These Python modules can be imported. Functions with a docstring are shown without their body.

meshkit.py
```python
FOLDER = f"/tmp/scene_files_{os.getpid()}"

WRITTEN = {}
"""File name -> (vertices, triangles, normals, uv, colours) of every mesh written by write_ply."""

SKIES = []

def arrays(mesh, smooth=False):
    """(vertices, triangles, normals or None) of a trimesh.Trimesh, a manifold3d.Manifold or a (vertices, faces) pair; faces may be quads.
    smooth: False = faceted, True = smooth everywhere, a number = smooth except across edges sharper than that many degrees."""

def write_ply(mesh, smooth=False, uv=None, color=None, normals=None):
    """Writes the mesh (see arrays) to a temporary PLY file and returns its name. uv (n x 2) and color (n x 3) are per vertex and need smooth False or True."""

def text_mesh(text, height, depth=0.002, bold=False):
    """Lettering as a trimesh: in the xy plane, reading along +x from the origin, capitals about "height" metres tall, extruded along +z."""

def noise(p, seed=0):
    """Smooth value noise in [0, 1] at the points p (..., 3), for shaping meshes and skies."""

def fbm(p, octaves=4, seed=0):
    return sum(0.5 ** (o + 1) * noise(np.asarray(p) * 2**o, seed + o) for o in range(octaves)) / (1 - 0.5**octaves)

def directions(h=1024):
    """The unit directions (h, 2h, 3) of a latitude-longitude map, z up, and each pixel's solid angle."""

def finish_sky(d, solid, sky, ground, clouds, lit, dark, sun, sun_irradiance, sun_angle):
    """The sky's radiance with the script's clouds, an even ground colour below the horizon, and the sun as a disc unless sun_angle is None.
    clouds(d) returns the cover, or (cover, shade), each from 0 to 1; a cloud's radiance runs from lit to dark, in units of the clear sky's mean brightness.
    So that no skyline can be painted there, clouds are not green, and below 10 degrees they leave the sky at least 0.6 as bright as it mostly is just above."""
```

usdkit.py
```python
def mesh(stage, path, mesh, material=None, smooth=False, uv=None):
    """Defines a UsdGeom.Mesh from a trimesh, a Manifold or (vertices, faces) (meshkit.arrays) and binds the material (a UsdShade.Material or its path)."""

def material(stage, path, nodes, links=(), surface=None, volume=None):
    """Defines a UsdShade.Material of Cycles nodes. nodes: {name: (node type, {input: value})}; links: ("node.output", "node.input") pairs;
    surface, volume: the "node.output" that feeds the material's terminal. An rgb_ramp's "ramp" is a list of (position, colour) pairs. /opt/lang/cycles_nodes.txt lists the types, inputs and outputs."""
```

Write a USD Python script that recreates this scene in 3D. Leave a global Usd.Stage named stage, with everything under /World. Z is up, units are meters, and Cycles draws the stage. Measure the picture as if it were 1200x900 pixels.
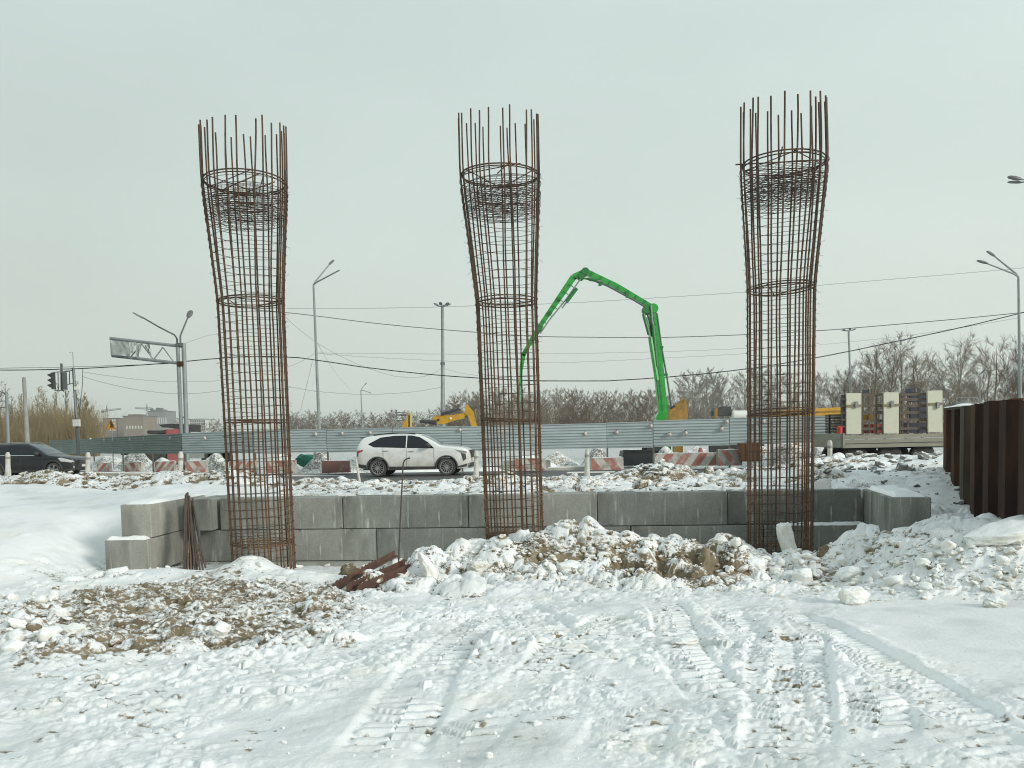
import math, random
import numpy as np, trimesh, usdkit, meshkit
from meshkit import noise, fbm
from pxr import Usd, UsdGeom, UsdLux, UsdShade, Gf, Sdf, Vt
from scipy.spatial import cKDTree
from scipy.ndimage import gaussian_filter
from shapely.geometry import Polygon

stage = Usd.Stage.CreateInMemory()
UsdGeom.SetStageUpAxis(stage, 'Z')
UsdGeom.SetStageMetersPerUnit(stage, 1.0)
stage.SetDefaultPrim(UsdGeom.Xform.Define(stage, '/World').GetPrim())

# ------------------------------------------------------------------ camera
FPX, PX0, PY0 = 950.0, 600.0, 568.0          # focal length and principal point, in pixels of the 1200 x 900 photograph
CAM = np.array([0.0, 0.0, 1.45])
PITCH, ROLL = math.radians(-3.4), math.radians(1.25)
_F = np.array([0, math.cos(PITCH), math.sin(PITCH)])
_U0 = np.array([0, -math.sin(PITCH), math.cos(PITCH)])
_R0 = np.array([1.0, 0, 0])
_R = math.cos(ROLL) * _R0 - math.sin(ROLL) * _U0
_U = math.sin(ROLL) * _R0 + math.cos(ROLL) * _U0
cam = UsdGeom.Camera.Define(stage, '/World/camera')
M = np.eye(4)
M[0, :3], M[1, :3], M[2, :3], M[3, :3] = _R, _U, -_F, CAM
cam.AddTransformOp().Set(Gf.Matrix4d(*M.ravel().tolist()))
cam.CreateHorizontalApertureAttr(36.0)
cam.CreateVerticalApertureAttr(27.0)
cam.CreateFocalLengthAttr(36.0 * FPX / 1200)
cam.CreateVerticalApertureOffsetAttr(36.0 * (PY0 - 450) / 1200)
cam.CreateHorizontalApertureOffsetAttr(0.0)
cam.CreateFStopAttr(0.0)
cam.CreateClippingRangeAttr(Gf.Vec2f(0.05, 20000))
cam.CreateExposureAttr(0.0)

# ------------------------------------------------------------------ sky and sun (bright overcast, a weak sun from the right)
SUN_AZ, SUN_EL = math.atan2(0.80, -0.60), math.radians(21)
sun_dir = np.array([math.sin(SUN_AZ) * math.cos(SUN_EL), math.cos(SUN_AZ) * math.cos(SUN_EL), math.sin(SUN_EL)])
dome = UsdLux.DomeLight.Define(stage, '/World/sky')
dome.GetPrim().SetCustomDataByKey('kind', 'structure')
usdkit.material(stage, '/World/Looks/overcast_sky', {
    'sky': ('sky_texture', {'sky_type': 'single_scattering', 'sun_disc': False, 'sun_elevation': SUN_EL, 'sun_rotation': SUN_AZ, 'aerosol_density': 3.0}),
    'tc': ('texture_coordinate', {}),
    'sep': ('separate_xyz', {}),
    'grad': ('rgb_ramp', {'ramp': [(0.0, (5.85, 6.35, 5.72)), (0.12, (5.62, 6.22, 5.72)), (0.3, (5.36, 6.14, 5.84)), (0.5, (5.35, 6.25, 6.1)), (1.0, (5.2, 6.35, 6.8))]}),
    'map': ('mapping', {'scale': (1.0, 1.0, 2.6)}),
    'n': ('noise_texture', {'scale': 1.7, 'detail': 4.0, 'roughness': 0.5}),
    'mr': ('map_range', {'from_min': 0.3, 'from_max': 0.7, 'to_min': 0.95, 'to_max': 1.05}),
    'mul': ('vector_math', {'math_type': 'scale'}),
    'mx': ('map_range', {'from_min': -0.55, 'from_max': 0.55, 'to_min': 0.93, 'to_max': 1.06}), 'mm': ('math', {'math_type': 'multiply'}),
    'mix': ('mix_color', {'fac': 0.985, 'use_clamp': False}),
    'bg': ('background_shader', {'strength': 0.117}),
}, [('tc.generated', 'sep.vector'), ('sep.z', 'grad.fac'), ('tc.generated', 'map.vector'), ('map.vector', 'n.vector'), ('n.fac', 'mr.value'),
    ('grad.color', 'mul.vector1'), ('sep.x', 'mx.value'), ('mx.result', 'mm.value1'), ('mr.result', 'mm.value2'), ('mm.value', 'mul.scale'), ('sky.color', 'mix.a'), ('mul.vector', 'mix.b'), ('mix.result', 'bg.color')], surface='bg.background')
UsdShade.MaterialBindingAPI.Apply(dome.GetPrim()).Bind(UsdShade.Material.Get(stage, '/World/Looks/overcast_sky'))
sun = UsdLux.DistantLight.Define(stage, '/World/sun')
sun.CreateIntensityAttr(0.66)
sun.CreateNormalizeAttr(True)
sun.CreateAngleAttr(14.0)
sun.CreateColorAttr(Gf.Vec3f(1.0, 0.965, 0.90))
_z = sun_dir
_x = np.cross([0, 0, 1.0], _z); _x /= np.linalg.norm(_x)
_y = np.cross(_z, _x)
SM = np.eye(4); SM[0, :3], SM[1, :3], SM[2, :3] = _x, _y, _z
sun.AddTransformOp().Set(Gf.Matrix4d(*SM.ravel().tolist()))

# ------------------------------------------------------------------ helpers
def at(px, py, d):
    """The point of the place that the photograph shows at pixel (px, py), d metres ahead of the camera."""
    v = (px - PX0) / FPX * _R - (py - PY0) / FPX * _U + _F
    return CAM + v * (d / v[1])

def unit(v):
    v = np.asarray(v, float)
    return v / (np.linalg.norm(v) + 1e-12)

def lerp(a, b, t): return a + (b - a) * t
def sstep(a, b, x):
    t = np.clip((np.asarray(x, float) - a) / (b - a), 0, 1)
    return t * t * (3 - 2 * t)

class MB:
    """Collects pieces into one mesh."""
    def __init__(s): s.v, s.f, s.n = [], [], 0
    def add(s, v, f):
        v, f = np.asarray(v, float), np.asarray(f, int)
        if f.ndim == 2 and f.shape[1] == 4: f = np.vstack([f[:, [0, 1, 2]], f[:, [0, 2, 3]]])
        s.v.append(v); s.f.append(f + s.n); s.n += len(v)
        return s
    def tm(s, m): return s.add(m.vertices, m.faces)
    def frame(s, c, X, Y, Z, hx, hy, hz):
        c, X, Y, Z = (np.asarray(a, float) for a in (c, X, Y, Z))
        v = [c + X * hx * i + Y * hy * j + Z * hz * k for i in (-1, 1) for j in (-1, 1) for k in (-1, 1)]
        return s.add(v, [[0, 1, 3, 2], [4, 6, 7, 5], [0, 4, 5, 1], [2, 3, 7, 6], [0, 2, 6, 4], [1, 5, 7, 3]])
    def box(s, c, size, yaw=0.0):
        ca, sa = math.cos(yaw), math.sin(yaw)
        return s.frame(c, (ca, sa, 0), (-sa, ca, 0), (0, 0, 1), size[0] / 2, size[1] / 2, size[2] / 2)
    def beam(s, p0, p1, w, h=None, up=(0, 0, 1), w1=None, h1=None):
        p0, p1 = np.asarray(p0, float), np.asarray(p1, float)
        h = w if h is None else h
        w1, h1 = w if w1 is None else w1, h if h1 is None else h1
        t = unit(p1 - p0)
        if abs(np.dot(t, up)) > 0.99: up = (0, 1, 0)
        a = unit(np.cross(t, up)); b = np.cross(a, t)
        v = [p + a * i * ww / 2 + b * j * hh / 2 for p, ww, hh in ((p0, w, h), (p1, w1, h1)) for i, j in ((-1, -1), (1, -1), (1, 1), (-1, 1))]
        return s.add(v, [[0, 1, 2, 3], [7, 6, 5, 4], [0, 4, 5, 1], [1, 5, 6, 2], [2, 6, 7, 3], [3, 7, 4, 0]])
    def tube(s, pts, r, n=6, closed=False, cap=True):
        p = np.asarray(pts, float); m = len(p)
        r = np.broadcast_to(np.asarray(r, float), (m,))
        t = np.roll(p, -1, 0) - np.roll(p, 1, 0) if closed else np.gradient(p, axis=0)
        t = t / (np.linalg.norm(t, axis=1, keepdims=True) + 1e-12)
        a = np.zeros_like(t)
        ref = np.array([0.0, 0, 1]) if abs(t[0, 2]) < 0.9 else np.array([1.0, 0, 0])
        prev = unit(np.cross(t[0], ref))
        for i in range(m):
            prev = unit(prev - t[i] * np.dot(prev, t[i])); a[i] = prev
        b = np.cross(t, a)
        ang = np.arange(n) * 2 * np.pi / n
        v = (p[:, None] + r[:, None, None] * (np.cos(ang)[None, :, None] * a[:, None] + np.sin(ang)[None, :, None] * b[:, None])).reshape(-1, 3)
        mm = m if closed else m - 1
        i, j = np.meshgrid(np.arange(mm), np.arange(n), indexing='ij')
        i2 = (i + 1) % m
        q = np.stack([i * n + j, i * n + (j + 1) % n, i2 * n + (j + 1) % n, i2 * n + j], -1).reshape(-1, 4)
        s.add(v, q)
        if cap and not closed:
            for k, rev in ((0, True), (m - 1, False)):
                idx = [k * n + j for j in range(n)]
                f = [[idx[0], idx[j], idx[j + 1]] for j in range(1, n - 1)]
                if rev: f = [x[::-1] for x in f]
                s.f.append(np.asarray(f) + s.n - len(v))
        return s
    def cyl(s, p0, p1, r0, r1=None, n=12): return s.tube([p0, p1], [r0, r0 if r1 is None else r1], n)
    def lathe(s, prof, c, axis=(0, 0, 1), n=24):
        """prof: (radius, height) pairs along axis."""
        z = unit(axis); x = unit(np.cross((0, 1, 0) if abs(z[1]) < 0.9 else (1, 0, 0), z)); y = np.cross(z, x)
        prof = np.asarray(prof, float).copy(); prof[:, 0] = np.maximum(prof[:, 0], 0.002); m = len(prof); ang = np.arange(n) * 2 * np.pi / n
        v = np.asarray(c, float) + prof[:, None, 1:2] * z + prof[:, None, 0:1] * (np.cos(ang)[None, :, None] * x + np.sin(ang)[None, :, None] * y)
        i, j = np.meshgrid(np.arange(m - 1), np.arange(n), indexing='ij')
        q = np.stack([i * n + j, i * n + (j + 1) % n, (i + 1) * n + (j + 1) % n, (i + 1) * n + j], -1).reshape(-1, 4)
        return s.add(v.reshape(-1, 3), q)
    def prism(s, poly, depth, O, X, Y):
        """poly in the plane (X, Y) at O, thickened by depth along X x Y."""
        X, Y = unit(X), unit(Y); Z = np.cross(X, Y)
        m = trimesh.creation.extrude_polygon(Polygon(poly), depth, engine='earcut')
        v = np.asarray(m.vertices)
        return s.add(np.asarray(O, float) + v[:, :1] * X + v[:, 1:2] * Y + v[:, 2:] * Z, m.faces)
    def mesh(s): return trimesh.Trimesh(np.vstack(s.v), np.vstack(s.f), process=False)

_used, BASE = {}, {}
def numbered(parent, name):
    k = (parent, name); n = _used.get(k, 0); _used[k] = n + 1
    return f'{parent}/{name}' if n == 0 else f'{parent}/{name}_{n:03d}'

def tag(prim, label=None, cat=None, group=None, kind=None):
    p = prim.GetPrim() if hasattr(prim, 'GetPrim') else prim
    for k, v in (('label', label), ('category', cat), ('group', group), ('kind', kind)):
        if v: p.SetCustomDataByKey(k, v)
    return p

def thing(name, label=None, cat=None, base=(0, 0, 0), group=None, kind=None):
    path = numbered('/World', name)
    x = UsdGeom.Xform.Define(stage, path)
    x.AddTranslateOp().Set(Gf.Vec3d(*map(float, base)))
    BASE[path] = np.asarray(base, float)
    return tag(x, label, cat, group, kind)

def obj(name, mb, mat, parent=None, smooth=30, label=None):
    """One Mesh prim. Its vertices are in world coordinates (or in its thing's, for a thing built at the origin)."""
    pp = str(parent.GetPath()) if parent is not None else '/World'
    path = numbered(pp, name)
    m = mb.mesh() if isinstance(mb, MB) else mb
    off = BASE.get(pp, np.zeros(3))
    m = trimesh.Trimesh(np.asarray(m.vertices) - off, m.faces, process=False)
    g = usdkit.mesh(stage, path, m, mat, smooth=smooth)
    BASE[path] = off
    p = g.GetPrim()
    if label: p.SetCustomDataByKey('label', label)
    return p

def single(name, mb, mat, label, cat, group=None, kind=None, smooth=30):
    m = mb.mesh() if isinstance(mb, MB) else mb
    lo, hi = np.asarray(m.vertices).min(0), np.asarray(m.vertices).max(0)
    b = np.array([(lo[0] + hi[0]) / 2, (lo[1] + hi[1]) / 2, lo[2]])
    path = numbered('/World', name)
    g = usdkit.mesh(stage, path, trimesh.Trimesh(np.asarray(m.vertices) - b, m.faces, process=False), mat, smooth=smooth)
    g.AddTranslateOp().Set(Gf.Vec3d(*map(float, b)))
    BASE[path] = b
    return tag(g, label, cat, group, kind)

def dup(src, loc, rz=0.0, label=None, group=None, scale=1.0):
    name = src.GetName().rstrip('0123456789').rstrip('_')
    x = UsdGeom.Xform.Define(stage, numbered('/World', name))
    x.GetPrim().GetReferences().AddInternalReference(src.GetPath())
    x.ClearXformOpOrder()
    x.AddTranslateOp().Set(Gf.Vec3d(*map(float, loc)))
    x.AddRotateZOp().Set(math.degrees(rz))
    x.AddScaleOp().Set(Gf.Vec3f(*(np.ones(3) * scale).astype(float).tolist()) if np.ndim(scale) == 0 else Gf.Vec3f(*map(float, scale)))
    x.GetPrim().SetInstanceable(True)
    return tag(x, label, None, group)

# ------------------------------------------------------------------ materials
_mats = {}
def mat(name, c1, c2=None, scale=8.0, rough=0.6, metal=0.0, bump=0.0, bscale=None, lo=0.35, hi=0.65, stretch=(1, 1, 1), spec=0.5, coat=0.0, c3=None, s3=1.5, l3=0.55, h3=0.7):
    """A principled material: two colours mixed by noise in the object's own space, a third in larger patches, a bump."""
    if name in _mats: return _mats[name]
    nodes = {'tc': ('texture_coordinate', {}), 'mp': ('mapping', {'scale': stretch}),
             'n': ('noise_texture', {'scale': scale, 'detail': 6.0, 'roughness': 0.62}),
             'mr': ('map_range', {'from_min': lo, 'from_max': hi, 'clamp': True}),
             'mx': ('mix_color', {'a': c1, 'b': c2 or c1}),
             'p': ('principled_bsdf', {'roughness': rough, 'metallic': metal, 'specular_ior_level': spec, 'coat_weight': coat})}
    links = [('tc.object', 'mp.vector'), ('mp.vector', 'n.vector'), ('n.fac', 'mr.value'), ('mr.result', 'mx.fac')]
    out = 'mx.result'
    if c3 is not None:
        nodes |= {'n3': ('noise_texture', {'scale': s3, 'detail': 5.0, 'roughness': 0.6}), 'mr3': ('map_range', {'from_min': l3, 'from_max': h3, 'clamp': True}), 'mx3': ('mix_color', {'b': c3})}
        links += [('mp.vector', 'n3.vector'), ('n3.fac', 'mr3.value'), ('mr3.result', 'mx3.fac'), (out, 'mx3.a')]
        out = 'mx3.result'
    links.append((out, 'p.base_color'))
    if bump:
        nodes |= {'nb': ('noise_texture', {'scale': bscale or scale * 4, 'detail': 4.0}), 'b': ('bump', {'strength': bump, 'distance': 0.02})}
        links += [('mp.vector', 'nb.vector'), ('nb.fac', 'b.height'), ('b.normal', 'p.normal')]
    _mats[name] = usdkit.material(stage, f'/World/Looks/{name}', nodes, links, surface='p.BSDF')
    return _mats[name]

rust_bar0 = mat('rusty_rebar_plain', (0.125, 0.08, 0.053), (0.07, 0.051, 0.039), 5.0, 0.85, spec=0.25, c3=(0.2, 0.108, 0.058), s3=1.1, l3=0.5, h3=0.75)
rust_bar = usdkit.material(stage, '/World/Looks/rusty_rebar', {   # ribbed bar, rustier towards its foot
    'tc': ('texture_coordinate', {}), 's': ('separate_xyz', {}), 'n': ('noise_texture', {'scale': 5.0, 'detail': 6.0, 'roughness': 0.62}), 'mr': ('map_range', {'from_min': 0.35, 'from_max': 0.65, 'clamp': True}),
    'mx': ('mix_color', {'a': (0.115, 0.076, 0.052), 'b': (0.062, 0.047, 0.038)}), 'n3': ('noise_texture', {'scale': 1.6, 'detail': 5.0, 'roughness': 0.65}), 'nn': ('map_range', {'from_min': 0.3, 'from_max': 0.7, 'to_min': -0.4, 'to_max': 0.4}),
    'zr': ('map_range', {'from_min': 0.0, 'from_max': 7.0, 'to_min': 0.5, 'to_max': 0.0, 'clamp': True}), 'sum': ('math', {'math_type': 'add', 'use_clamp': True}), 'mx3': ('mix_color', {'b': (0.19, 0.106, 0.058)}),
    'w': ('wave_texture', {'wave_type': 'bands', 'bands_direction': 'z', 'scale': 9.0, 'distortion': 2.0}), 'b': ('bump', {'strength': 0.5, 'distance': 0.003}),
    'p': ('principled_bsdf', {'roughness': 0.85, 'specular_ior_level': 0.25})},
    [('tc.object', 'n.vector'), ('n.fac', 'mr.value'), ('mr.result', 'mx.fac'), ('tc.object', 'n3.vector'), ('n3.fac', 'nn.value'), ('tc.object', 's.vector'), ('s.z', 'zr.value'), ('zr.result', 'sum.value1'), ('nn.result', 'sum.value2'),
     ('sum.value', 'mx3.fac'), ('mx.result', 'mx3.a'), ('mx3.result', 'p.base_color'), ('tc.object', 'w.vector'), ('w.fac', 'b.height'), ('b.normal', 'p.normal')], surface='p.BSDF')
rust_wire = mat('rusty_wire', (0.05, 0.04, 0.034), (0.08, 0.052, 0.036), 4.0, 0.85, spec=0.25)
tie_wire_mat = mat('pale_tie_wire', (0.33, 0.27, 0.2), (0.2, 0.14, 0.1), 9.0, 0.6)
rust_plate = mat('rusty_plate', (0.052, 0.025, 0.016), (0.022, 0.014, 0.011), 3.0, 0.9, bump=0.3, bscale=30, stretch=(1, 1, 0.25), spec=0.12, c3=(0.11, 0.046, 0.024), s3=1.2, l3=0.52, h3=0.8)
rust_plate_light = mat('orange_rusty_plate', (0.08, 0.036, 0.021), (0.035, 0.02, 0.014), 3.0, 0.9, spec=0.12, stretch=(1, 1, 0.25), bump=0.3, bscale=30)
old_timber = mat('weathered_timber', (0.075, 0.06, 0.038), (0.035, 0.028, 0.019), 4.0, 0.9, spec=0.2, stretch=(1, 1, 0.15))

def concrete(name, c1, c2, drips):
    nodes = {'tc': ('texture_coordinate', {}),
             'n': ('noise_texture', {'scale': 2.2, 'detail': 7.0, 'roughness': 0.6}), 'mr': ('map_range', {'from_min': 0.3, 'from_max': 0.7, 'clamp': True}), 'mx': ('mix_color', {'a': c1, 'b': c2}),
             'n2': ('noise_texture', {'scale': 38.0, 'detail': 4.0}), 'mr2': ('map_range', {'from_min': 0.3, 'from_max': 0.7, 'to_min': 0.86, 'to_max': 1.1}), 'mul': ('vector_math', {'math_type': 'scale'}),
             'mp': ('mapping', {'scale': (9.0, 9.0, 0.9)}), 'n3': ('noise_texture', {'scale': 1.7, 'detail': 3.0, 'roughness': 0.6}), 'mr3': ('map_range', {'from_min': 0.57, 'from_max': 0.72, 'to_max': drips, 'clamp': True}), 'mx3': ('mix_color', {'b': (0.6, 0.61, 0.56)}),
             'mp4': ('mapping', {'scale': (2.0, 2.0, 0.5), 'location': (3.1, 1.7, 0.4)}), 'n4': ('noise_texture', {'scale': 1.1, 'detail': 5.0}), 'mr4': ('map_range', {'from_min': 0.48, 'from_max': 0.66, 'to_max': 0.75, 'clamp': True}), 'mx4': ('mix_color', {'b': (0.125, 0.128, 0.112)}),
             'oi': ('object_info', {}), 'om': ('map_range', {'to_min': 0.82, 'to_max': 1.16}), 'omul': ('vector_math', {'math_type': 'scale'}),
             'nb': ('noise_texture', {'scale': 60.0, 'detail': 5.0}), 'b': ('bump', {'strength': 0.25, 'distance': 0.01}),
             'p': ('principled_bsdf', {'roughness': 0.85, 'specular_ior_level': 0.3})}
    links = [('tc.object', 'n.vector'), ('n.fac', 'mr.value'), ('mr.result', 'mx.fac'), ('tc.object', 'n2.vector'), ('n2.fac', 'mr2.value'), ('mx.result', 'mul.vector1'), ('mr2.result', 'mul.scale'),
             ('tc.object', 'mp4.vector'), ('mp4.vector', 'n4.vector'), ('n4.fac', 'mr4.value'), ('mr4.result', 'mx4.fac'), ('mul.vector', 'mx4.a'),
             ('tc.object', 'mp.vector'), ('mp.vector', 'n3.vector'), ('n3.fac', 'mr3.value'), ('mr3.result', 'mx3.fac'), ('mx4.result', 'omul.vector1'), ('oi.random', 'om.value'), ('om.result', 'omul.scale'), ('omul.vector', 'mx3.a'), ('mx3.result', 'p.base_color'),
             ('tc.object', 'nb.vector'), ('nb.fac', 'b.height'), ('b.normal', 'p.normal')]
    return usdkit.material(stage, f'/World/Looks/{name}', nodes, links, surface='p.BSDF')
conc_dark2 = concrete('concrete_darkest', (0.19, 0.198, 0.18), (0.125, 0.132, 0.12), 0.5)  # darkest concrete tone, for the last top row block
conc = [concrete('concrete_grey', (0.305, 0.31, 0.277), (0.222, 0.227, 0.203), 0.6), concrete('concrete_dark', (0.27, 0.276, 0.25), (0.185, 0.19, 0.174), 0.4),
        concrete('concrete_warm', (0.38, 0.372, 0.322), (0.315, 0.31, 0.272), 0.25), concrete('concrete_pale', (0.41, 0.415, 0.365), (0.34, 0.345, 0.305), 0.3)]

def ground_material(name):
    """Snow mixed with soil by the mesh's own "dirt" attribute (soil, plus shade painted into hollows), broken up by fine noise."""
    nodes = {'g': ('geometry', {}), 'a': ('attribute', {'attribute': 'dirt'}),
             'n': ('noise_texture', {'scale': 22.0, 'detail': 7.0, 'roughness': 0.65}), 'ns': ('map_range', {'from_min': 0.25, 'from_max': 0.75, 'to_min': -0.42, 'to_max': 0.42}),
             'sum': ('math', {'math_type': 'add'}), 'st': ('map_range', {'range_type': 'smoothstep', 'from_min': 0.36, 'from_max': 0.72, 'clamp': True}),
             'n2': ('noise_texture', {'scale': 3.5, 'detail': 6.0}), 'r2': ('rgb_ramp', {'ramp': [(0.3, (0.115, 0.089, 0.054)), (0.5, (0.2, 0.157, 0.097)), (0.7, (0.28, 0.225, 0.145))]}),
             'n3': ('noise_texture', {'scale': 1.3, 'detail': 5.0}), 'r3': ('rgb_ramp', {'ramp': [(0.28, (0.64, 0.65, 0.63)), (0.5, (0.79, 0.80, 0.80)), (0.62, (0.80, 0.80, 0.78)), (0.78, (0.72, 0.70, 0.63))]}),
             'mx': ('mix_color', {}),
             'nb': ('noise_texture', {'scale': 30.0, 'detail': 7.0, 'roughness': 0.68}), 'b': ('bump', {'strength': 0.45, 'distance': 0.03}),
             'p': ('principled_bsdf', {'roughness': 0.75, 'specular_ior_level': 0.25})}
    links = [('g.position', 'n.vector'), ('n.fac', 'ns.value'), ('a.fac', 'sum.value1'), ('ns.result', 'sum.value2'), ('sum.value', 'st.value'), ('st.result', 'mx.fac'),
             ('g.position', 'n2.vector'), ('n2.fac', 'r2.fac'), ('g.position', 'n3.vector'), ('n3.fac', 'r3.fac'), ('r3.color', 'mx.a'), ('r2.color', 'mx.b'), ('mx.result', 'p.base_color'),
             ('g.position', 'nb.vector'), ('nb.fac', 'b.height'), ('b.normal', 'p.normal')]
    return usdkit.material(stage, f'/World/Looks/{name}', nodes, links, surface='p.BSDF')
ground_mat = ground_material('dirty_snow')

def dusted(name, soil1, soil2, snow_lo, snow_hi, snow=(0.79, 0.80, 0.78)):
    """Soil, stone or ice with snow lying where the surface faces up."""
    nodes = {'g': ('geometry', {}), 's': ('separate_xyz', {}), 'n': ('noise_texture', {'scale': 14.0, 'detail': 6.0}), 'ns': ('map_range', {'from_min': 0.25, 'from_max': 0.75, 'to_min': -0.35, 'to_max': 0.35}),
             'sum': ('math', {'math_type': 'add'}), 'st': ('map_range', {'from_min': snow_lo, 'from_max': snow_hi, 'clamp': True}),
             'n2': ('noise_texture', {'scale': 9.0, 'detail': 5.0}), 'mr': ('map_range', {'from_min': 0.3, 'from_max': 0.7, 'clamp': True}), 'so': ('mix_color', {'a': soil1, 'b': soil2}), 'mx': ('mix_color', {'b': snow}),
             'nb': ('noise_texture', {'scale': 50.0, 'detail': 5.0}), 'b': ('bump', {'strength': 0.4, 'distance': 0.012}), 'p': ('principled_bsdf', {'roughness': 0.8, 'specular_ior_level': 0.25})}
    links = [('g.normal', 's.vector'), ('g.position', 'n.vector'), ('n.fac', 'ns.value'), ('s.z', 'sum.value1'), ('ns.result', 'sum.value2'), ('sum.value', 'st.value'), ('st.result', 'mx.fac'),
             ('g.position', 'n2.vector'), ('n2.fac', 'mr.value'), ('mr.result', 'so.fac'), ('so.result', 'mx.a'), ('mx.result', 'p.base_color'), ('g.position', 'nb.vector'), ('nb.fac', 'b.height'), ('b.normal', 'p.normal')]
    return usdkit.material(stage, f'/World/Looks/{name}', nodes, links, surface='p.BSDF')
snow_mat = dusted('packed_snow', (0.64, 0.62, 0.55), (0.77, 0.775, 0.75), 0.1, 0.75, (0.81, 0.82, 0.81))
dirty_ice = dusted('dirty_snow_lump', (0.36, 0.33, 0.26), (0.66, 0.645, 0.59), 0.2, 0.9)
soil_mat = dusted('snow_dusted_soil', (0.13, 0.102, 0.064), (0.25, 0.2, 0.128), 0.5, 0.95)
brown_soil = dusted('frozen_brown_soil', (0.115, 0.09, 0.056), (0.22, 0.175, 0.112), 0.85, 1.2)
rubble_mat = dusted('grey_rubble', (0.12, 0.12, 0.11), (0.22, 0.21, 0.19), 0.45, 0.85)

# ------------------------------------------------------------------ the lie of the land
TOP = 0.36                                   # top of the block wall
def wall_y(x): return 15.40 - 0.104 * (np.asarray(x, float) + 2.03)      # front face of the block wall

def bump_from(px, py, d, rx, ry, rot=0.0, p=2.0):
    """A mound whose crest is seen at a pixel, d metres ahead."""
    c = at(px, py, d)
    return (c[0], c[1], c[2], rx, ry, rot, p)

MOUNDS = [bump_from(*m) for m in [
    # px, py of the crest, distance, half widths
    (292, 655, 13.0, 0.55, 0.5), (350, 672, 12.6, 1.2, 0.6), (180, 668, 13.0, 1.3, 0.7), (60, 690, 12.0, 1.6, 0.8), (430, 682, 12.0, 0.9, 0.5),
    (500, 655, 12.6, 0.3, 0.35), (548, 646, 12.8, 0.6, 0.5), (585, 640, 12.7, 0.45, 0.5), (640, 626, 12.7, 0.75, 0.6), (688, 617, 12.8, 0.55, 0.55), (728, 627, 12.7, 0.6, 0.55), (780, 638, 12.6, 0.8, 0.6), (835, 640, 12.5, 0.5, 0.5),
    (880, 650, 12.4, 0.5, 0.5), (935, 652, 12.2, 0.5, 0.5), (985, 650, 12.0, 0.5, 0.5), (1015, 628, 12.0, 0.4, 0.4), (1060, 634, 11.7, 0.5, 0.5), (1085, 632, 11.6, 0.5, 0.4), (1112, 616, 11.6, 0.38, 0.4), (1150, 622, 11.0, 0.6, 0.5), (1200, 610, 10.6, 0.8, 0.6), (1270, 612, 10.6, 1.2, 0.8),
    (40, 748, 8.8, 1.1, 0.5), (200, 700, 11.0, 1.8, 0.7), (330, 700, 10.9, 1.1, 0.6), (395, 730, 9.6, 0.5, 0.45),
    (1185, 656, 10.2, 0.8, 0.5), (1095, 645, 11.0, 0.8, 0.5), (1165, 632, 10.5, 0.9, 0.55), (1230, 630, 10.4, 0.9, 0.6)]]
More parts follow.
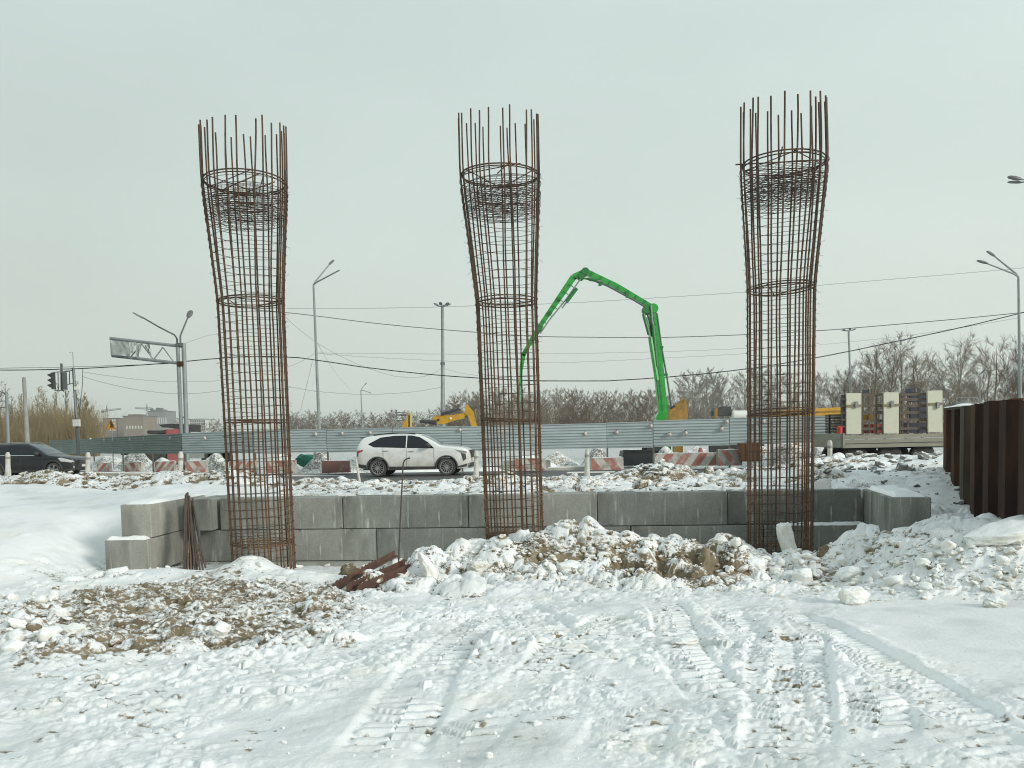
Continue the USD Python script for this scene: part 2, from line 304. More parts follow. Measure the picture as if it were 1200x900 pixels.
BACK_MOUNDS = [bump_from(*m) for m in [
    (15, 566, 21.0, 1.6, 1.2), (215, 568, 19.5, 2.0, 1.3), (30, 561, 24.0, 3.0, 0.7), (110, 560, 24.0, 3.0, 0.7), (190, 561, 23.8, 2.6, 0.7), (260, 563, 23.6, 2.2, 0.8), (400, 569, 23.4, 3.0, 0.9), (490, 570, 23.6, 1.8, 0.6), (540, 568, 23.8, 1.2, 0.6),
    (600, 563, 24.0, 1.6, 0.7), (680, 565, 23.8, 1.8, 0.7), (772, 548, 25.0, 1.3, 0.8), (840, 562, 23.6, 1.2, 0.8), (900, 558, 24.0, 1.4, 0.8), (962, 549, 23.0, 0.8, 0.7), (1035, 536, 22.5, 2.0, 1.2), (1085, 535, 22.0, 1.6, 1.2), (1130, 538, 21.5, 2.4, 1.6), (1060, 556, 18.6, 1.3, 1.3)]]

def add_mounds(z, x, y, mounds):
    for cx, cy, cz, rx, ry, rot, p in mounds:
        q = ((x - cx) / rx) ** 2 + ((y - cy) / ry) ** 2
        near = q < 9
        if near.any():
            z[near] = np.maximum(z[near], z[near] + (cz - z[near]) * np.exp(-0.9 * q[near]))
    return z

FY = [0, 3.9, 6.5, 10, 12.5, 14.0, 40]
FZ = [-0.12, -0.15, -0.36, -0.63, -0.80, -0.92, -0.92]
def macro(x, y):
    x, y = np.asarray(x, float), np.asarray(y, float)
    front = np.interp(y, FY, FZ)
    left = np.interp(y, [0, 3.9, 6.5, 10, 12, 14, 17, 20, 23, 25.5, 60], [-0.12, -0.15, -0.36, -0.62, -0.58, -0.3, 0.08, 0.2, 0.12, -0.07, -0.07])
    right = np.interp(y, [0, 3.9, 6.5, 10, 11.5, 13, 16, 19, 22, 24, 27, 60], [-0.12, -0.15, -0.34, -0.55, -0.62, -0.5, 0.0, 0.36, 0.35, 0.22, -0.03, -0.05])
    back = np.interp(y, [0, 15, 18, 22, 24.5, 60], [TOP - 0.02, TOP - 0.02, 0.22, 0.06, -0.07, -0.07])
    wy = wall_y(x)
    s_in = sstep(0.1, 0.32, y - wy)
    inner = lerp(front, back, s_in)
    sl = np.maximum(sstep(-7.15, -9.2, x), sstep(15.2, 17.2, y))
    zl = lerp(front, left, sl)
    sr = np.maximum(sstep(6.75, 7.5, x), sstep(13.0, 15.0, y))
    zr = lerp(front, right, sr)
    z = np.where(x < -6.85, zl, np.where(x > 6.45, zr, inner))
    # blends across the wing walls
    tl = sstep(-7.0, -6.75, x); z = np.where(x < -6.75, lerp(zl, inner, tl), z)
    tr = sstep(6.3, 6.55, x); z = np.where(x > 6.3, lerp(inner, zr, tr), z)
    z = z.copy()
    infront = (y < wy - 0.05) | (x < -7.2) | (x > 6.9)
    zf = add_mounds(z.copy(), x, y, MOUNDS)
    zb = add_mounds(z.copy(), x, y, BACK_MOUNDS)
    return np.where(y < 16.0, np.where(infront, zf, z), zb)

_D = np.exp(np.linspace(math.log(2.0), math.log(60.0), 1300))
def hit(px, py):
    """Where the ray through a pixel meets the ground."""
    v = (px - PX0) / FPX * _R - (py - PY0) / FPX * _U + _F
    P = CAM + v * (_D / v[1])[:, None]
    below = np.nonzero(P[:, 2] <= macro(P[:, 0], P[:, 1]))[0]
    return P[below[0] if len(below) else -1]

def noise2(p, seed=0):
    """Smooth value noise over the plane."""
    i = np.floor(p[:, :2]).astype(np.int64); t = p[:, :2] - i; t = t * t * (3 - 2 * t)
    base = i[:, 0] * 374761393 + i[:, 1] * 668265263 + seed * 144665
    out = 0
    for a in (0, 1):
        for b in (0, 1):
            k = (base + a * 374761393 + b * 668265263) & 0xFFFFFFFF
            k = ((k ^ (k >> 13)) * 1274126177) & 0xFFFFFFFF
            out = out + ((k ^ (k >> 16)) & 0xFFFFFF) * ((t[:, 0] if a else 1 - t[:, 0]) * (t[:, 1] if b else 1 - t[:, 1]))
    return out / 16777215.0
def fbm2(p, octaves=4, seed=0):
    return sum(0.5 ** (o + 1) * noise2(p * 2.0 ** o, seed + o) for o in range(octaves)) / (1 - 0.5 ** octaves)

# ---- the near ground: one sheet, finer towards the viewpoint
rng = np.random.default_rng(7)
NU, Y0, Y1 = 1000, 2.0, 27.6
rows = [Y0]
while rows[-1] < Y1: rows.append(rows[-1] + 0.0030 * rows[-1] + 0.005)
rows = np.array(rows); NV = len(rows)
uu = np.linspace(-1, 1, NU)
uu = np.sign(uu) * (0.72 * np.abs(uu) + 0.22 * np.abs(uu) ** 3)
GY, GU = np.meshgrid(rows, uu, indexing='ij')
GX = GU * (GY + 1.2)
x, y = GX.ravel(), GY.ravel()
z = macro(x, y)

def poly_mask(pts, soft, zz=None):
    """1 inside a patch of ground outlined by pixels, falling off over soft metres, with a ragged edge."""
    import shapely
    ring = Polygon([tuple(hit(*p)[:2]) for p in pts]).buffer(0)
    d = np.full(len(x), -9.0)
    b = ring.bounds
    near = (x > b[0] - 1) & (x < b[2] + 1) & (y > b[1] - 1) & (y < b[3] + 1)
    P = shapely.points(x[near], y[near])
    dist = shapely.distance(P, ring.boundary)
    d[near] = np.where(shapely.contains(ring, P), dist, -dist)
    rag = (fbm2(np.stack([x * 2.2, y * 2.2, x * 0], 1), 3, 5) - 0.5) * 2.2
    return np.clip(0.5 + (d + rag * soft) / (2 * soft), 0, 1)

p3 = np.stack([x, y, np.zeros_like(x)], 1)
def clods(size, density, seed, keep):
    """Rounded lumps: a height field of half-buried spheres with mean radius size."""
    r = np.random.default_rng(seed)
    xl, xh, yl, yh = x[keep].min(), x[keep].max(), y[keep].min(), y[keep].max()
    n = int(min((xh - xl) * (yh - yl) / size ** 2 * density, 260000))
    c = np.stack([r.uniform(xl, xh, n), r.uniform(yl, yh, n)], 1)
    rad = size * r.lognormal(-0.25, 0.45, n)
    t = cKDTree(c)
    q = np.stack([x[keep] + 0.3 * size * (noise2(p3[keep] / size * 1.7, seed) - 0.5), y[keep] + 0.3 * size * (noise2(p3[keep] / size * 1.7, seed + 9) - 0.5)], 1)
    d, i = t.query(q, k=4)
    h = np.sqrt(np.maximum(rad[i] ** 2 - d ** 2, 0)) * np.random.default_rng(seed + 1).uniform(0.4, 1.0, n)[i]
    out = np.zeros(len(x)); out[keep] = h.max(1)
    return out

patchA = poly_mask([(60, 705), (160, 690), (250, 672), (330, 685), (410, 690), (412, 725), (360, 752), (270, 765), (160, 768), (60, 778), (30, 745)], 0.4)
patchA2 = poly_mask([(0, 715), (45, 720), (50, 770), (0, 770)], 0.3)
patchB = poly_mask([(740, 640), (800, 640), (850, 642), (868, 668), (845, 692), (790, 692), (715, 680), (700, 650)], 0.25)
patchB2 = poly_mask([(590, 645), (640, 628), (690, 622), (745, 636), (740, 655), (690, 672), (600, 672)], 0.25)
smoothS = np.maximum(poly_mask([(930, 705), (1200, 690), (1290, 720), (1290, 800), (1150, 810), (1060, 770), (960, 730)], 0.5), poly_mask([(0, 577), (170, 572), (200, 590), (135, 610), (60, 660), (-80, 690), (-80, 580)], 0.6))
behind = ((y > wall_y(x) + 0.3) & (x > -6.5) & (x < 6.3)) | (y > 17.5)
heap = ((y > 10.6) & ~behind & (x > -2.2) & (x < 8.5)) * sstep(10.6, 11.4, y)
ridge = behind * sstep(22.6, 23.6, y + 0.9 * (fbm2(p3 * 0.5, 2, 31) - 0.5))
cl_strip = behind * sstep(0.55, 0.72, fbm2(p3 * np.array([0.35, 0.8, 1]), 3, 12)) * sstep(-7.5, -5.0, x)
soilA = np.clip(patchA + 0.7 * patchA2, 0, 1)
soilB = np.clip(patchB + 0.8 * patchB2, 0, 1)

crumble = sstep(0.45, 0.66, fbm2(p3 * np.array([0.55, 0.55, 1]), 4, 3)) * (1 - smoothS)
h = (fbm2(p3 * 0.7, 4, 1) - 0.5) * 0.16 * (1 - 0.6 * smoothS) + (fbm2(p3 * 3.2, 4, 2) - 0.5) * 0.05 * (1 - 0.75 * smoothS)
front_any = ~behind
k_all = front_any & (y < 15.2)
c1 = clods(0.045, 0.9, 21, k_all & (y < 12)); c2 = clods(0.10, 0.5, 22, k_all); c3 = clods(0.2, 0.35, 23, k_all)
c0 = clods(0.03, 0.8, 26, k_all & (y < 10.5))
chop = sstep(0.44, 0.62, fbm2(p3 * 0.9, 4, 8)) * (1 - smoothS)
lside = sstep(0.35, 0.6, fbm2(p3 * 1.1, 3, 9)) * (x < -5.9) * sstep(11.5, 12.5, y) * sstep(16.6, 15.2, y) * sstep(-9.8, -8.6, x)
h += (fbm2(p3 * 8.5, 4, 15) - 0.5) * (0.010 + 0.026 * chop) * (1 - 0.6 * smoothS)
h += crumble * (0.38 * c1 + 0.24 * c2) * (1 - soilA) + (0.03 + 0.13 * chop) * c1 * (1 - smoothS) + (0.04 + 0.36 * chop) * c0 * (1 - smoothS) + lside * (0.5 * c1 + 0.35 * c2)
h += soilA * (0.65 * c1 + 0.42 * c2 + 0.2 * c3)
h += soilB * (0.9 * c2 + 0.7 * c3 + 0.5 * c1) * (1 - 0.5 * patchB2)
h += heap * (1 - soilB) * (0.55 * c3 + 0.6 * c2 + 0.2 * c1)
cb1 = clods(0.11, 0.6, 24, behind); cb2 = clods(0.3, 0.35, 25, behind)
roadside = np.clip(ridge + cl_strip, 0, 1)
h += roadside * (0.6 * cb1 + np.where(x < -6, 0.4, 0.22) * cb2) + 0.22 * cb1 * behind * (x > -6)

# tyre tracks: a pressed band with cross lugs and a raised berm
groove_tone = np.zeros(len(x))  # darker tone between the lugs of each track
TRACKS = [([(912, 716), (960, 738), (1010, 764), (1060, 795), (1110, 825), (1160, 860)], 0.46, 0.10, 1.6), ([(938, 735), (940, 765), (938, 800), (935, 840), (925, 880)], 0.42, 0.08, 1.3), ([(912, 735), (905, 765), (908, 800), (915, 850), (905, 900)], 0.4, 0.05, 0.8),
          ([(600, 705), (630, 725), (655, 750), (672, 775)], 0.5, 0.075, 1.0), ([(585, 715), (545, 745), (510, 780), (485, 815), (465, 850), (430, 900)], 0.5, 0.075, 0.9), ([(770, 705), (790, 735), (800, 765), (830, 800), (860, 835)], 0.45, 0.065, 1.0),
          ([(850, 715), (868, 740), (895, 765)], 0.4, 0.055, 1.0), ([(720, 715), (700, 735), (668, 752), (640, 780), (560, 850), (500, 910)], 0.42, 0.04, 0.7), ([(1000, 790), (1030, 830), (1020, 870)], 0.4, 0.05, 0.9), ([(690, 720), (730, 735), (760, 750)], 0.4, 0.05, 1.0), ([(330, 790), (420, 760), (520, 735)], 0.5, 0.05, 0.5), ([(745, 830), (735, 860), (700, 905)], 0.5, 0.06, 0.6), ([(1120, 850), (1170, 880), (1230, 910)], 0.45, 0.06, 0.8)]
from scipy.interpolate import CubicSpline
for ti, (pix, w, dep, lug) in enumerate(TRACKS):
    P = np.array([hit(*p)[:2] for p in pix])
    s = np.r_[0, np.cumsum(np.linalg.norm(np.diff(P, axis=0), axis=1))]
    cs = CubicSpline(s, P); ss = np.arange(0, s[-1], 0.02)
    Q = cs(ss); T = cs(ss, 1); T /= np.linalg.norm(T, axis=1, keepdims=True)
    near = np.nonzero((x > Q[:, 0].min() - 1) & (x < Q[:, 0].max() + 1) & (y > Q[:, 1].min() - 1) & (y < Q[:, 1].max() + 1))[0]
    d, i = cKDTree(Q).query(np.stack([x[near], y[near]], 1), distance_upper_bound=0.9)
    ok = np.isfinite(d); near, d, i = near[ok], d[ok], i[ok]
    off = (x[near] - Q[i, 0]) * -T[i, 1] + (y[near] - Q[i, 1]) * T[i, 0]
    al = ss[i] + (x[near] - Q[i, 0]) * T[i, 0] + (y[near] - Q[i, 1]) * T[i, 1]
    ends = sstep(0.0, 0.5, ss[i]) * sstep(0.0, 0.5, s[-1] - ss[i])
    wear = (0.65 if lug > 1.2 else 0.05) + (0.35 if lug > 1.2 else 0.95) * sstep(0.40, 0.6, fbm2(np.stack([al * 1.3, off * 2, off * 0 + ti], 1), 3, 40 + ti))
    inb = sstep(w / 2 + 0.03, w / 2 - 0.05, np.abs(off))
    berm = np.exp(-((np.abs(off) - w / 2 - 0.07) / 0.07) ** 2)
    ph = al / (0.105 if lug > 1.2 else 0.15) + np.abs(off) * 1.6 + np.where(off > 0, 0.5, 0) + 0.9 * (noise2(np.stack([al * 2.2, off * 4, off * 0], 1), 60 + ti) - 0.5)
    lugs = sstep(-0.25, 0.35, np.sin(2 * np.pi * ph))
    flat = 1 - 0.8 * inb * ends * wear
    h[near] = h[near] * flat
    dep = dep * 0.42
    h[near] += ends * (-dep * inb + 0.6 * berm * dep * (0.05 + 0.75 * sstep(0.35, 0.75, fbm2(np.stack([al * 2.2, off * 4, off * 0], 1), 4, 90 + ti)))) + ends * inb * min(lug, 1.0) * wear * 0.036 * lugs * (0.6 + 0.8 * noise2(np.stack([np.floor(ph) * 1.7, np.sign(off) * 3, off * 0], 1), 12 + ti)) * sstep(w / 2, w / 2 - 0.08, np.abs(off))
    groove_tone[near] = np.maximum(groove_tone[near], 0.42 * ends * inb * wear * (1 - lugs))

# keep the snow off the wall's own footprint
z = z + h
Z = z.reshape(NV, NU)
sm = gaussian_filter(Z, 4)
hollow_shade = np.clip((sm - Z).ravel() / 0.022, -1, 1.5)
top_dirt = noise2(p3 * 1.9, 77)
dirt = 0.10 + 0.2 * np.clip(hollow_shade, 0, 1.5) * (1 - smoothS) + 0.16 * crumble * (fbm2(p3 * 5, 3, 70) - 0.25)  # shade in the snow hollows is painted in here, beside real soil
dirt += soilA * (0.40 + 0.45 * (fbm2(p3 * 4.5, 3, 71) - 0.4) + 0.10 * np.clip(hollow_shade, -0.5, 1)) + soilB * (0.36 + 0.5 * (fbm2(p3 * 5, 3, 72) - 0.4) + 0.1 * hollow_shade)
dirt += heap * 0.26 * sstep(0.42, 0.65, fbm2(p3 * 2.5, 3, 73))
dirt += roadside * (0.36 + 0.55 * (fbm2(p3 * np.array([1.6, 2.6, 1]), 3, 74) - 0.45) + 0.2 * np.clip(hollow_shade, -0.5, 1)) * np.where(x < -6, 1.0, 0.85)
dirt += behind * (x > -6) * 0.2 * sstep(0.4, 0.7, fbm2(p3 * 3, 3, 75))
dirt += groove_tone * 0.5 + lside * 0.2 * np.clip(hollow_shade + 0.3, 0, 1)
speck = sstep(0.60, 0.76, fbm2(p3 * np.array([10, 14, 1.0]), 3, 81)) * sstep(0.42, 0.62, fbm2(p3 * 1.1, 3, 82))
dirt += 0.40 * speck * (1 - smoothS) * (y < 14)
dirt -= 0.1 * smoothS
from scipy.interpolate import RegularGridInterpolator
_zi = RegularGridInterpolator((rows, np.arange(NU)), Z, bounds_error=False, fill_value=None)
def ground_z(px_, py_):
    px_, py_ = np.atleast_1d(np.asarray(px_, float)), np.atleast_1d(np.asarray(py_, float))
    u = np.interp(px_ / (py_ + 1.2), uu, np.arange(NU))
    zz = _zi(np.stack([np.clip(py_, Y0, rows[-1]), u], 1))
    return np.where(py_ > rows[-1], 0.0, zz)

ii, jj = np.meshgrid(np.arange(NV - 1), np.arange(NU - 1), indexing='ij')
quad = np.stack([ii * NU + jj, ii * NU + jj + 1, (ii + 1) * NU + jj + 1, (ii + 1) * NU + jj], -1).reshape(-1, 4)
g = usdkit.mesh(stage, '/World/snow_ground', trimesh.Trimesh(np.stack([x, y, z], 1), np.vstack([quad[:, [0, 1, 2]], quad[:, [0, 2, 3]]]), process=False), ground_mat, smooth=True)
UsdGeom.PrimvarsAPI(g).CreatePrimvar('dirt', Sdf.ValueTypeNames.FloatArray, 'vertex').Set(Vt.FloatArray.FromNumpy(dirt.astype(np.float32)))  # carries soil and the painted shade of the hollows
tag(g, kind='structure')

# ---- land and road beyond
far_mat = dusted('far_snowy_ground', (0.2, 0.19, 0.17), (0.34, 0.33, 0.3), 0.82, 1.1, (0.7, 0.71, 0.7))
m = MB().add([(-4000, 26.5, -0.05), (4000, 26.5, -0.05), (4000, 9000, -0.05), (-4000, 9000, -0.05)], [[0, 1, 2, 3]])
m.add([(-4000, -300, -0.25), (4000, -300, -0.25), (4000, 26.5, -1.25), (-4000, 26.5, -1.25)], [[0, 1, 2, 3]])
tag(obj('far_ground', m, far_mat, smooth=False), kind='structure')
asphalt = mat('wet_asphalt', (0.05, 0.052, 0.05), (0.085, 0.085, 0.08), 1.2, 0.55, c3=(0.35, 0.35, 0.34), s3=0.5, l3=0.6, h3=0.75, stretch=(0.5, 1.6, 1), bump=0.2, bscale=30)
m = MB()
RX = np.array([-140, -60, -30, -13.3, 0, 12, 30, 120.0])
near_e = np.array([40, 27.5, 26.6, 26.3, 26.0, 25.4, 24.5, 20.0])
far_e = np.array([150, 75, 52, 37.0, 34.2, 31.4, 28.0, 20.5])
v = [(a, b, 0.0) for a, b in zip(RX, near_e)] + [(a, b, 0.0) for a, b in zip(RX, far_e)]
n = len(RX); m.add(v, [[i, i + 1, n + i + 1, n + i] for i in range(n - 1)])
tag(obj('road', m, asphalt, smooth=False), kind='structure')
# ------------------------------------------------------------------ the concrete block wall
WD = unit([1, -0.104, 0]); WN = np.array([-WD[1], WD[0], 0])            # along the wall, and away from the viewer
BLOCKS = []
def block(c0, X, Y, lx, ly, z0, hz, material, label, seed, snow=None):
    """A cast foundation block with softened edges, chipped corners and a shallow end slot. c0: the lower near left corner."""
    r = np.random.default_rng(seed)
    import manifold3d as m3
    b = 0.012
    pts = []
    for i in (0, 1):
        for j in (0, 1):
            for k in (0, 1):
                p = np.array([i * lx, j * ly, k * hz])
                for a in range(3):
                    q = p.copy(); q += np.where(np.arange(3) == a, 0, 1) * np.where(p > 0, -b, b)
                    pts.append(q)
    body = m3.Manifold.hull_points([tuple(q) for q in pts])
    for _ in range(3):                                                   # chipped edges
        e = np.array([r.uniform(0, lx), 0 if r.random() < .7 else ly, hz if r.random() < .6 else 0])
        s = r.uniform(0.02, 0.05)
        body -= m3.Manifold.sphere(s, 8).scale((r.uniform(1, 2.5), 1, 1)).translate((float(e[0]), float(e[1] - s * .3), float(e[2])))
    for ex in (0, lx):                                                   # the slots in a block's ends
        body -= m3.Manifold.cube((0.05, ly * 0.3, hz * 1.2)).translate((float(ex - 0.025), float(ly * 0.35), -0.02))
    body = body.refine_to_length(0.4)
    mm = body.to_mesh(); vv = np.asarray(mm.vert_properties[:, :3], float)
    vv[:, 1] += 0.006 * (fbm(vv * 2.5 + seed, 3, seed) - 0.5)
    W = np.asarray(c0, float) + vv[:, :1] * X + vv[:, 1:2] * Y + np.array([0, 0, 1]) * (vv[:, 2:] + z0)
    p = thing('concrete_block', label, 'concrete block', (*(np.asarray(c0, float) + X * lx / 2 + Y * ly / 2)[:2], z0))
    obj('body', trimesh.Trimesh(W, np.asarray(mm.tri_verts), process=False), material, p, smooth=20)
    if snow:                                                             # snow lying on the top face: (x0, x1, y0, y1, height)
        x0, x1, y0, y1, sh = snow
        gx, gy = np.meshgrid(np.linspace(x0, x1, 40), np.linspace(y0, y1, 14), indexing='ij')
        ed = np.minimum(np.minimum(gx - x0, x1 - gx), np.minimum(gy - y0, y1 - gy))
        hh = sh * (0.35 + 0.9 * fbm(np.stack([gx * 4, gy * 4, gx * 0 + seed], -1), 3, seed)) * sstep(0, 0.09, ed + 0.02 * noise(np.stack([gx * 14, gy * 14, gx * 0], -1), seed)) - 0.012 * (ed <= 0.001)
        S = np.asarray(c0, float) + gx[..., None] * X + gy[..., None] * Y + np.array([0, 0, 1]) * (z0 + hz + 0.003 + hh[..., None])
        i, j = np.meshgrid(np.arange(39), np.arange(13), indexing='ij')
        q = np.stack([i * 14 + j, (i + 1) * 14 + j, (i + 1) * 14 + j + 1, i * 14 + j + 1], -1).reshape(-1, 4)
        obj('snow_cap', MB().add(S.reshape(-1, 3), q), snow_mat, p, smooth=True)
    return p

def wall_pt(px): # point on the wall's front face, seen at column px
    k = (px - PX0) / FPX
    # solve x = k' * y with the roll taken into account at the height of the wall's top
    for yy in np.linspace(13, 17, 801):
        p = at(px, 583, yy)
        if yy >= wall_y(p[0]): return np.array([p[0], wall_y(p[0]), 0])
BH = 0.61
Z2, Z1, Z0 = TOP - BH, TOP - 2 * BH - 0.012, TOP - 2 * BH - 0.2
XA, YA = WD, WN
up = [(257, 401, 0, 'grey top row block just right of the left rebar cage'), (401, 549, 0, 'top row block with pale drips, behind the bent rod'), (549, 700, 0, 'top row block directly behind the middle rebar cage'), (700, 853, 1, 'long bare top row block between the middle and right cages'), (853, 1012, 1, 'dark top row block behind the right rebar cage')]
for i, (a, b, k, lab) in enumerate(up):
    p0, p1 = wall_pt(a), wall_pt(b); L = np.linalg.norm(p1 - p0) - 0.012
    off = [0.0, 0.012, -0.006, 0.008, 0.06][i]
    block(p0 + WN * off, XA, YA, L, 0.5, Z2, BH, conc_dark2 if i == 4 else conc[k], lab, 100 + i)
low = [(232, 440, 0, 'stained bottom row block behind the left cage foot'), (440, 590, 1, 'bottom row block below the bent rod, beside the rusty strips'), (590, 739, 0, 'bottom row block mostly hidden by the highest snow heap'), (739, 895, 0, 'smooth bottom row block above the brown soil heap'), (895, 1014, 1, 'bottom row block with a snowy ledge, right of the right cage')]
for i, (a, b, k, lab) in enumerate(low):
    p0, p1 = wall_pt(a), wall_pt(b); L = np.linalg.norm(p1 - p0) - 0.012
    off = [0.02, 0.0, 0.015, -0.01, -0.12][i]
    block(p0 + WN * off, XA, YA, L, 0.5, Z1, BH, conc[k], lab, 120 + i, snow=((0.35, L - 0.02, 0.005, 0.17, 0.07) if i == 4 else None))
# left wing: two blocks end-on towards the viewer, the lower one standing out; and a short one set into the corner
c = at(176, 592, 14.7); WL = np.array([c[0], c[1], 0])
wl = unit([0.05, 1, 0]); wlx = np.array([wl[1], -wl[0], 0])
block(WL - wlx * 0.56, wlx, wl, 0.56, 2.38, Z2, BH, conc[2], 'pale upper end block at the left corner, snow on top', 141, snow=(0.03, 0.53, 0.05, 2.3, 0.06))
c = at(176, 640, 14.62)
block(np.array([c[0], c[1], 0]) - wlx * 0.78 - wl * 0.12, wlx, wl, 0.80, 2.5, Z1, BH, conc[2], 'pale lower end block sticking out at the left corner', 142, snow=(0.02, 0.75, 0.02, 0.24, 0.07))
p0 = wall_pt(226)
block(p0 - WN * 0.22, XA, YA, 0.46, 1.2, Z2 + 0.01, BH, conc[3], 'pale narrow block end between the rod bundle and left cage', 143)
# right wing
c = at(1043, 583, 12.75); e = wall_pt(1014)
wr = unit(np.array([e[0], e[1], 0]) - np.array([c[0], c[1], 0])); wrx = np.array([wr[1], -wr[0], 0])
block(np.array([c[0], c[1], 0]), wrx, wr, 0.60, 2.1, Z2, BH, conc[0], 'upper end block at the right corner, snow spilling over it', 151, snow=(0.06, 0.57, 0.08, 2.05, 0.08))
block(np.array([c[0], c[1], 0]) - wrx * 0.0 + wr * 0.1, wrx, wr, 0.58, 2.1, Z1, BH, conc[1], 'lower end block at the right corner, half buried in snow', 152)
# the slab that the wall stands on
p0, p1 = wall_pt(257), wall_pt(1010)
m = MB(); L = np.linalg.norm(p1 - p0); cc = (p0 + p1) / 2 - WN * 0.0
ns = 9
for i in range(ns):
    a = p0 + WD * (L * i / ns + 0.006) - WN * 0.16; 
    c3 = a + WD * (L / ns - 0.012) / 2 + WN * 0.3; c3[2] = (Z1 - 0.006 + Z1 - 0.22) / 2
    single('footing_slab', MB().frame(c3, WD, WN, (0, 0, 1), (L / ns - 0.012) / 2, 0.3, 0.104), conc[3], 'flat concrete footing slab at the foot of the block wall', 'footing slab', 'footing slabs under the block wall')

# ------------------------------------------------------------------ rebar cages
def spline_path(P, n):
    P = np.asarray(P, float); s = np.r_[0, np.cumsum(np.linalg.norm(np.diff(P, axis=0), axis=1))]
    return CubicSpline(s, P)(np.linspace(0, s[-1], n))

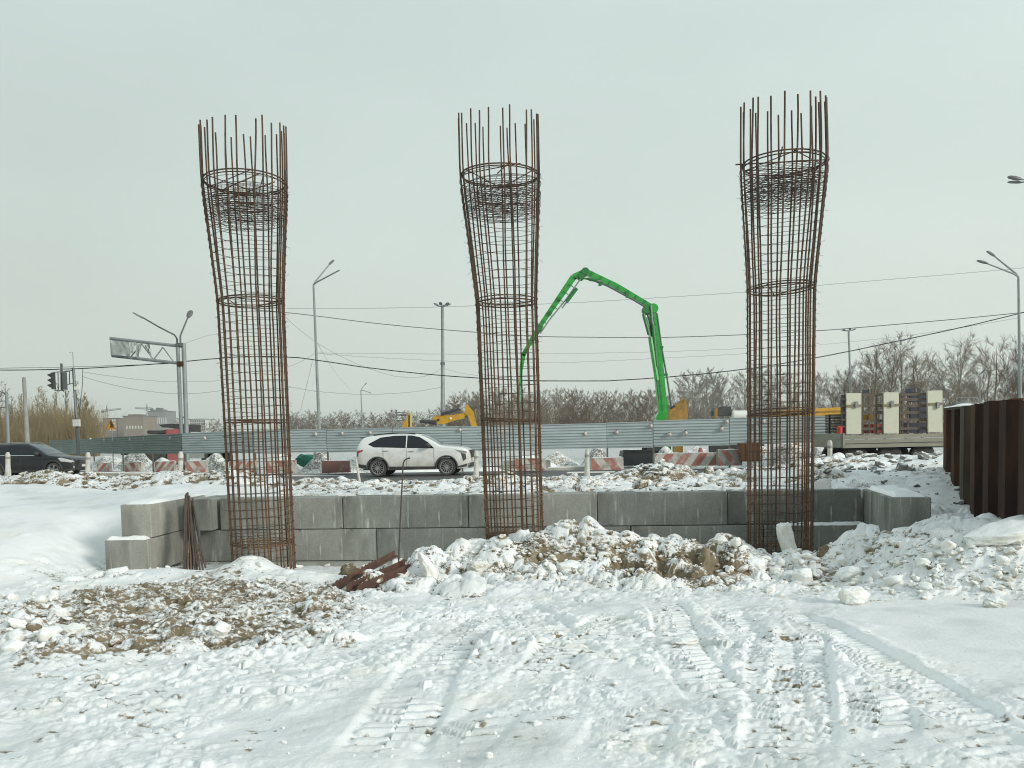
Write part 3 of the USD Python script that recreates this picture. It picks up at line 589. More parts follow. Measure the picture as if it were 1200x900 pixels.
def cage(axis_px, radii_px, d, seed, label, rings_px, mesh_px, tips, nbar=24, extra=()):
    """axis_px: (px, py) down the middle from foot to tip; radii_px: half widths there; d: distance of the axis."""
    r = np.random.default_rng(seed)
    A = np.array([at(px, py, d) for px, py in axis_px]); R = np.array(radii_px) * d / FPX * 0.955
    zs = A[:, 2]; o = np.argsort(zs)
    from scipy.interpolate import PchipInterpolator
    gz = np.linspace(zs.min(), zs.max(), 400)
    def soft(v):                                                           # straight runs with slightly eased bends
        w = np.interp(gz, zs[o], v[o]); w = gaussian_filter(w, 9, mode='nearest'); return lambda q: np.interp(q, gz, w)
    fx, fy, fr = soft(A[:, 0]), soft(A[:, 1]), soft(R)
    cx = lambda zz: np.stack([fx(zz), fy(zz), zz], -1)
    zof = lambda py: float(np.interp(py, [q[1] for q in axis_px][::-1], zs[::-1]))
    z0 = zs.min() - 0.35
    zc = lambda zz: np.clip(zz, zs.min(), zs.max())
    def around(phi, zz, k=1.0):
        c0 = np.stack([fx(zc(zz)), fy(zc(zz)), zz], -1); rr = fr(zc(zz)) * k
        return c0 + np.stack([np.cos(phi) * rr, np.sin(phi) * rr, 0 * zz], -1)
    root = thing('rebar_cage', label, 'rebar cage', (A[0][0], A[0][1], zs.min()))
    zt_long, zt_short = zof(tips[0]), zof(tips[1])
    ph0 = r.uniform(0, 6.28)
    for i in range(nbar):
        phi = ph0 + (i + r.uniform(-0.2, 0.2)) * 2 * np.pi / nbar
        zt = (zt_long if i % 2 == 0 else zt_short) + r.normal(0, 0.02) + 0.10 * math.sin(phi)
        zz = np.linspace(z0, zt, 40)
        # bars wander a little between the hoops
        wob = 0.012 * (noise(np.stack([zz * 0.9, zz * 0 + i * 7.1, zz * 0], 1), seed) - 0.5) * 2
        drift = r.normal(0, 0.05) * sstep(zof(rings_px[1]), zt, zz)
        b = around(phi + wob / 0.55 + drift, zz, 1.0 + 0.0 * zz)
        k = r.uniform(0.0, 0.05) * sstep(zof(rings_px[0]), zt, zz)         # tips splay or lean in a little
        b[:, :2] += np.array([math.cos(phi + 1.3), math.sin(phi + 1.3)]) * (k * 0.5)[:, None]
        rad = np.full(40, 0.0148)
        obj('bar', MB().tube(b, rad, 6), rust_bar, root, smooth=True)
    # spiral
    zt = zof(rings_px[0]); 
    turns = int((zt - zs.min()) / 0.15)
    n = turns * 30
    zz = np.linspace(zs.min() + 0.05, zt, n); phi = np.linspace(0, turns * 2 * np.pi, n) + ph0
    zz2 = zz + 0.018 * (noise(np.stack([phi * 0.5, phi * 0, phi * 0], 1), seed + 1) - 0.5) * 2
    sp = around(phi, zz2, 1.0)
    sp[:, :2] += (sp[:, :2] - np.stack([fx(zc(zz2)), fy(zc(zz2))], 1)) * (0.022 / fr(zc(zz2)))[:, None]
    obj('spiral', MB().tube(sp, 0.005, 4), rust_wire, root, smooth=True)
    # stiffening hoops, each doubled and braced
    for k, py in enumerate(rings_px):
        zr = zof(py); th = np.linspace(0, 2 * np.pi, 48, endpoint=False); tilt = r.normal(0, 0.012, 2)
        m = MB()
        for dz, kk, rad in ((0, 0.965, 0.0135), (r.uniform(0.03, 0.06) * (1 if k else -1), 0.95, 0.0105)):
            zz = zr + dz + tilt[0] * np.cos(th) + tilt[1] * np.sin(th)
            m.tube(around(th, zz, kk), rad, 5, closed=True)
        hp = obj('hoop', m, rust_bar, root, smooth=True)
        for q in range(3):
            a0 = ph0 + q * 2.09 + r.uniform(-.4, .4) + k; a1 = a0 + r.uniform(1.8, 2.6)
            e = around(np.array([a0, a1]), np.array([zr - 0.02, zr + 0.015 + r.normal(0, .02)]), 0.97)
            obj('brace', MB().tube([e[0], e[1]], 0.009, 5), rust_bar, hp, smooth=True)
    # tiers of crossed mesh below the top hoop
    zt, zb = zof(mesh_px[0]), zof(mesh_px[1])
    nt = 5
    for t in range(nt):
        zz = lerp(zt, zb, (t + 0.3) / nt); rr = float(fr(zc(zz))) * 0.95; c0 = np.array([float(fx(zc(zz))), float(fy(zc(zz))), zz])
        m = MB(); an = 0.35 + r.uniform(-0.5, 0.5); tx, ty = r.normal(0, 0.03, 2)
        for u in (np.array([math.cos(an), math.sin(an)]), np.array([-math.sin(an), math.cos(an)])):
            w = np.array([-u[1], u[0]])
            for s_ in np.arange(-rr + 0.05, rr, 0.115):
                hl = math.sqrt(max(rr * rr - s_ * s_, 0.0004)) * r.uniform(0.95, 1.03)
                a_, b_ = u * s_ - w * hl, u * s_ + w * hl
                P = [c0 + np.array([*a_, tx * a_[0] + ty * a_[1]]), c0 + np.array([*b_, tx * b_[0] + ty * b_[1]])]
                m.tube(P, 0.0044, 4)
        for q in range(3):                                                  # the hoop that each tier is tied to
            pass
        th = np.linspace(0, 2 * np.pi, 40, endpoint=False)
        m.tube(around(th, zz + tx * np.cos(th) * rr + ty * np.sin(th) * rr, 1.03), 0.006, 4, closed=True)
        obj('mesh_tier', m, rust_wire, root, smooth=True)
    for e in extra:                                                         # loose short rods across the top hoop
        obj('loose_rod', MB().tube([at(*q) for q in e], 0.012, 5), rust_bar, root, smooth=True)
    # twisted ends of the tying wire, sticking out all over
    m = MB()
    for _ in range(150):
        zz = r.uniform(zs.min() + 0.2, zof(rings_px[0])); phi = r.uniform(0, 6.28)
        p = around(np.array([phi]), np.array([zz]), 1.03)[0]; dirn = np.array([math.cos(phi), math.sin(phi), r.uniform(-.6, .6)])
        m.tube([p, p + dirn * r.uniform(0.02, 0.05), p + dirn * r.uniform(0.04, 0.075) + np.array([0, 0, r.uniform(-.03, .02)])], 0.0028, 3)
    tag(obj('tie_wire', m, rust_wire, root), kind='stuff')
    m = MB()
    for _ in range(12):                                                     # loops of bright wire near the foot
        zz = r.uniform(zs.min() + 0.5, zs.min() + 1.1); phi = r.uniform(3.4, 6.1); th = np.linspace(0, r.uniform(3, 6), 14)
        p = around(np.array([phi]), np.array([zz]), 1.05)[0]; s_ = r.uniform(0.03, 0.09)
        m.tube(p + np.stack([np.cos(th) * s_, -0.02 - 0.05 * th / 6, np.sin(th) * s_ * r.uniform(.5, 1.6)], 1), 0.0025, 3)
    tag(obj('wire_loop', m, tie_wire_mat, root), kind='stuff')
    return root

cage([(310, 668), (306, 600), (301, 495), (294, 352), (286.8, 214), (284.5, 137)], [37, 37.2, 37.8, 38.4, 49.3, 49.5], 14.7, 1,
     'leftmost tall rebar cage, leaning left, beside the leaning rod bundle', [213, 354, 495, 637], (226, 263), (147, 149), 23, extra=[[(262, 222, 14.6), (305, 203, 14.9)], [(270, 232, 14.5), (322, 213, 15.0)]])
cage([(604.5, 650), (602, 600), (598.5, 492), (593.5, 353), (585.8, 206), (584, 126)], [35, 35.3, 35.8, 36.5, 48.3, 47.8], 14.3, 2,
     'middle rebar cage, standing before the white car nose behind a snow heap', [205, 355, 493, 628], (217, 255), (136, 138), 22, extra=[[(583, 203, 14.0), (598, 189, 14.5)]])
cage([(913.5, 660), (914, 600), (914.5, 484), (915, 337), (918.5, 192), (917.5, 109)], [38, 38.2, 38.6, 39.2, 50.3, 48.2], 13.8, 3,
     'rightmost and tallest rebar cage, a white ice slab at its foot', [191, 339, 485, 646], (203, 241), (120, 122), 23, extra=[[(862, 193, 13.7), (972, 187, 13.9)], [(912, 192, 13.4), (917, 172, 13.5)]])
# ------------------------------------------------------------------ sheet piling on the right
def pile_pt(yy): return np.array([7.66 + (yy - 13.0) * 0.413, yy, 0])
PD = unit(pile_pt(19) - pile_pt(13)); PN = np.array([PD[1], -PD[0], 0])        # along, and away from the viewer
from shapely.geometry import LineString
wallp = thing('sheet_pile_wall', 'rusty brown steel sheet pile wall running back along the gully', 'sheet pile wall', pile_pt(14))
s0 = pile_pt(19.15)
rp = np.random.default_rng(5)
for k in range(13):
    t = [(0, .16), (.1, 0.0), (.65, 0.0), (.75, .16)] if k % 2 == 0 else [(0, .16), (.1, .32), (.65, .32), (.75, .16)]
    lock = [(-0.012, .19 - .03), (0.0, .19 + .02)]
    poly = LineString(t).buffer(0.008, cap_style='flat', join_style='mitre')
    O = s0 - PD * 0.75 * (k + 1)
    zt = 1.88 - 0.012 * k + (0.0 if k < 5 else 0.05) + rp.normal(0, 0.022)
    mm_ = trimesh.creation.extrude_polygon(poly, zt + 1.6, engine='earcut')
    v = np.asarray(mm_.vertices)
    W = O + v[:, :1] * PD + v[:, 1:2] * PN + np.array([0, 0, 1]) * (v[:, 2:] - 1.6)
    q = obj('sheet_pile', trimesh.Trimesh(W, mm_.faces, process=False), [rust_plate, rust_plate_light, rust_plate, rust_plate][k % 4] if k != 4 else old_timber, wallp, smooth=False)
    a = O + PD * 0.0 + PN * .16
    m = MB().cyl([*(a[:2]), -1.6], [*(a[:2]), zt - 0.01], 0.024, n=7)
    obj('interlock', m, rust_plate_light, q)
m = MB()                                                                       # snow on the first piles' capping timber
a, b = s0 - PD * 0.1, s0 - PD * 2.9
single('capping_beam', MB().beam([*(a + PN * .2)[:2], 1.865], [*(b + PN * .2)[:2], 1.835], 0.42, 0.05), old_timber, 'snow covered timber lying on the far end of the sheet piles', 'timber')
n_ = 30; gx, gy = np.meshgrid(np.linspace(0, 2.75, n_), np.linspace(-0.23, 0.23, 8), indexing='ij')
hh = 0.05 * np.sqrt(np.maximum(1 - (gy / 0.23) ** 2, 0)) * (0.6 + 0.8 * noise(np.stack([gx * 3, gy * 3, gx * 0], -1), 3)) * sstep(0, .1, np.minimum(gx, 2.75 - gx))
S = (s0 - PD * 0.13 + PN * .2)[None, None] - gx[..., None] * PD + gy[..., None] * PN + np.array([0, 0, 1.0]) * (1.892 - 0.0107 * gx + hh)[..., None]
i_, j_ = np.meshgrid(np.arange(n_ - 1), np.arange(7), indexing='ij')
single('snow_strip', MB().add(S.reshape(-1, 3), np.stack([i_ * 8 + j_, i_ * 8 + j_ + 1, (i_ + 1) * 8 + j_ + 1, (i_ + 1) * 8 + j_], -1).reshape(-1, 4)), snow_mat, 'strip of snow lying on the far sheet piles', 'snow', smooth=True)

# ------------------------------------------------------------------ snow lumps and slabs
import manifold3d as m3d
def chunk(size, seed, npts=16, jag=0.12, res=0.16, smooth_n=2, yaw=0.0, tilt=0.0, roll=0.0):
    """An angular lump of frozen snow: the hull of scattered points, worn and pitted."""
    r = np.random.default_rng(seed)
    u = r.normal(size=(npts, 3)); u /= np.linalg.norm(u, axis=1, keepdims=True)
    u = np.sign(u) * np.abs(u) ** (0.35 if npts >= 60 else 1.0)
    hull = m3d.Manifold.hull_points([tuple(map(float, q)) for q in u * r.uniform(0.75, 1.05, (npts, 1))]).refine_to_length(res)
    k = hull.to_mesh(); t = trimesh.Trimesh(np.asarray(k.vert_properties[:, :3], float), np.asarray(k.tri_verts), process=True)
    trimesh.smoothing.filter_taubin(t, iterations=smooth_n)
    v = np.asarray(t.vertices)
    d = (fbm(v * 2.6 + seed * 3.3, 4, seed) - 0.5) * 2 * jag + (fbm(v * 7 + seed, 3, seed) - 0.5) * jag * 0.9
    v = v * (1 + d[:, None])
    v = v * np.asarray(size, float) / 2
    T = trimesh.transformations.euler_matrix(roll, tilt, yaw, 'rxyz')[:3, :3]
    return trimesh.Trimesh(v @ T.T, t.faces, process=False)

def place(m, p): return trimesh.Trimesh(np.asarray(m.vertices) + np.asarray(p, float), m.faces, process=False)
CH = [  # px, py of the middle, distance, size (m), seed, yaw, tilt, roll, material, name, label, category
    (922, 632, 12.6, (0.24, 0.15, 0.58), 11, 0.2, -0.24, 0.1, snow_mat, 'ice_slab', 'upright white ice slab at the foot of the right rebar cage', 'ice slab'),
    (501, 668, 12.0, (0.26, 0.30, 0.62), 12, 0.4, -0.5, 0.1, snow_mat, 'snow_block', 'pointed white snow block leaning beside the rusty strips', 'snow block'),
    (1000, 708, None, (0.40, 0.32, 0.30), 13, 0.5, 0, 0, snow_mat, 'snow_ball', 'lone round snow lump on the smooth snow', 'snow lump'),
    (668, 668, 11.9, (0.62, 0.5, 0.36), 14, 0.2, 0.1, 0, snow_mat, 'snow_boulder', 'rounded white snow boulder below the highest heap', 'snow lump'),
    (1180, 622, 10.2, (1.2, 0.75, 0.26), 15, 0.1, -0.22, 0.15, snow_mat, 'snow_slab', 'thick tilted snow slab crowning the heap by the sheet piles', 'snow slab'),
    (1158, 680, 9.9, (0.85, 0.5, 0.42), 16, -0.3, 0.35, 0.2, snow_mat, 'snow_slab', 'smooth sloping snow slab below the heap crowning slab', 'snow slab'),
    (1117, 628, 11.3, (0.48, 0.4, 0.5), 17, 0.3, 0.2, 0, snow_mat, 'snow_boulder', 'pointed snow peak left of the thick tilted slab', 'snow lump'),
    (1008, 636, 11.9, (0.36, 0.36, 0.36), 18, 0.1, 0, 0, dirty_ice, 'snow_boulder', 'yellowish snow boulder under the right corner block', 'snow lump'),
    (1040, 637, 11.8, (0.46, 0.4, 0.36), 19, 0.9, 0, 0.2, dirty_ice, 'snow_boulder', 'larger yellowish snow lump before the round concrete stub', 'snow lump'),
    (1052, 686, 10.6, (0.34, 0.24, 0.34), 20, 0.4, 0.3, 0, snow_mat, 'snow_block', 'rounded snow block left of the leaning flat slab', 'snow block'),
    (1086, 685, 10.5, (0.42, 0.3, 0.14), 21, 0.5, -0.75, 0, dirty_ice, 'snow_slab', 'grey flat snow slab leaning on the rounded block', 'snow slab'),
    (972, 651, 11.9, (0.5, 0.4, 0.4), 22, 0.2, 0, 0, brown_soil, 'soil_clod', 'brown soil clod capped with snow right of the right cage', 'soil clod'),
    (409, 655, 13.2, (0.38, 0.34, 0.3), 23, 0.4, 0, 0, brown_soil, 'soil_clod', 'dark brown clod between the left cage and the rusty strips', 'soil clod'),
    (594, 657, 12.2, (0.34, 0.3, 0.36), 24, 0.2, 0.2, 0, snow_mat, 'snow_boulder', 'white snow lump at the foot of the middle cage', 'snow lump'),
    (684, 636, 12.4, (0.3, 0.3, 0.52), 25, 0.7, 0.1, 0, dirty_ice, 'snow_block', 'yellowish icy block standing at the top of the highest heap', 'snow block'),
    (292, 662, 12.9, (0.42, 0.36, 0.34), 26, 0.1, 0, 0, snow_mat, 'snow_boulder', 'white snow lump at the foot of the left cage', 'snow lump'),
    (259, 753, None, (0.2, 0.18, 0.17), 27, 0.4, 0, 0, snow_mat, 'snow_ball', 'small white lump lying on the brown soil patch', 'snow lump'),
    (885, 664, 11.8, (0.42, 0.36, 0.4), 28, 1.0, 0.2, 0, snow_mat, 'snow_boulder', 'white snow boulder left of the upright ice slab', 'snow lump'),
    (940, 676, 11.2, (0.4, 0.34, 0.32), 29, 0.3, -0.2, 0.2, snow_mat, 'snow_boulder', 'snow boulder right below the upright ice slab', 'snow lump'),
    (995, 672, 11.0, (0.5, 0.36, 0.3), 30, 0.0, 0.2, 0.3, snow_mat, 'snow_boulder', 'pale snow boulder above the lone round lump', 'snow lump'),
    (846, 652, 12.2, (0.3, 0.24, 0.46), 31, 0.6, 0.3, 0, snow_mat, 'snow_block', 'upright snow block at the right end of the brown soil heap', 'snow block'),
    (560, 668, 12.0, (0.5, 0.4, 0.4), 32, 0.6, 0.1, 0, dirty_ice, 'snow_boulder', 'greyish snow boulder left of the middle cage foot', 'snow lump'),
    (88, 757, None, (0.34, 0.26, 0.22), 33, 0.6, 0.1, 0, dirty_ice, 'snow_boulder', 'dirty snow lump at the left end of the soil patch', 'snow lump'),
    (1165, 712, None, (0.34, 0.3, 0.2), 34, 0.6, 0.1, 0, dirty_ice, 'snow_boulder', 'low crumbly snow lump on the smooth snow by the right edge', 'snow lump'),
    (803, 756, None, (0.3, 0.2, 0.1), 35, 0.2, 0.0, 0, dirty_ice, 'snow_slab', 'grey flat slab broken out between two tyre tracks', 'snow slab')]
for px, py, d, size, seed, yw, tl, rl, mt, nm, lab, ct in CH:
    if d is None:
        p = hit(px, py); p = np.array([p[0], p[1], ground_z(p[0], p[1])[0] + size[2] * 0.3])
    else: p = at(px, py, d)
    if nm == 'snow_boulder': size = tuple(q * 0.85 for q in size)
    c_ = chunk(size, seed, jag=0.17 if mt is snow_mat else 0.22, yaw=yw, tilt=tl, roll=rl, res=0.075, smooth_n=14, npts=(60 if nm == 'ice_slab' else 48 if nm in ('snow_ball', 'snow_boulder') else 26))
    c_ = place(c_, p)
    lo = np.asarray(c_.vertices)[:, 2].min(); gz = ground_z(p[0], p[1])[0]
    if lo > gz - 0.04: c_ = place(c_, (0, 0, gz - 0.04 - lo - (0.0)))
    single(nm, c_, mt, lab, ct, smooth=45)

# the broken snow that nobody would count
protos = [chunk((1, 1, 1), 200 + k, npts=20, jag=0.28, res=0.26, smooth_n=6) for k in range(8)]
def scatter(name, spots, material):
    r = np.random.default_rng(len(name) + len(spots)); vs, fs, n = [], [], 0
    for px_, py_, s_ in spots:
        t = protos[r.integers(8)]
        v = np.asarray(t.vertices) * (s_ * r.uniform(0.7, 1.3, 3) * np.array([1.15, 1, 0.75]))
        T = trimesh.transformations.euler_matrix(r.uniform(-.5, .5), r.uniform(-.5, .5), r.uniform(0, 6.28))[:3, :3]
        v = v @ T.T + np.array([px_, py_, float(ground_z(px_, py_)[0]) + s_ * 0.12])
        vs.append(v); fs.append(np.asarray(t.faces) + n); n += len(v)
    p = obj(name, trimesh.Trimesh(np.vstack(vs), np.vstack(fs), process=False), material, smooth=50)
    tag(p, kind='stuff')
rs = np.random.default_rng(17)
def spots_px(n, x0, x1, y0, y1, s0_, s1_):
    out = []
    for _ in range(n):
        p = hit(rs.uniform(x0, x1), rs.uniform(y0, y1)); out.append((p[0], p[1], s0_ * (s1_ / s0_) ** rs.random() ** 2.2))
    return out
sp = spots_px(150, 840, 1120, 645, 695, 0.05, 0.24) + spots_px(60, 480, 760, 650, 690, 0.05, 0.2) + spots_px(60, 1060, 1200, 640, 705, 0.05, 0.24) + spots_px(50, 30, 420, 665, 700, 0.04, 0.16) + spots_px(70, 0, 70, 700, 770, 0.05, 0.26) + spots_px(150, 100, 1150, 720, 890, 0.015, 0.06)
scatter('snow_rubble', sp, snow_mat)
sp = spots_px(420, 840, 1200, 640, 705, 0.03, 0.16) + spots_px(160, 470, 770, 645, 695, 0.03, 0.14) + spots_px(60, 0, 70, 700, 770, 0.03, 0.14) + spots_px(120, 620, 760, 622, 660, 0.03, 0.16)
sp += [(q, float(wall_y(q)) - rs.uniform(0.15, 0.9), rs.uniform(0.03, 0.15)) for q in rs.uniform(-5.2, 5.6, 120)]
scatter('dirty_snow_rubble', sp, dirty_ice)
sp = spots_px(110, 860, 1190, 645, 690, 0.02, 0.1) + spots_px(60, 480, 600, 645, 685, 0.02, 0.09)
scatter('dark_soil_crumbs', sp, soil_mat)
sp = spots_px(170, 640, 870, 635, 695, 0.03, 0.13) + spots_px(60, 585, 640, 640, 660, 0.04, 0.14) + spots_px(170, 40, 415, 690, 765, 0.025, 0.15)
scatter('soil_rubble', sp, soil_mat)
def spots_at(n, px0, px1, d0, d1, s0_, s1_):
    out = []
    for _ in range(n):
        d = rs.uniform(d0, d1); p = at(rs.uniform(px0, px1), 560, d); out.append((p[0], p[1], s0_ * (s1_ / s0_) ** rs.random() ** 1.8))
    return out
scatter('roadside_clods', spots_at(380, -60, 270, 22.2, 24.6, 0.05, 0.24) + spots_at(60, 270, 600, 21.5, 24.4, 0.06, 0.26), soil_mat)
scatter('roadside_rubble', spots_at(320, 330, 1000, 17, 24.6, 0.035, 0.2) + [(q, float(wall_y(q)) + rs.uniform(0.3, 0.9), rs.uniform(0.03, 0.11)) for q in rs.uniform(-5.4, 6.0, 130)] + spots_at(60, 740, 800, 24, 25.6, 0.08, 0.34) + spots_at(140, 950, 1100, 19, 24, 0.05, 0.34) + spots_at(90, 1030, 1150, 15.5, 21, 0.04, 0.2), rubble_mat)
for px, py, d, s_, lab in [(962, 552, 23.4, (0.9, 0.6, 0.5), 'dark snow topped boulder behind the right rebar cage'), (990, 556, 22.6, (0.5, 0.45, 0.35), 'smaller grey boulder beside the dark boulder'), (1030, 545, 22.0, (1.0, 0.7, 0.4), 'broad snowy boulder in front of the flatbed trailer'), (1080, 547, 21.5, (1.2, 0.8, 0.5), 'long dark boulder below the trailer right end'), (745, 555, 25.4, (0.5, 0.4, 0.42), 'dark clod on the rubble pile by the striped barriers')]:
    single('boulder', place(chunk(s_, int(px), jag=0.2, yaw=0.4), at(px, py, d)), rubble_mat, lab, 'boulder', smooth=40)

# round concrete stub with a thick snow cap, below the right corner block
c = at(1068, 630, 11.9)
t_ = thing('concrete_stub', 'round concrete stub under a thick snow cap at the right corner', 'concrete stub', (c[0], c[1], c[2] - 0.5))
obj('body', MB().lathe([(0, -0.5), (0.27, -0.5), (0.275, 0.03), (0.26, 0.045), (0, 0.045)], c, n=32), conc[1], t_)
obj('snow_cap', MB().lathe([(0.262, 0.048), (0.275, 0.08), (0.25, 0.12), (0.15, 0.145), (0.0, 0.15)], c, n=32), snow_mat, t_, smooth=60)

# ------------------------------------------------------------------ steel lying about
dark_steel = mat('dark_old_steel', (0.05, 0.04, 0.034), (0.1, 0.07, 0.05), 3.0, 0.75)
b0 = at(226, 664, 14.5)
t_ = thing('rod_bundle', 'bundle of dark steel rods leaning on the left corner blocks', 'rod bundle', b0)
rr_ = np.random.default_rng(3)
for a, b in [((215, 666), (217.5, 580)), ((217.5, 666), (218.5, 578)), ((220, 667), (219, 583)), ((222.5, 667), (220, 577)), ((225, 667), (221, 586)), ((228, 667), (222, 581)), ((231, 666), (223, 590)), ((234, 665), (224, 587)), ((237, 663), (225.5, 584)), ((240, 661), (226, 593)), ((232, 661), (220, 628)), ((217, 667), (221, 600)), ((224, 668), (223, 596)), ((229, 667), (225, 600))]:
    p, q = at(*a, 14.35 + rr_.uniform(-.05, .08)), at(*b, 15.0 + rr_.uniform(-.1, .1))
    mid = (p + q) / 2 + rr_.normal(0, 0.012, 3)
    obj('rod', MB().tube([p - (q - p) * 0.06, mid, q], 0.016, 6), dark_steel if rr_.random() < .75 else rust_bar, t_)
pts = [at(467, 662, 14.35), at(469, 612, 14.35), at(472, 552, 14.35), at(472.6, 543, 14.35), at(474, 539.5, 14.35), at(477, 537.6, 14.35), at(480.5, 536.6, 14.35)]
single('bent_rod', MB().tube(pts, 0.0135, 7), dark_steel, 'thin upright steel rod with a bent top, in front of the white car', 'steel rod', smooth=60)
rust_strip = mat('rusty_strip', (0.115, 0.055, 0.036), (0.06, 0.038, 0.03), 7.0, 0.8, c3=(0.16, 0.085, 0.055), s3=2.0)
for (a, b, w, lab, dd) in [((391, 691), (462, 650), 0.075, 'rusty toothed steel strip lying highest, ends above the others', 1.35), ((406, 694), (474, 661), 0.085, 'middle rusty toothed steel strip, snow along its back', 1.1), ((418, 694), (481, 665), 0.07, 'lowest rusty steel strip, smooth edged at its right end', 1.0)]:
    p = hit(*a); p = p + np.array([0, 0, 0.02]); q = at(*b, p[1] + dd)
    t_ = thing('steel_strip', lab, 'steel strip', p)
    X = unit(q - p); L = np.linalg.norm(q - p); Yv = unit(np.array([0, -0.35, 1]) - X * np.dot(X, [0, -0.35, 1]))
    poly = [(0, 0), (L, 0), (L, w)]
    nt_ = 11; xe = L * 0.62
    poly.append((xe, w))
    for k in range(nt_):
        x1_ = xe * (1 - k / nt_); poly += [(x1_ - 0.01, w + 0.028), (x1_ - xe / nt_ + 0.035, w)]
    poly.append((0, w * 0.9))
    obj('web', MB().prism(poly, 0.012, p, X, Yv), rust_strip, t_, smooth=False)
    Zv = np.cross(X, Yv)
    obj('flange', MB().frame((p + q) / 2 + Zv * 0.035 - Yv * 0.004, X, Zv, Yv, L / 2, 0.04, 0.006), rust_strip, t_, smooth=False)
single('rust_plate', MB().beam(at(199, 669, 13.9), at(214, 666, 14.1), 0.12, 0.03), rust_strip, 'small rusty plate sticking out of the snow below the left corner block', 'steel plate')
# ------------------------------------------------------------------ cars
def paint(name, c, rough=0.25, metal=0.0, coat=0.6, dirt=(0.2, 0.19, 0.17), amount=0.5):
    nodes = {'tc': ('texture_coordinate', {}), 's': ('separate_xyz', {}), 'n': ('noise_texture', {'scale': 4.0, 'detail': 5.0}), 'nm': ('map_range', {'from_min': 0.3, 'from_max': 0.7, 'to_min': -0.25, 'to_max': 0.25}),
             'sum': ('math', {'math_type': 'add'}), 'mr': ('map_range', {'from_min': 0.15, 'from_max': 0.95, 'to_min': amount, 'to_max': 0.0, 'clamp': True}), 'mx': ('mix_color', {'a': c, 'b': dirt}),
             'p': ('principled_bsdf', {'roughness': rough, 'metallic': metal, 'coat_weight': coat, 'coat_roughness': 0.12})}
    return usdkit.material(stage, f'/World/Looks/{name}', nodes, [('tc.object', 's.vector'), ('tc.object', 'n.vector'), ('n.fac', 'nm.value'), ('s.z', 'sum.value1'), ('nm.result', 'sum.value2'), ('sum.value', 'mr.value'), ('mr.result', 'mx.fac'), ('mx.result', 'p.base_color')], surface='p.BSDF')
white_paint = paint('pearl_white_paint', (0.70, 0.71, 0.69), amount=0.75, dirt=(0.36, 0.33, 0.26))  # road dirt low down, plus greyer side shading painted into the lower body
black_paint = paint('dark_car_paint', (0.008, 0.009, 0.012), coat=0.25, rough=0.32, amount=0.3, dirt=(0.07, 0.066, 0.06))
car_glass = mat('tinted_glass', (0.008, 0.01, 0.014), rough=0.08, spec=0.35, coat=0.25)
screen_glass = mat('windscreen_glass', (0.03, 0.042, 0.05), rough=0.08, spec=0.5, coat=0.35)
black_plastic = mat('black_plastic', (0.03, 0.03, 0.03), (0.055, 0.053, 0.05), 6.0, 0.7)
tyre_rubber = mat('tyre_rubber', (0.028, 0.027, 0.026), (0.07, 0.066, 0.06), 9.0, 0.85)
alloy = mat('wheel_alloy', (0.45, 0.45, 0.45), (0.28, 0.27, 0.26), 7.0, 0.4, metal=0.7)
lamp_clear = mat('headlamp_lens', (0.62, 0.64, 0.62), (0.4, 0.42, 0.42), 20.0, 0.1, coat=1.0)
lamp_red = mat('tail_lamp_lens', (0.35, 0.012, 0.015), rough=0.2, coat=1.0)
chrome = mat('chrome', (0.6, 0.6, 0.6), rough=0.18, metal=1.0)
plate_white = mat('plate_white', (0.66, 0.66, 0.62), rough=0.5)

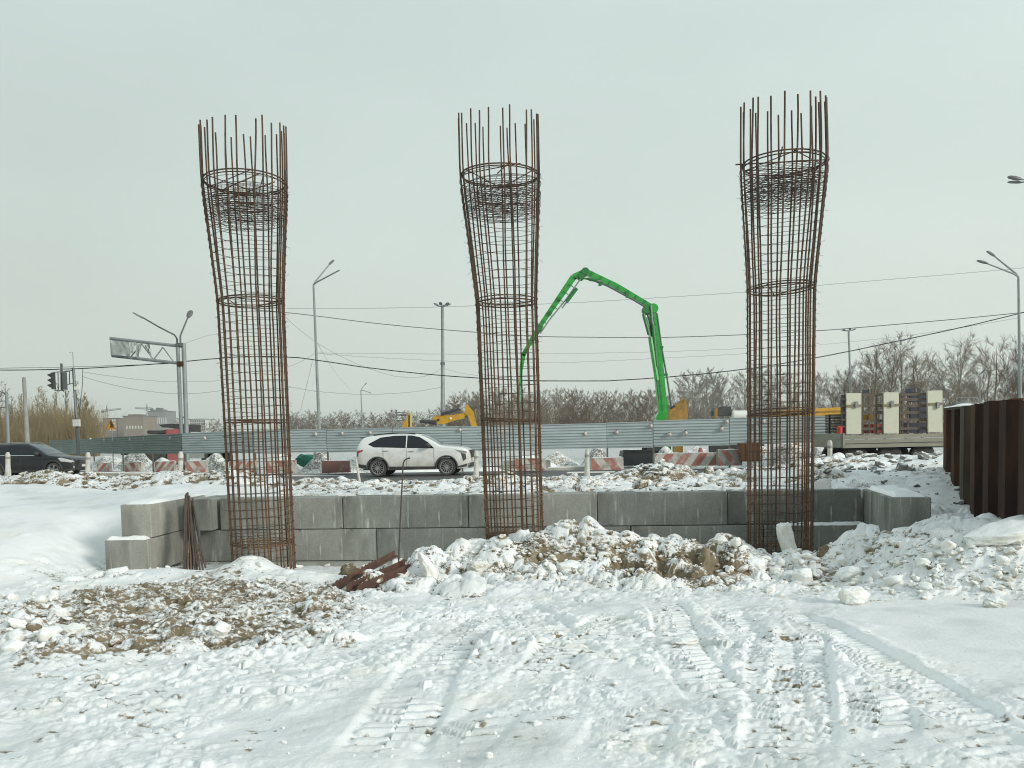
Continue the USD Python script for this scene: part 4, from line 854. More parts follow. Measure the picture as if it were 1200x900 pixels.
def build_car(name, label, loc, yaw, S):
    """A lofted body shell; S gives the side outline, windows and trim in metres (x forwards, z up)."""
    root = thing(name, label, 'car', loc)
    root_x = UsdGeom.Xformable(root); root_x.AddRotateZOp().Set(math.degrees(yaw))
    BASE[str(root.GetPath())] = np.zeros(3)
    L, HW, wr = S['L'] / 2, S['W'] / 2, S['wr']
    tp = np.array(S['top']); bt = np.array(S['bottom'])
    from scipy.interpolate import PchipInterpolator
    ftop = PchipInterpolator(tp[:, 0], tp[:, 1]); fbot = PchipInterpolator(bt[:, 0], bt[:, 1])
    fw = PchipInterpolator(*np.array(S['plan']).T)
    belt, tum, rc = S['belt'], S['tumble'], 0.075
    ar = wr + 0.05
    def bottom(x):
        z = fbot(x)
        for wx in S['wheels']:
            d = np.abs(x - wx); z = np.where(d < ar, np.maximum(z, wr + np.sqrt(np.maximum(ar * ar - d * d, 0))), z)
        return z
    def half(x, z):
        w, t, b = fw(x) * HW, ftop(x), fbot(x)
        y_ = w * (1 - 0.055 * np.clip((0.62 - z) / 0.5, 0, 1) ** 2 - 0.012 * np.clip((z - 0.62) / 0.5, 0, 1) ** 2 + 0.008 * np.exp(-((z - S['crease']) / 0.04) ** 2))
        y_ = y_ - np.clip(z - belt, 0, 2) * tum
        k = np.clip((z - (t - rc)) / rc, 0, 1)
        return y_ - rc * (1 - np.sqrt(np.maximum(1 - k * k, 0)))
    xs = np.unique(np.r_[np.linspace(-L, L, 130), [w + s * ar for w in S['wheels'] for s in (-1.0001, -0.97, 0.97, 1.0001)]])
    K, C = 22, 9
    tt = 1 - (1 - np.linspace(0, 1, K)) ** 1.6
    ring = []
    for xx in xs:
        b, t = float(bottom(np.array(xx))), float(ftop(xx))
        zz = b + (t - b) * tt; yy = half(np.full(K, xx), zz)
        cy = np.linspace(-1, 1, C + 2)[1:-1] * yy[-1]
        cz = t + 0.028 * (1 - (cy / max(yy[-1], 1e-6)) ** 2)
        left = np.stack([np.full(K, xx), -yy, zz], 1)
        topc = np.stack([np.full(C, xx), cy, cz], 1)
        right = np.stack([np.full(K, xx), yy, zz], 1)[::-1]
        ring.append(np.vstack([left, topc, right]))
    V = np.array(ring); nx, nr = V.shape[:2]
    i, j = np.meshgrid(np.arange(nx - 1), np.arange(nr), indexing='ij'); j2 = (j + 1) % nr
    q = np.stack([i * nr + j, (i + 1) * nr + j, (i + 1) * nr + j2, i * nr + j2], -1).reshape(-1, 4)
    m = MB().add(V.reshape(-1, 3), q)
    for k, fl in ((0, 1), (nx - 1, 0)):
        cpt = V[k].mean(0); v = np.vstack([V[k], cpt]); f = [[a, (a + 1) % nr, nr] if fl else [(a + 1) % nr, a, nr] for a in range(nr)]
        m.add(v, f)
    obj('body', m, S['paint'], root, smooth=38)
    def side_patch(nm, poly, material, s, out=0.004, parent=root, lab=None):
        pg = Polygon(poly); t = trimesh.creation.extrude_polygon(pg, 0.01, engine='earcut')
        t = trimesh.Trimesh(*trimesh.remesh.subdivide_to_size(t.vertices, t.faces, 0.12), process=False); v = np.asarray(t.vertices)
        hy = half(v[:, 0], np.minimum(v[:, 1], ftop(v[:, 0]) - 0.001))
        W = np.stack([v[:, 0], s * (hy - 0.008 + v[:, 2] * (1 + out * 100) ), v[:, 1]], 1)
        return obj(nm, trimesh.Trimesh(W, t.faces, process=False), material, parent, smooth=30, label=lab)
    def top_patch(nm, x0, x1, y0, y1, material, lift=0.006):
        gx, gy = np.meshgrid(np.linspace(x0, x1, 14), np.linspace(-1, 1, 9), indexing='ij')
        w = y0 + (y1 - y0) * (gx - x0) / (x1 - x0); gy = gy * w
        yt = half(gx, ftop(gx)); gz = ftop(gx) + 0.028 * (1 - np.clip(gy / yt, -1, 1) ** 2) + lift
        gz = np.where(np.abs(gy) > yt, gz - 0.3 * (np.abs(gy) - yt), gz)
        ii_, jj_ = np.meshgrid(np.arange(13), np.arange(8), indexing='ij')
        return obj(nm, MB().add(np.stack([gx, gy, gz], -1).reshape(-1, 3), np.stack([ii_ * 9 + jj_, (ii_ + 1) * 9 + jj_, (ii_ + 1) * 9 + jj_ + 1, ii_ * 9 + jj_ + 1], -1).reshape(-1, 4)), material, root, smooth=True)
    top_patch('windscreen', *S['screen'], screen_glass)
    top_patch('rear_window', *S['rear'], car_glass)
    for s in (-1, 1):
        for k, poly in enumerate(S['windows']): side_patch('side_window', poly, car_glass, s)
        for poly in S.get('pillars', []): side_patch('pillar', poly, black_plastic, s, 0.005)
        side_patch('headlight', S['head'], S.get('lens', lamp_clear), s, 0.008)
        side_patch('tail_light', S['tail'], lamp_red, s, 0.008)
        side_patch('sill_cladding', S['sill'], black_plastic, s, 0.012)
        for a in S.get('trim', []): side_patch('window_trim', a, chrome, s, 0.007)
        for poly in S.get('fog', []): side_patch('bumper_inset', poly, black_plastic, s, 0.006)
        for wx in S['wheels']:
            th = np.linspace(-0.12, math.pi + 0.12, 26)
            P = np.stack([wx + np.cos(th) * (ar + 0.02), 0 * th, wr + np.sin(th) * (ar + 0.02)], 1)
            P[:, 1] = s * (half(P[:, 0], np.clip(P[:, 2], 0.3, 9)) + 0.004)
            obj('arch_cladding', MB().tube(P, 0.036, 6), black_plastic, root, smooth=60)
        for hx, hz in S['handles']:
            yv = s * (float(half(np.array(hx), np.array(hz))) + 0.02)
            obj('door_handle', MB().box((hx, yv, hz), (0.2, 0.03, 0.035)), S.get('handle_mat', black_plastic), root)
        for lx, z0_, z1_ in S['doors']:
            zz = np.linspace(z0_, z1_, 12); yv = s * (half(np.full(12, lx), zz) + 0.001)
            obj('door_seam', MB().tube(np.stack([np.full(12, lx), yv, zz], 1), 0.006, 4), black_plastic, root)
        mx_, mz = S['mirror']
        yv = float(half(np.array(mx_), np.array(mz)))
        mm_ = chunk((0.26, 0.34, 0.24), 3, npts=40, jag=0.0, res=0.3)
        mi = obj('mirror', place(mm_, (mx_, s * (yv + 0.15), mz + 0.05)), S.get('mirror_mat', black_plastic), root, smooth=60)
        obj('mirror_arm', MB().beam((mx_, s * (yv - 0.02), mz), (mx_, s * (yv + 0.08), mz + 0.03), 0.06, 0.04), black_plastic, mi)
        xr = np.linspace(*S['rail'], 20)
        P = np.stack([xr, s * (half(xr, ftop(xr)) - 0.0), ftop(xr) + 0.05 * np.sin(np.pi * np.linspace(0.06, 0.94, 20)) ** 0.4], 1)
        obj('roof_rail', MB().tube(P, 0.028, 6), S.get('rail_mat', black_plastic), root, smooth=60)
        for wx in S['wheels']:
            c = (wx, s * (HW - 0.12), wr)
            prof = [(wr - 0.1, -0.11), (wr - 0.03, -0.115), (wr - 0.006, -0.09), (wr, -0.05), (wr, 0.05), (wr - 0.006, 0.09), (wr - 0.03, 0.112), (wr - 0.1, 0.108)]
            w = obj('wheel', MB().lathe([(0.03, 0.0), (wr * 0.62, 0.0), (wr - 0.1, -0.02)], c, (0, s, 0), 28), black_plastic, root)
            obj('tyre', MB().lathe(prof, c, (0, s, 0), 36), tyre_rubber, w, smooth=40)
            mrim = MB().lathe([(wr - 0.125, 0.06), (wr - 0.12, 0.105), (wr - 0.095, 0.11)], c, (0, s, 0), 36)
            mrim.lathe([(0.0, 0.09), (0.05, 0.088), (0.065, 0.06)], c, (0, s, 0), 14)
            for k in range(S['spokes']):
                a = 2 * math.pi * k / S['spokes'] + 0.1
                u = np.array([math.cos(a), 0, math.sin(a)])
                mrim.beam(np.array(c) + u * 0.04 + np.array([0, s * 0.082, 0]), np.array(c) + u * (wr - 0.11) + np.array([0, s * 0.098, 0]), S['spoke_w'], 0.025, up=(0, 1, 0))
            obj('rim', mrim, alloy, w)
    for nm, bx, mt_ in S['front']:
        m = MB()
        for (cx_, cy_, cz_, sx_, sy_, sz_) in bx: m.box((cx_, cy_, cz_), (sx_, sy_, sz_))
        obj(nm, m, mt_, root, smooth=False)
    # shaded floor pan so that no light shows through under the car
    obj('floor_pan', MB().box((0, 0, 0.33), (2 * L - 0.5, 2 * HW - 0.35, 0.12)), black_plastic, root)
    return root

SUV = dict(lens=mat('smoked_headlamp', (0.16, 0.17, 0.16), (0.3, 0.31, 0.3), 25.0, 0.15, coat=0.6), L=4.47, W=1.84, wr=0.345, wheels=(-1.36, 1.34), spokes=14, spoke_w=0.022, paint=white_paint, belt=1.10, tumble=0.42, crease=0.95,
    top=[(-2.235, 0.98), (-2.20, 1.13), (-2.13, 1.27), (-2.0, 1.47), (-1.9, 1.53), (-1.5, 1.59), (-0.6, 1.63), (0.0, 1.62), (0.35, 1.565), (0.75, 1.38), (1.14, 1.17), (1.25, 1.14), (1.7, 1.10), (2.02, 1.04), (2.15, 0.97), (2.21, 0.86), (2.235, 0.74)],
    bottom=[(-2.235, 0.55), (-2.12, 0.36), (-1.8, 0.30), (-0.5, 0.25), (0.8, 0.25), (1.8, 0.27), (2.1, 0.30), (2.235, 0.46)],
    plan=[(-2.235, 0.80), (-2.15, 0.90), (-1.9, 0.965), (-1.2, 0.995), (0, 1.0), (1.3, 0.99), (1.75, 0.965), (2.0, 0.90), (2.14, 0.80), (2.235, 0.62)],
    screen=(0.33, 1.14, 0.60, 0.74), rear=(-2.12, -1.86, 0.68, 0.58),
    windows=[[(-1.74, 1.27), (-1.5, 1.15), (-0.24, 1.10), (-0.24, 1.58), (-0.7, 1.58), (-1.25, 1.52)], [(-0.19, 1.10), (0.88, 1.07), (0.62, 1.31), (0.28, 1.51), (-0.02, 1.575), (-0.19, 1.58)]],
    head=[(1.66, 1.0), (2.10, 0.93), (2.13, 0.86), (1.90, 0.86), (1.82, 0.92)], tail=[(-2.19, 1.02), (-1.92, 1.06), (-1.95, 0.99), (-2.12, 0.93), (-2.14, 0.80), (-2.2, 0.80)],
    sill=[(-0.93, 0.25), (0.91, 0.25), (0.91, 0.37), (-0.93, 0.39)], fog=[[(1.90, 0.855), (2.08, 0.84), (2.09, 0.62), (1.98, 0.55)], [(1.78, 0.30), (2.17, 0.34), (2.17, 0.47), (1.78, 0.36)], [(-2.2, 0.4), (-1.82, 0.31), (-1.82, 0.46), (-2.2, 0.52)]],
    handles=[(-1.02, 1.0), (-0.02, 0.97)], handle_mat=mat('champagne_trim', (0.4, 0.38, 0.33), rough=0.4), doors=[(-0.22, 0.38, 1.12), (0.86, 0.40, 1.08), (-1.13, 0.72, 1.15)], mirror=(0.66, 1.12), rail=(-1.55, 0.1),
    front=[('grille', [(2.205, 0, 0.82, 0.09, 0.98, 0.30)], black_plastic), ('lower_grille', [(2.20, 0, 0.40, 0.10, 1.3, 0.16)], black_plastic), ('number_plate', [(2.262, 0, 0.60, 0.012, 0.52, 0.11)], plate_white), ('spoiler', [(-1.97, 0, 1.52, 0.32, 1.1, 0.035)], black_plastic), ('bumper_blade', [(2.2, 0, 0.30, 0.12, 1.35, 0.04)], alloy)])
p = at(489, 557, 32.2)
build_car('white_car', 'white crossover car with dark windows driving past on the road', (p[0], p[1], 0.0), math.radians(-5), SUV)

WAGON = dict(L=4.79, W=1.82, wr=0.345, wheels=(-1.37, 1.38), spokes=5, spoke_w=0.075, paint=black_paint, belt=1.05, tumble=0.42, crease=0.9,
    top=[(-2.395, 0.95), (-2.36, 1.05), (-2.25, 1.14), (-2.0, 1.40), (-1.85, 1.50), (-1.3, 1.575), (-0.5, 1.61), (0.0, 1.59), (0.2, 1.55), (0.6, 1.36), (1.10, 1.065), (1.2, 1.03), (1.75, 0.965), (2.1, 0.90), (2.28, 0.83), (2.36, 0.74), (2.395, 0.64)],
    bottom=[(-2.395, 0.55), (-2.2, 0.34), (-1.8, 0.28), (0, 0.24), (1.8, 0.26), (2.2, 0.28), (2.395, 0.42)],
    plan=[(-2.395, 0.8), (-2.3, 0.9), (-2.0, 0.965), (0, 1.0), (1.3, 0.99), (1.8, 0.96), (2.1, 0.89), (2.28, 0.78), (2.395, 0.6)],
    screen=(0.2, 1.08, 0.6, 0.73), rear=(-2.26, -2.0, 0.68, 0.6),
    windows=[[(-1.9, 1.13), (-0.95, 1.10), (-0.95, 1.46), (-1.65, 1.38)], [(-0.9, 1.10), (-0.16, 1.09), (-0.16, 1.51), (-0.6, 1.51), (-0.9, 1.47)], [(-0.1, 1.09), (0.86, 1.07), (0.5, 1.28), (0.15, 1.46), (-0.1, 1.51)]],
    trim=[[(-1.9, 1.07), (0.86, 1.03), (0.86, 1.065), (-1.9, 1.105)]],
    head=[(1.62, 0.90), (1.75, 0.74), (2.2, 0.68), (2.3, 0.73), (2.1, 0.83), (1.8, 0.915)], tail=[(-2.36, 1.0), (-2.1, 1.0), (-2.1, 0.8), (-2.36, 0.8)],
    sill=[(-0.93, 0.24), (0.95, 0.24), (0.95, 0.36), (-0.93, 0.36)], fog=[[(1.86, 0.28), (2.3, 0.30), (2.3, 0.40), (1.86, 0.36)]],
    handles=[(-0.75, 0.95), (0.05, 0.93)], doors=[(-0.13, 0.36, 1.08), (0.92, 0.4, 1.04), (-0.98, 0.7, 1.1)], mirror=(0.72, 1.06), rail=(-1.6, 0.15), rail_mat=alloy,
    front=[('grille', [(2.36, 0, 0.70, 0.09, 0.9, 0.17)], black_plastic), ('grille_bar', [(2.412, 0, 0.72, 0.015, 0.84, 0.025), (2.412, 0, 0.785, 0.015, 0.9, 0.016), (2.41, 0, 0.615, 0.015, 0.8, 0.016)], chrome), ('lower_grille', [(2.36, 0, 0.38, 0.1, 1.25, 0.14)], black_plastic), ('number_plate', [(2.418, 0, 0.515, 0.012, 0.52, 0.11)], plate_white),
           ('fog_lamp', [(2.27, -0.68, 0.46, 0.06, 0.09, 0.09), (2.27, 0.68, 0.46, 0.06, 0.09, 0.09)], lamp_clear)])
p = at(98, 552, 39.3)
build_car('dark_car', 'dark estate car with silver roof rails at the left edge', (p[0] - 2.35, p[1], 0.0), math.radians(0), WAGON)
# ------------------------------------------------------------------ the site fence
def gpx(px, d):
    """The point on the road level seen in column px at distance d."""
    lo, hi = 400.0, 900.0
    for _ in range(40):
        mid = (lo + hi) / 2
        if at(px, mid, d)[2] > 0: lo = mid
        else: hi = mid
    return at(px, lo, d)
galv = mat('galvanised_sheet', (0.465, 0.53, 0.535), (0.38, 0.435, 0.44), 2.0, 0.5, metal=0.15, stretch=(0.4, 0.4, 1.0), c3=(0.34, 0.375, 0.36), s3=0.6, l3=0.55, h3=0.75)
green_sheet = mat('dull_green_sheet', (0.16, 0.205, 0.19), (0.13, 0.168, 0.157), 2.0, 0.6, c3=(0.2, 0.245, 0.23), s3=0.5)
post_steel = mat('dark_post_steel', (0.085, 0.08, 0.072), (0.14, 0.1, 0.075), 3.0, 0.7)
post_pale = mat('galvanised_post', (0.32, 0.34, 0.32), (0.24, 0.25, 0.235), 3.0, 0.6, metal=0.3)
bulb = mat('pale_lamp_glass', (0.6, 0.52, 0.48), (0.5, 0.4, 0.38), 5.0, 0.3)
def corrugated(p0, p1, z0, z1, ribs, depth, t=0.005, sag=0.0):
    X = unit(np.array([p1[0] - p0[0], p1[1] - p0[1], 0])); N = np.array([X[1], -X[0], 0])
    L = np.linalg.norm(p1[:2] - p0[:2]); H = z1 - z0
    prof = []
    for k in range(ribs):
        a = k / ribs; w = 1 / ribs
        prof += [(0, (a + 0.04 * w) * H), (0, (a + 0.52 * w) * H), (depth, (a + 0.64 * w) * H), (depth, (a + 0.92 * w) * H)]
    poly = LineString(prof).buffer(t / 2, cap_style='flat', join_style='mitre')
    m = trimesh.creation.extrude_polygon(poly, L, engine='earcut'); v = np.asarray(m.vertices)
    return trimesh.Trimesh(np.array([p0[0], p0[1], z0]) + v[:, :1] * N + v[:, 1:2] * np.array([0, 0, 1]) + v[:, 2:] * X, m.faces, process=False)
def fence(name, label, joints, sheet, tops, bottoms, post_mat, lamp_px, ribs, depth):
    P = [gpx(px, d) for px, d in joints]
    root = thing(name, label, 'fence', P[0])
    rf = np.random.default_rng(len(joints))
    for k in range(len(P) - 1):
        zt = at(joints[k][0], tops[k], joints[k][1])[2]; zb = at(joints[k][0], bottoms[k], joints[k][1])[2]
        zt2 = at(joints[k + 1][0], tops[k + 1], joints[k + 1][1])[2]; zb2 = at(joints[k + 1][0], bottoms[k + 1], joints[k + 1][1])[2]
        zt, zb = (zt + zt2) / 2 + rf.normal(0, 0.012), (zb + zb2) / 2 + rf.normal(0, 0.012)
        X = unit(P[k + 1] - P[k]); N = np.array([X[1], -X[0], 0])
        a, b = P[k] + X * 0.01 + N * 0.05, P[k + 1] - X * 0.01 + N * 0.05
        pn = obj('panel', corrugated(a, b, zb, zt, ribs, depth), sheet, root, smooth=False)
        if k % 2 == 0:                                                    # a patched second sheet standing a little proud
            pass
    for k, p in enumerate(P):
        zt = at(joints[k][0], tops[k], joints[k][1])[2]
        obj('post', MB().box((p[0], p[1] , zt / 2 - 0.25), (0.07, 0.06, zt + 0.5)), post_mat, root, smooth=False)
    for (px, py, d) in lamp_px:
        c = at(px, py, d)
        l = obj('warning_lamp', MB().lathe([(0, 0.09), (0.05, 0.07), (0.072, 0.0), (0.05, -0.06), (0.0, -0.075)], c, n=12), bulb, root, smooth=60)
        obj('lamp_holder', MB().beam(c + np.array([0, 0.0, 0.07]), c + np.array([0.0, 0.12, 0.1]), 0.04), post_steel, l)
    return root
FD = lambda px: float(np.interp(px, [216, 260, 500, 700, 790, 970], [38.6, 37.3, 35.2, 34.3, 33.4, 32.2]))
jt = [216, 300, 385, 462, 542, 628, 712, 766, 855, 905, 968]
fence('site_fence', 'long galvanised corrugated site fence behind the white car', [(a, FD(a)) for a in jt], galv,
      [507.5, 504.5, 502.5, 501, 499.5, 498, 496, 493, 489.5, 488.5, 487.5], [532, 531, 530, 529, 528.3, 527, 525.3, 524.5, 521.3, 520, 518.5], post_steel,
      [(240, 513.5, FD(240) - .15), (370, 509, FD(370) - .15), (401, 508, FD(401) - .15), (434, 507.5, FD(434) - .15), (539, 504, FD(539) - .15), (686, 508.5, FD(686) - .15), (723, 507, FD(723) - .15), (763, 499.5, FD(763) - .15), (785, 509.5, FD(785) - .15), (804, 507.5, FD(804) - .15), (846, 503, FD(846) - .15), (852, 494.5, FD(852) - .15), (886, 500, FD(886) - .15), (895, 494, FD(895) - .15)], 9, 0.035)
jl = [(60, 64), (87, 59.0), (111, 52.6), (145, 46.6), (180, 42), (215, 38.7)]
fence('site_fence', 'dull green fence receding to the left behind the dark car', jl, green_sheet, [516.5, 515, 513.5, 511.5, 509.8, 508], [532, 532, 532, 532, 532, 532.2], post_steel,
      [(106, 514.5, 53), (122.5, 515.5, 49.7), (137, 515, 47.6), (152.5, 515.5, 45), (169, 514, 43), (184.5, 514, 41.5), (200, 513.5, 39.7)], 8, 0.03)

# ------------------------------------------------------------------ striped barriers
barrier_white = mat('worn_white_concrete', (0.5, 0.48, 0.43), (0.36, 0.345, 0.3), 5.0, 0.85, c3=(0.24, 0.22, 0.19), s3=3.5, l3=0.52, h3=0.7)
barrier_red = mat('faded_red_paint', (0.36, 0.13, 0.105), (0.28, 0.13, 0.11), 6.0, 0.85, c3=(0.4, 0.32, 0.28), s3=3.0, l3=0.5, h3=0.68)
old_red = mat('dusty_red_barrier', (0.2, 0.095, 0.08), (0.145, 0.085, 0.07), 5.0, 0.85, c3=(0.27, 0.22, 0.19), s3=2.0, l3=0.6, h3=0.8)
dirty_barrier = mat('dirty_grey_barrier', (0.33, 0.32, 0.29), (0.22, 0.21, 0.185), 6.0, 0.85)
def barrier(px0, px1, pyt, pyb, d, label, lean=1, nstripe=3, mats=(barrier_white, barrier_red), yaw=0.0, depth=0.4, phase=0.2):
    a, b = at(px0, pyb, d), at(px1, pyb, d); top = at(px0, pyt, d)
    L, H = np.linalg.norm(b - a), top[2] - a[2]
    X = np.array([math.cos(yaw), math.sin(yaw), 0]); Yv = np.array([-X[1], X[0], 0])
    t_ = thing('striped_barrier', label, 'barrier', a)
    poly = [(0, 0), (depth, 0), (depth * .78, H), (depth * .22, H)]
    m = MB()
    v = [np.array(a) + X * s_ * L + Yv * q[0] + np.array([0, 0, q[1]]) for s_ in (0, 1) for q in poly]
    m.add(v, [[0, 1, 2, 3], [7, 6, 5, 4], [0, 4, 5, 1], [1, 5, 6, 2], [2, 6, 7, 3], [3, 7, 4, 0]])
    obj('body', m, mats[0], t_, smooth=False)
    face = Polygon([(0, 0), (L, 0), (L, H), (0, H)])
    N = unit(np.array([0, -1, 0.22 * depth / H])); Up = unit(np.array([0, 0.22 * depth / H, 1]))
    w = L / (2 * nstripe - 0.6)
    for k in range(-1, nstripe + 1):
        x0 = (2 * k + phase) * w; sl = lean * H * 0.75
        st = Polygon([(x0, 0), (x0 + w, 0), (x0 + w + sl, H), (x0 + sl, H)]).intersection(face.buffer(-0.012))
        if st.is_empty or st.area < 0.004 or st.geom_type != 'Polygon': continue
        pm = trimesh.creation.extrude_polygon(st, 0.008, engine='earcut'); v = np.asarray(pm.vertices)
        W = np.asarray(a) + v[:, :1] * X + (v[:, 1:2] / H) * (Yv * 0.22 * depth + np.array([0, 0, H])) + (v[:, 2:] - 0.003) * N
        obj('red_stripe', trimesh.Trimesh(W, pm.faces, process=False), mats[1], t_, smooth=False)
    n_ = 12; gx, gy = np.meshgrid(np.linspace(0, L, n_), np.linspace(0.22 * depth, 0.78 * depth, 5), indexing='ij')
    hh = 0.004 + 0.04 * noise(np.stack([gx * 5, gy * 5, gx * 0 + px0], -1), 2) * sstep(0, 0.08, np.minimum(np.minimum(gx, L - gx), np.minimum(gy - .22 * depth, .78 * depth - gy)) + 0.03)
    S = np.asarray(a) + gx[..., None] * X + gy[..., None] * Yv + np.array([0, 0, 1.0]) * (H + hh)[..., None]
    i_, j_ = np.meshgrid(np.arange(n_ - 1), np.arange(4), indexing='ij')
    obj('snow_cap', MB().add(S.reshape(-1, 3), np.stack([i_ * 5 + j_, (i_ + 1) * 5 + j_, (i_ + 1) * 5 + j_ + 1, i_ * 5 + j_ + 1], -1).reshape(-1, 4)), snow_mat, t_, smooth=True)
    return t_
barrier(113, 128, 543, 553, 45.5, 'small striped barrier just right of the dark car', nstripe=2)
barrier(146, 165, 542, 553, 43.0, 'striped barrier left of the green fence posts, half buried', -1, nstripe=2)
barrier(181, 204, 541, 553.5, 40.6, 'dirty striped barrier left of the double sign pole', nstripe=3)
barrier(218, 241, 540.5, 554, 38.0, 'bright diagonal striped barrier right of the double sign pole', -1, nstripe=2, phase=0.6)
barrier(268, 300, 541, 554.5, 36.4, 'striped barrier seen through the left side of the left cage', nstripe=3)
barrier(312, 346, 540, 555, 35.6, 'striped barrier seen through the right side of the left cage', -1, nstripe=2)
barrier(377, 409, 540.5, 554.5, 34.6, 'dusty plain red barrier left of the white car', 1, 1, (old_red, old_red))
barrier(604, 640, 537.5, 552, 33.3, 'striped barrier seen through the middle cage', -1, nstripe=2, phase=0.3)
barrier(693, 731, 537, 551.5, 33.2, 'striped barrier with steep bands beside the white guide post', -1, nstripe=2, phase=0.2)
barrier(768, 841, 532, 547, 32.6, 'longest striped barrier, red bands leaning left to right', 1, nstripe=4, phase=0.2)
barrier(842, 870, 527.5, 546, 32.0, 'grey dirty barrier next to the rusty brown box', -1, nstripe=2, mats=(dirty_barrier, barrier_red), phase=0.0)
a, b = at(870, 541, 31.6), at(890, 520.5, 31.6)
t_ = thing('steel_box', 'rusty brown steel box behind the left side of the right cage', 'steel box', ((a[0] + b[0]) / 2, a[1], a[2]))
brown_box = mat('brown_box', (0.19, 0.085, 0.035), (0.12, 0.06, 0.03), 4.0, 0.8)
obj('body', MB().box(((a[0] + b[0]) / 2, a[1] + .3, (a[2] + b[2]) / 2), (b[0] - a[0], 0.6, b[2] - a[2])), brown_box, t_, smooth=False)
m = MB()
for s_ in (0.25, 0.75): obj('rib', MB().box((a[0] + (b[0] - a[0]) * s_, a[1] - 0.02, (a[2] + b[2]) / 2), (0.04, 0.04, b[2] - a[2])), brown_box, t_, smooth=False)
obj('rim', MB().box(((a[0] + b[0]) / 2, a[1] + .3, b[2] + 0.02), (b[0] - a[0] + .06, 0.66, 0.05)), brown_box, t_, smooth=False)
c = at(821, 532, 33.0)
cone_red = mat('cone_red', (0.4, 0.1, 0.08), (0.33, 0.08, 0.07), 5.0, 0.6)
t_ = thing('traffic_cone', 'small red traffic cone above the longest striped barrier', 'traffic cone', c)
obj('body', MB().lathe([(0.0, 0.26), (0.05, 0.25), (0.15, -0.08), (0.15, -0.1)], c, n=16), cone_red, t_)
obj('base', MB().box(c - np.array([0, 0, 0.12]), (0.4, 0.4, 0.04)), cone_red, t_, smooth=False)
# black skip
black_sheet = mat('black_sheet', (0.022, 0.025, 0.028), (0.04, 0.042, 0.045), 2.0, 0.55)
d = 35.4; m = MB().prism([(0, 0), *[tuple((at(px, py, d) - at(727, 546, d))[[0, 2]]) for px, py in ((768, 545), (772, 528), (731, 528.5))]], 1.2, at(727, 546, d) + np.array([0, 1.2, 0]), (1, 0, 0), (0, 0, 1))
t_ = thing('black_skip', 'black skip with sloping sides below the fence', 'skip', at(748, 546, d))
obj('body', m, black_sheet, t_, smooth=False)
obj('rim', MB().beam(at(730, 528.3, d - .02), at(772.5, 527.8, d - .02), 0.08, 0.07), black_sheet, t_, smooth=False)
# kerb beams along the road
kerbm = conc[3]
for (pa, pb, d, h_, lab) in [((100, 554.5), (265, 556.5), 33.5, 0.14, 'long thin concrete kerb behind the roadside clods on the left'), ((641, 549), (690, 547.5), 34.0, 0.32, 'low concrete kerb wall behind the white guide post in the middle'), ((590, 541), (645, 540.2), 35.6, 0.34, 'low concrete kerb wall seen through the middle cage'), ((663, 555), (722, 554), 31.0, 0.16, 'concrete kerb beam lying in front of the striped barrier'), ((818, 556.5), (905, 553), 27.4, 0.22, 'grey concrete beam lying by the road left of the right cage'), ((333, 558), (425, 558.5), 33.6, 0.12, 'thin kerb below the dusty red barrier')]:
    p, q = at(*pa, d), at(*pb, d)
    t_ = thing('kerb_beam', lab, 'kerb', (p + q) / 2)
    obj('beam', MB().beam(p - np.array([0, 0, h_ / 2 - .02]), q - np.array([0, 0, h_ / 2 - .02]), 0.3, h_), kerbm, t_, smooth=False)
    obj('snow_cap', MB().beam(p + np.array([0.05, 0, 0.035]), q + np.array([-.05, 0, 0.035]), 0.26, 0.04), snow_mat, t_, smooth=False)
# guide posts by the road
post_white = mat('chalky_white_post', (0.62, 0.61, 0.55), (0.45, 0.44, 0.39), 5.0, 0.8)
for (px, pyb, pyt, d, w, lean, lab) in [(9, 556, 530, 27.0, 0.15, 0, 'white guide post in front of the dark car doors'), (102.5, 560, 530, 26.6, 0.15, -0.02, 'white guide post at the nose of the dark car'), (210, 568, 529, 25.0, 0.16, -0.05, 'white guide post in front of the double sign pole'), (423, 564, 537, 26.4, 0.07, 0.22, 'thin leaning white post behind the white car tail'), (558, 561, 528, 26.4, 0.15, 0, 'white guide post at the nose of the white car'), (688, 561, 526, 25.8, 0.15, 0.0, 'white guide post between the middle cage and the black skip'), (972.5, 548, 516, 25.2, 0.15, 0.0, 'white guide post at the left end of the flatbed trailer')]:
    b, t2 = at(px, pyb, d), at(px, pyt, d)
    t2 = t2 + np.array([-lean * (t2[2] - b[2]) * 1.0, 0, 0]); b2 = b - np.array([0, 0, 0.35])
    t_ = thing('guide_post', lab, 'guide post', b)
    Hh = t2[2] - b2[2]; X = unit(t2 - b2)
    m = MB().lathe([(0, 0), (w * .62, 0), (w * .6, Hh * .45), (w * .5, Hh * .62), (w * .5, Hh * .93), (w * .3, Hh), (0, Hh)], b2, X, 10)
    obj('shaft', m, post_white, t_, smooth=50)
    if w > 0.1: obj('band', MB().lathe([(w * .5 + .004, Hh * .8), (w * .5 + .004, Hh * .86)], b2, X, 10), dirty_barrier, t_)

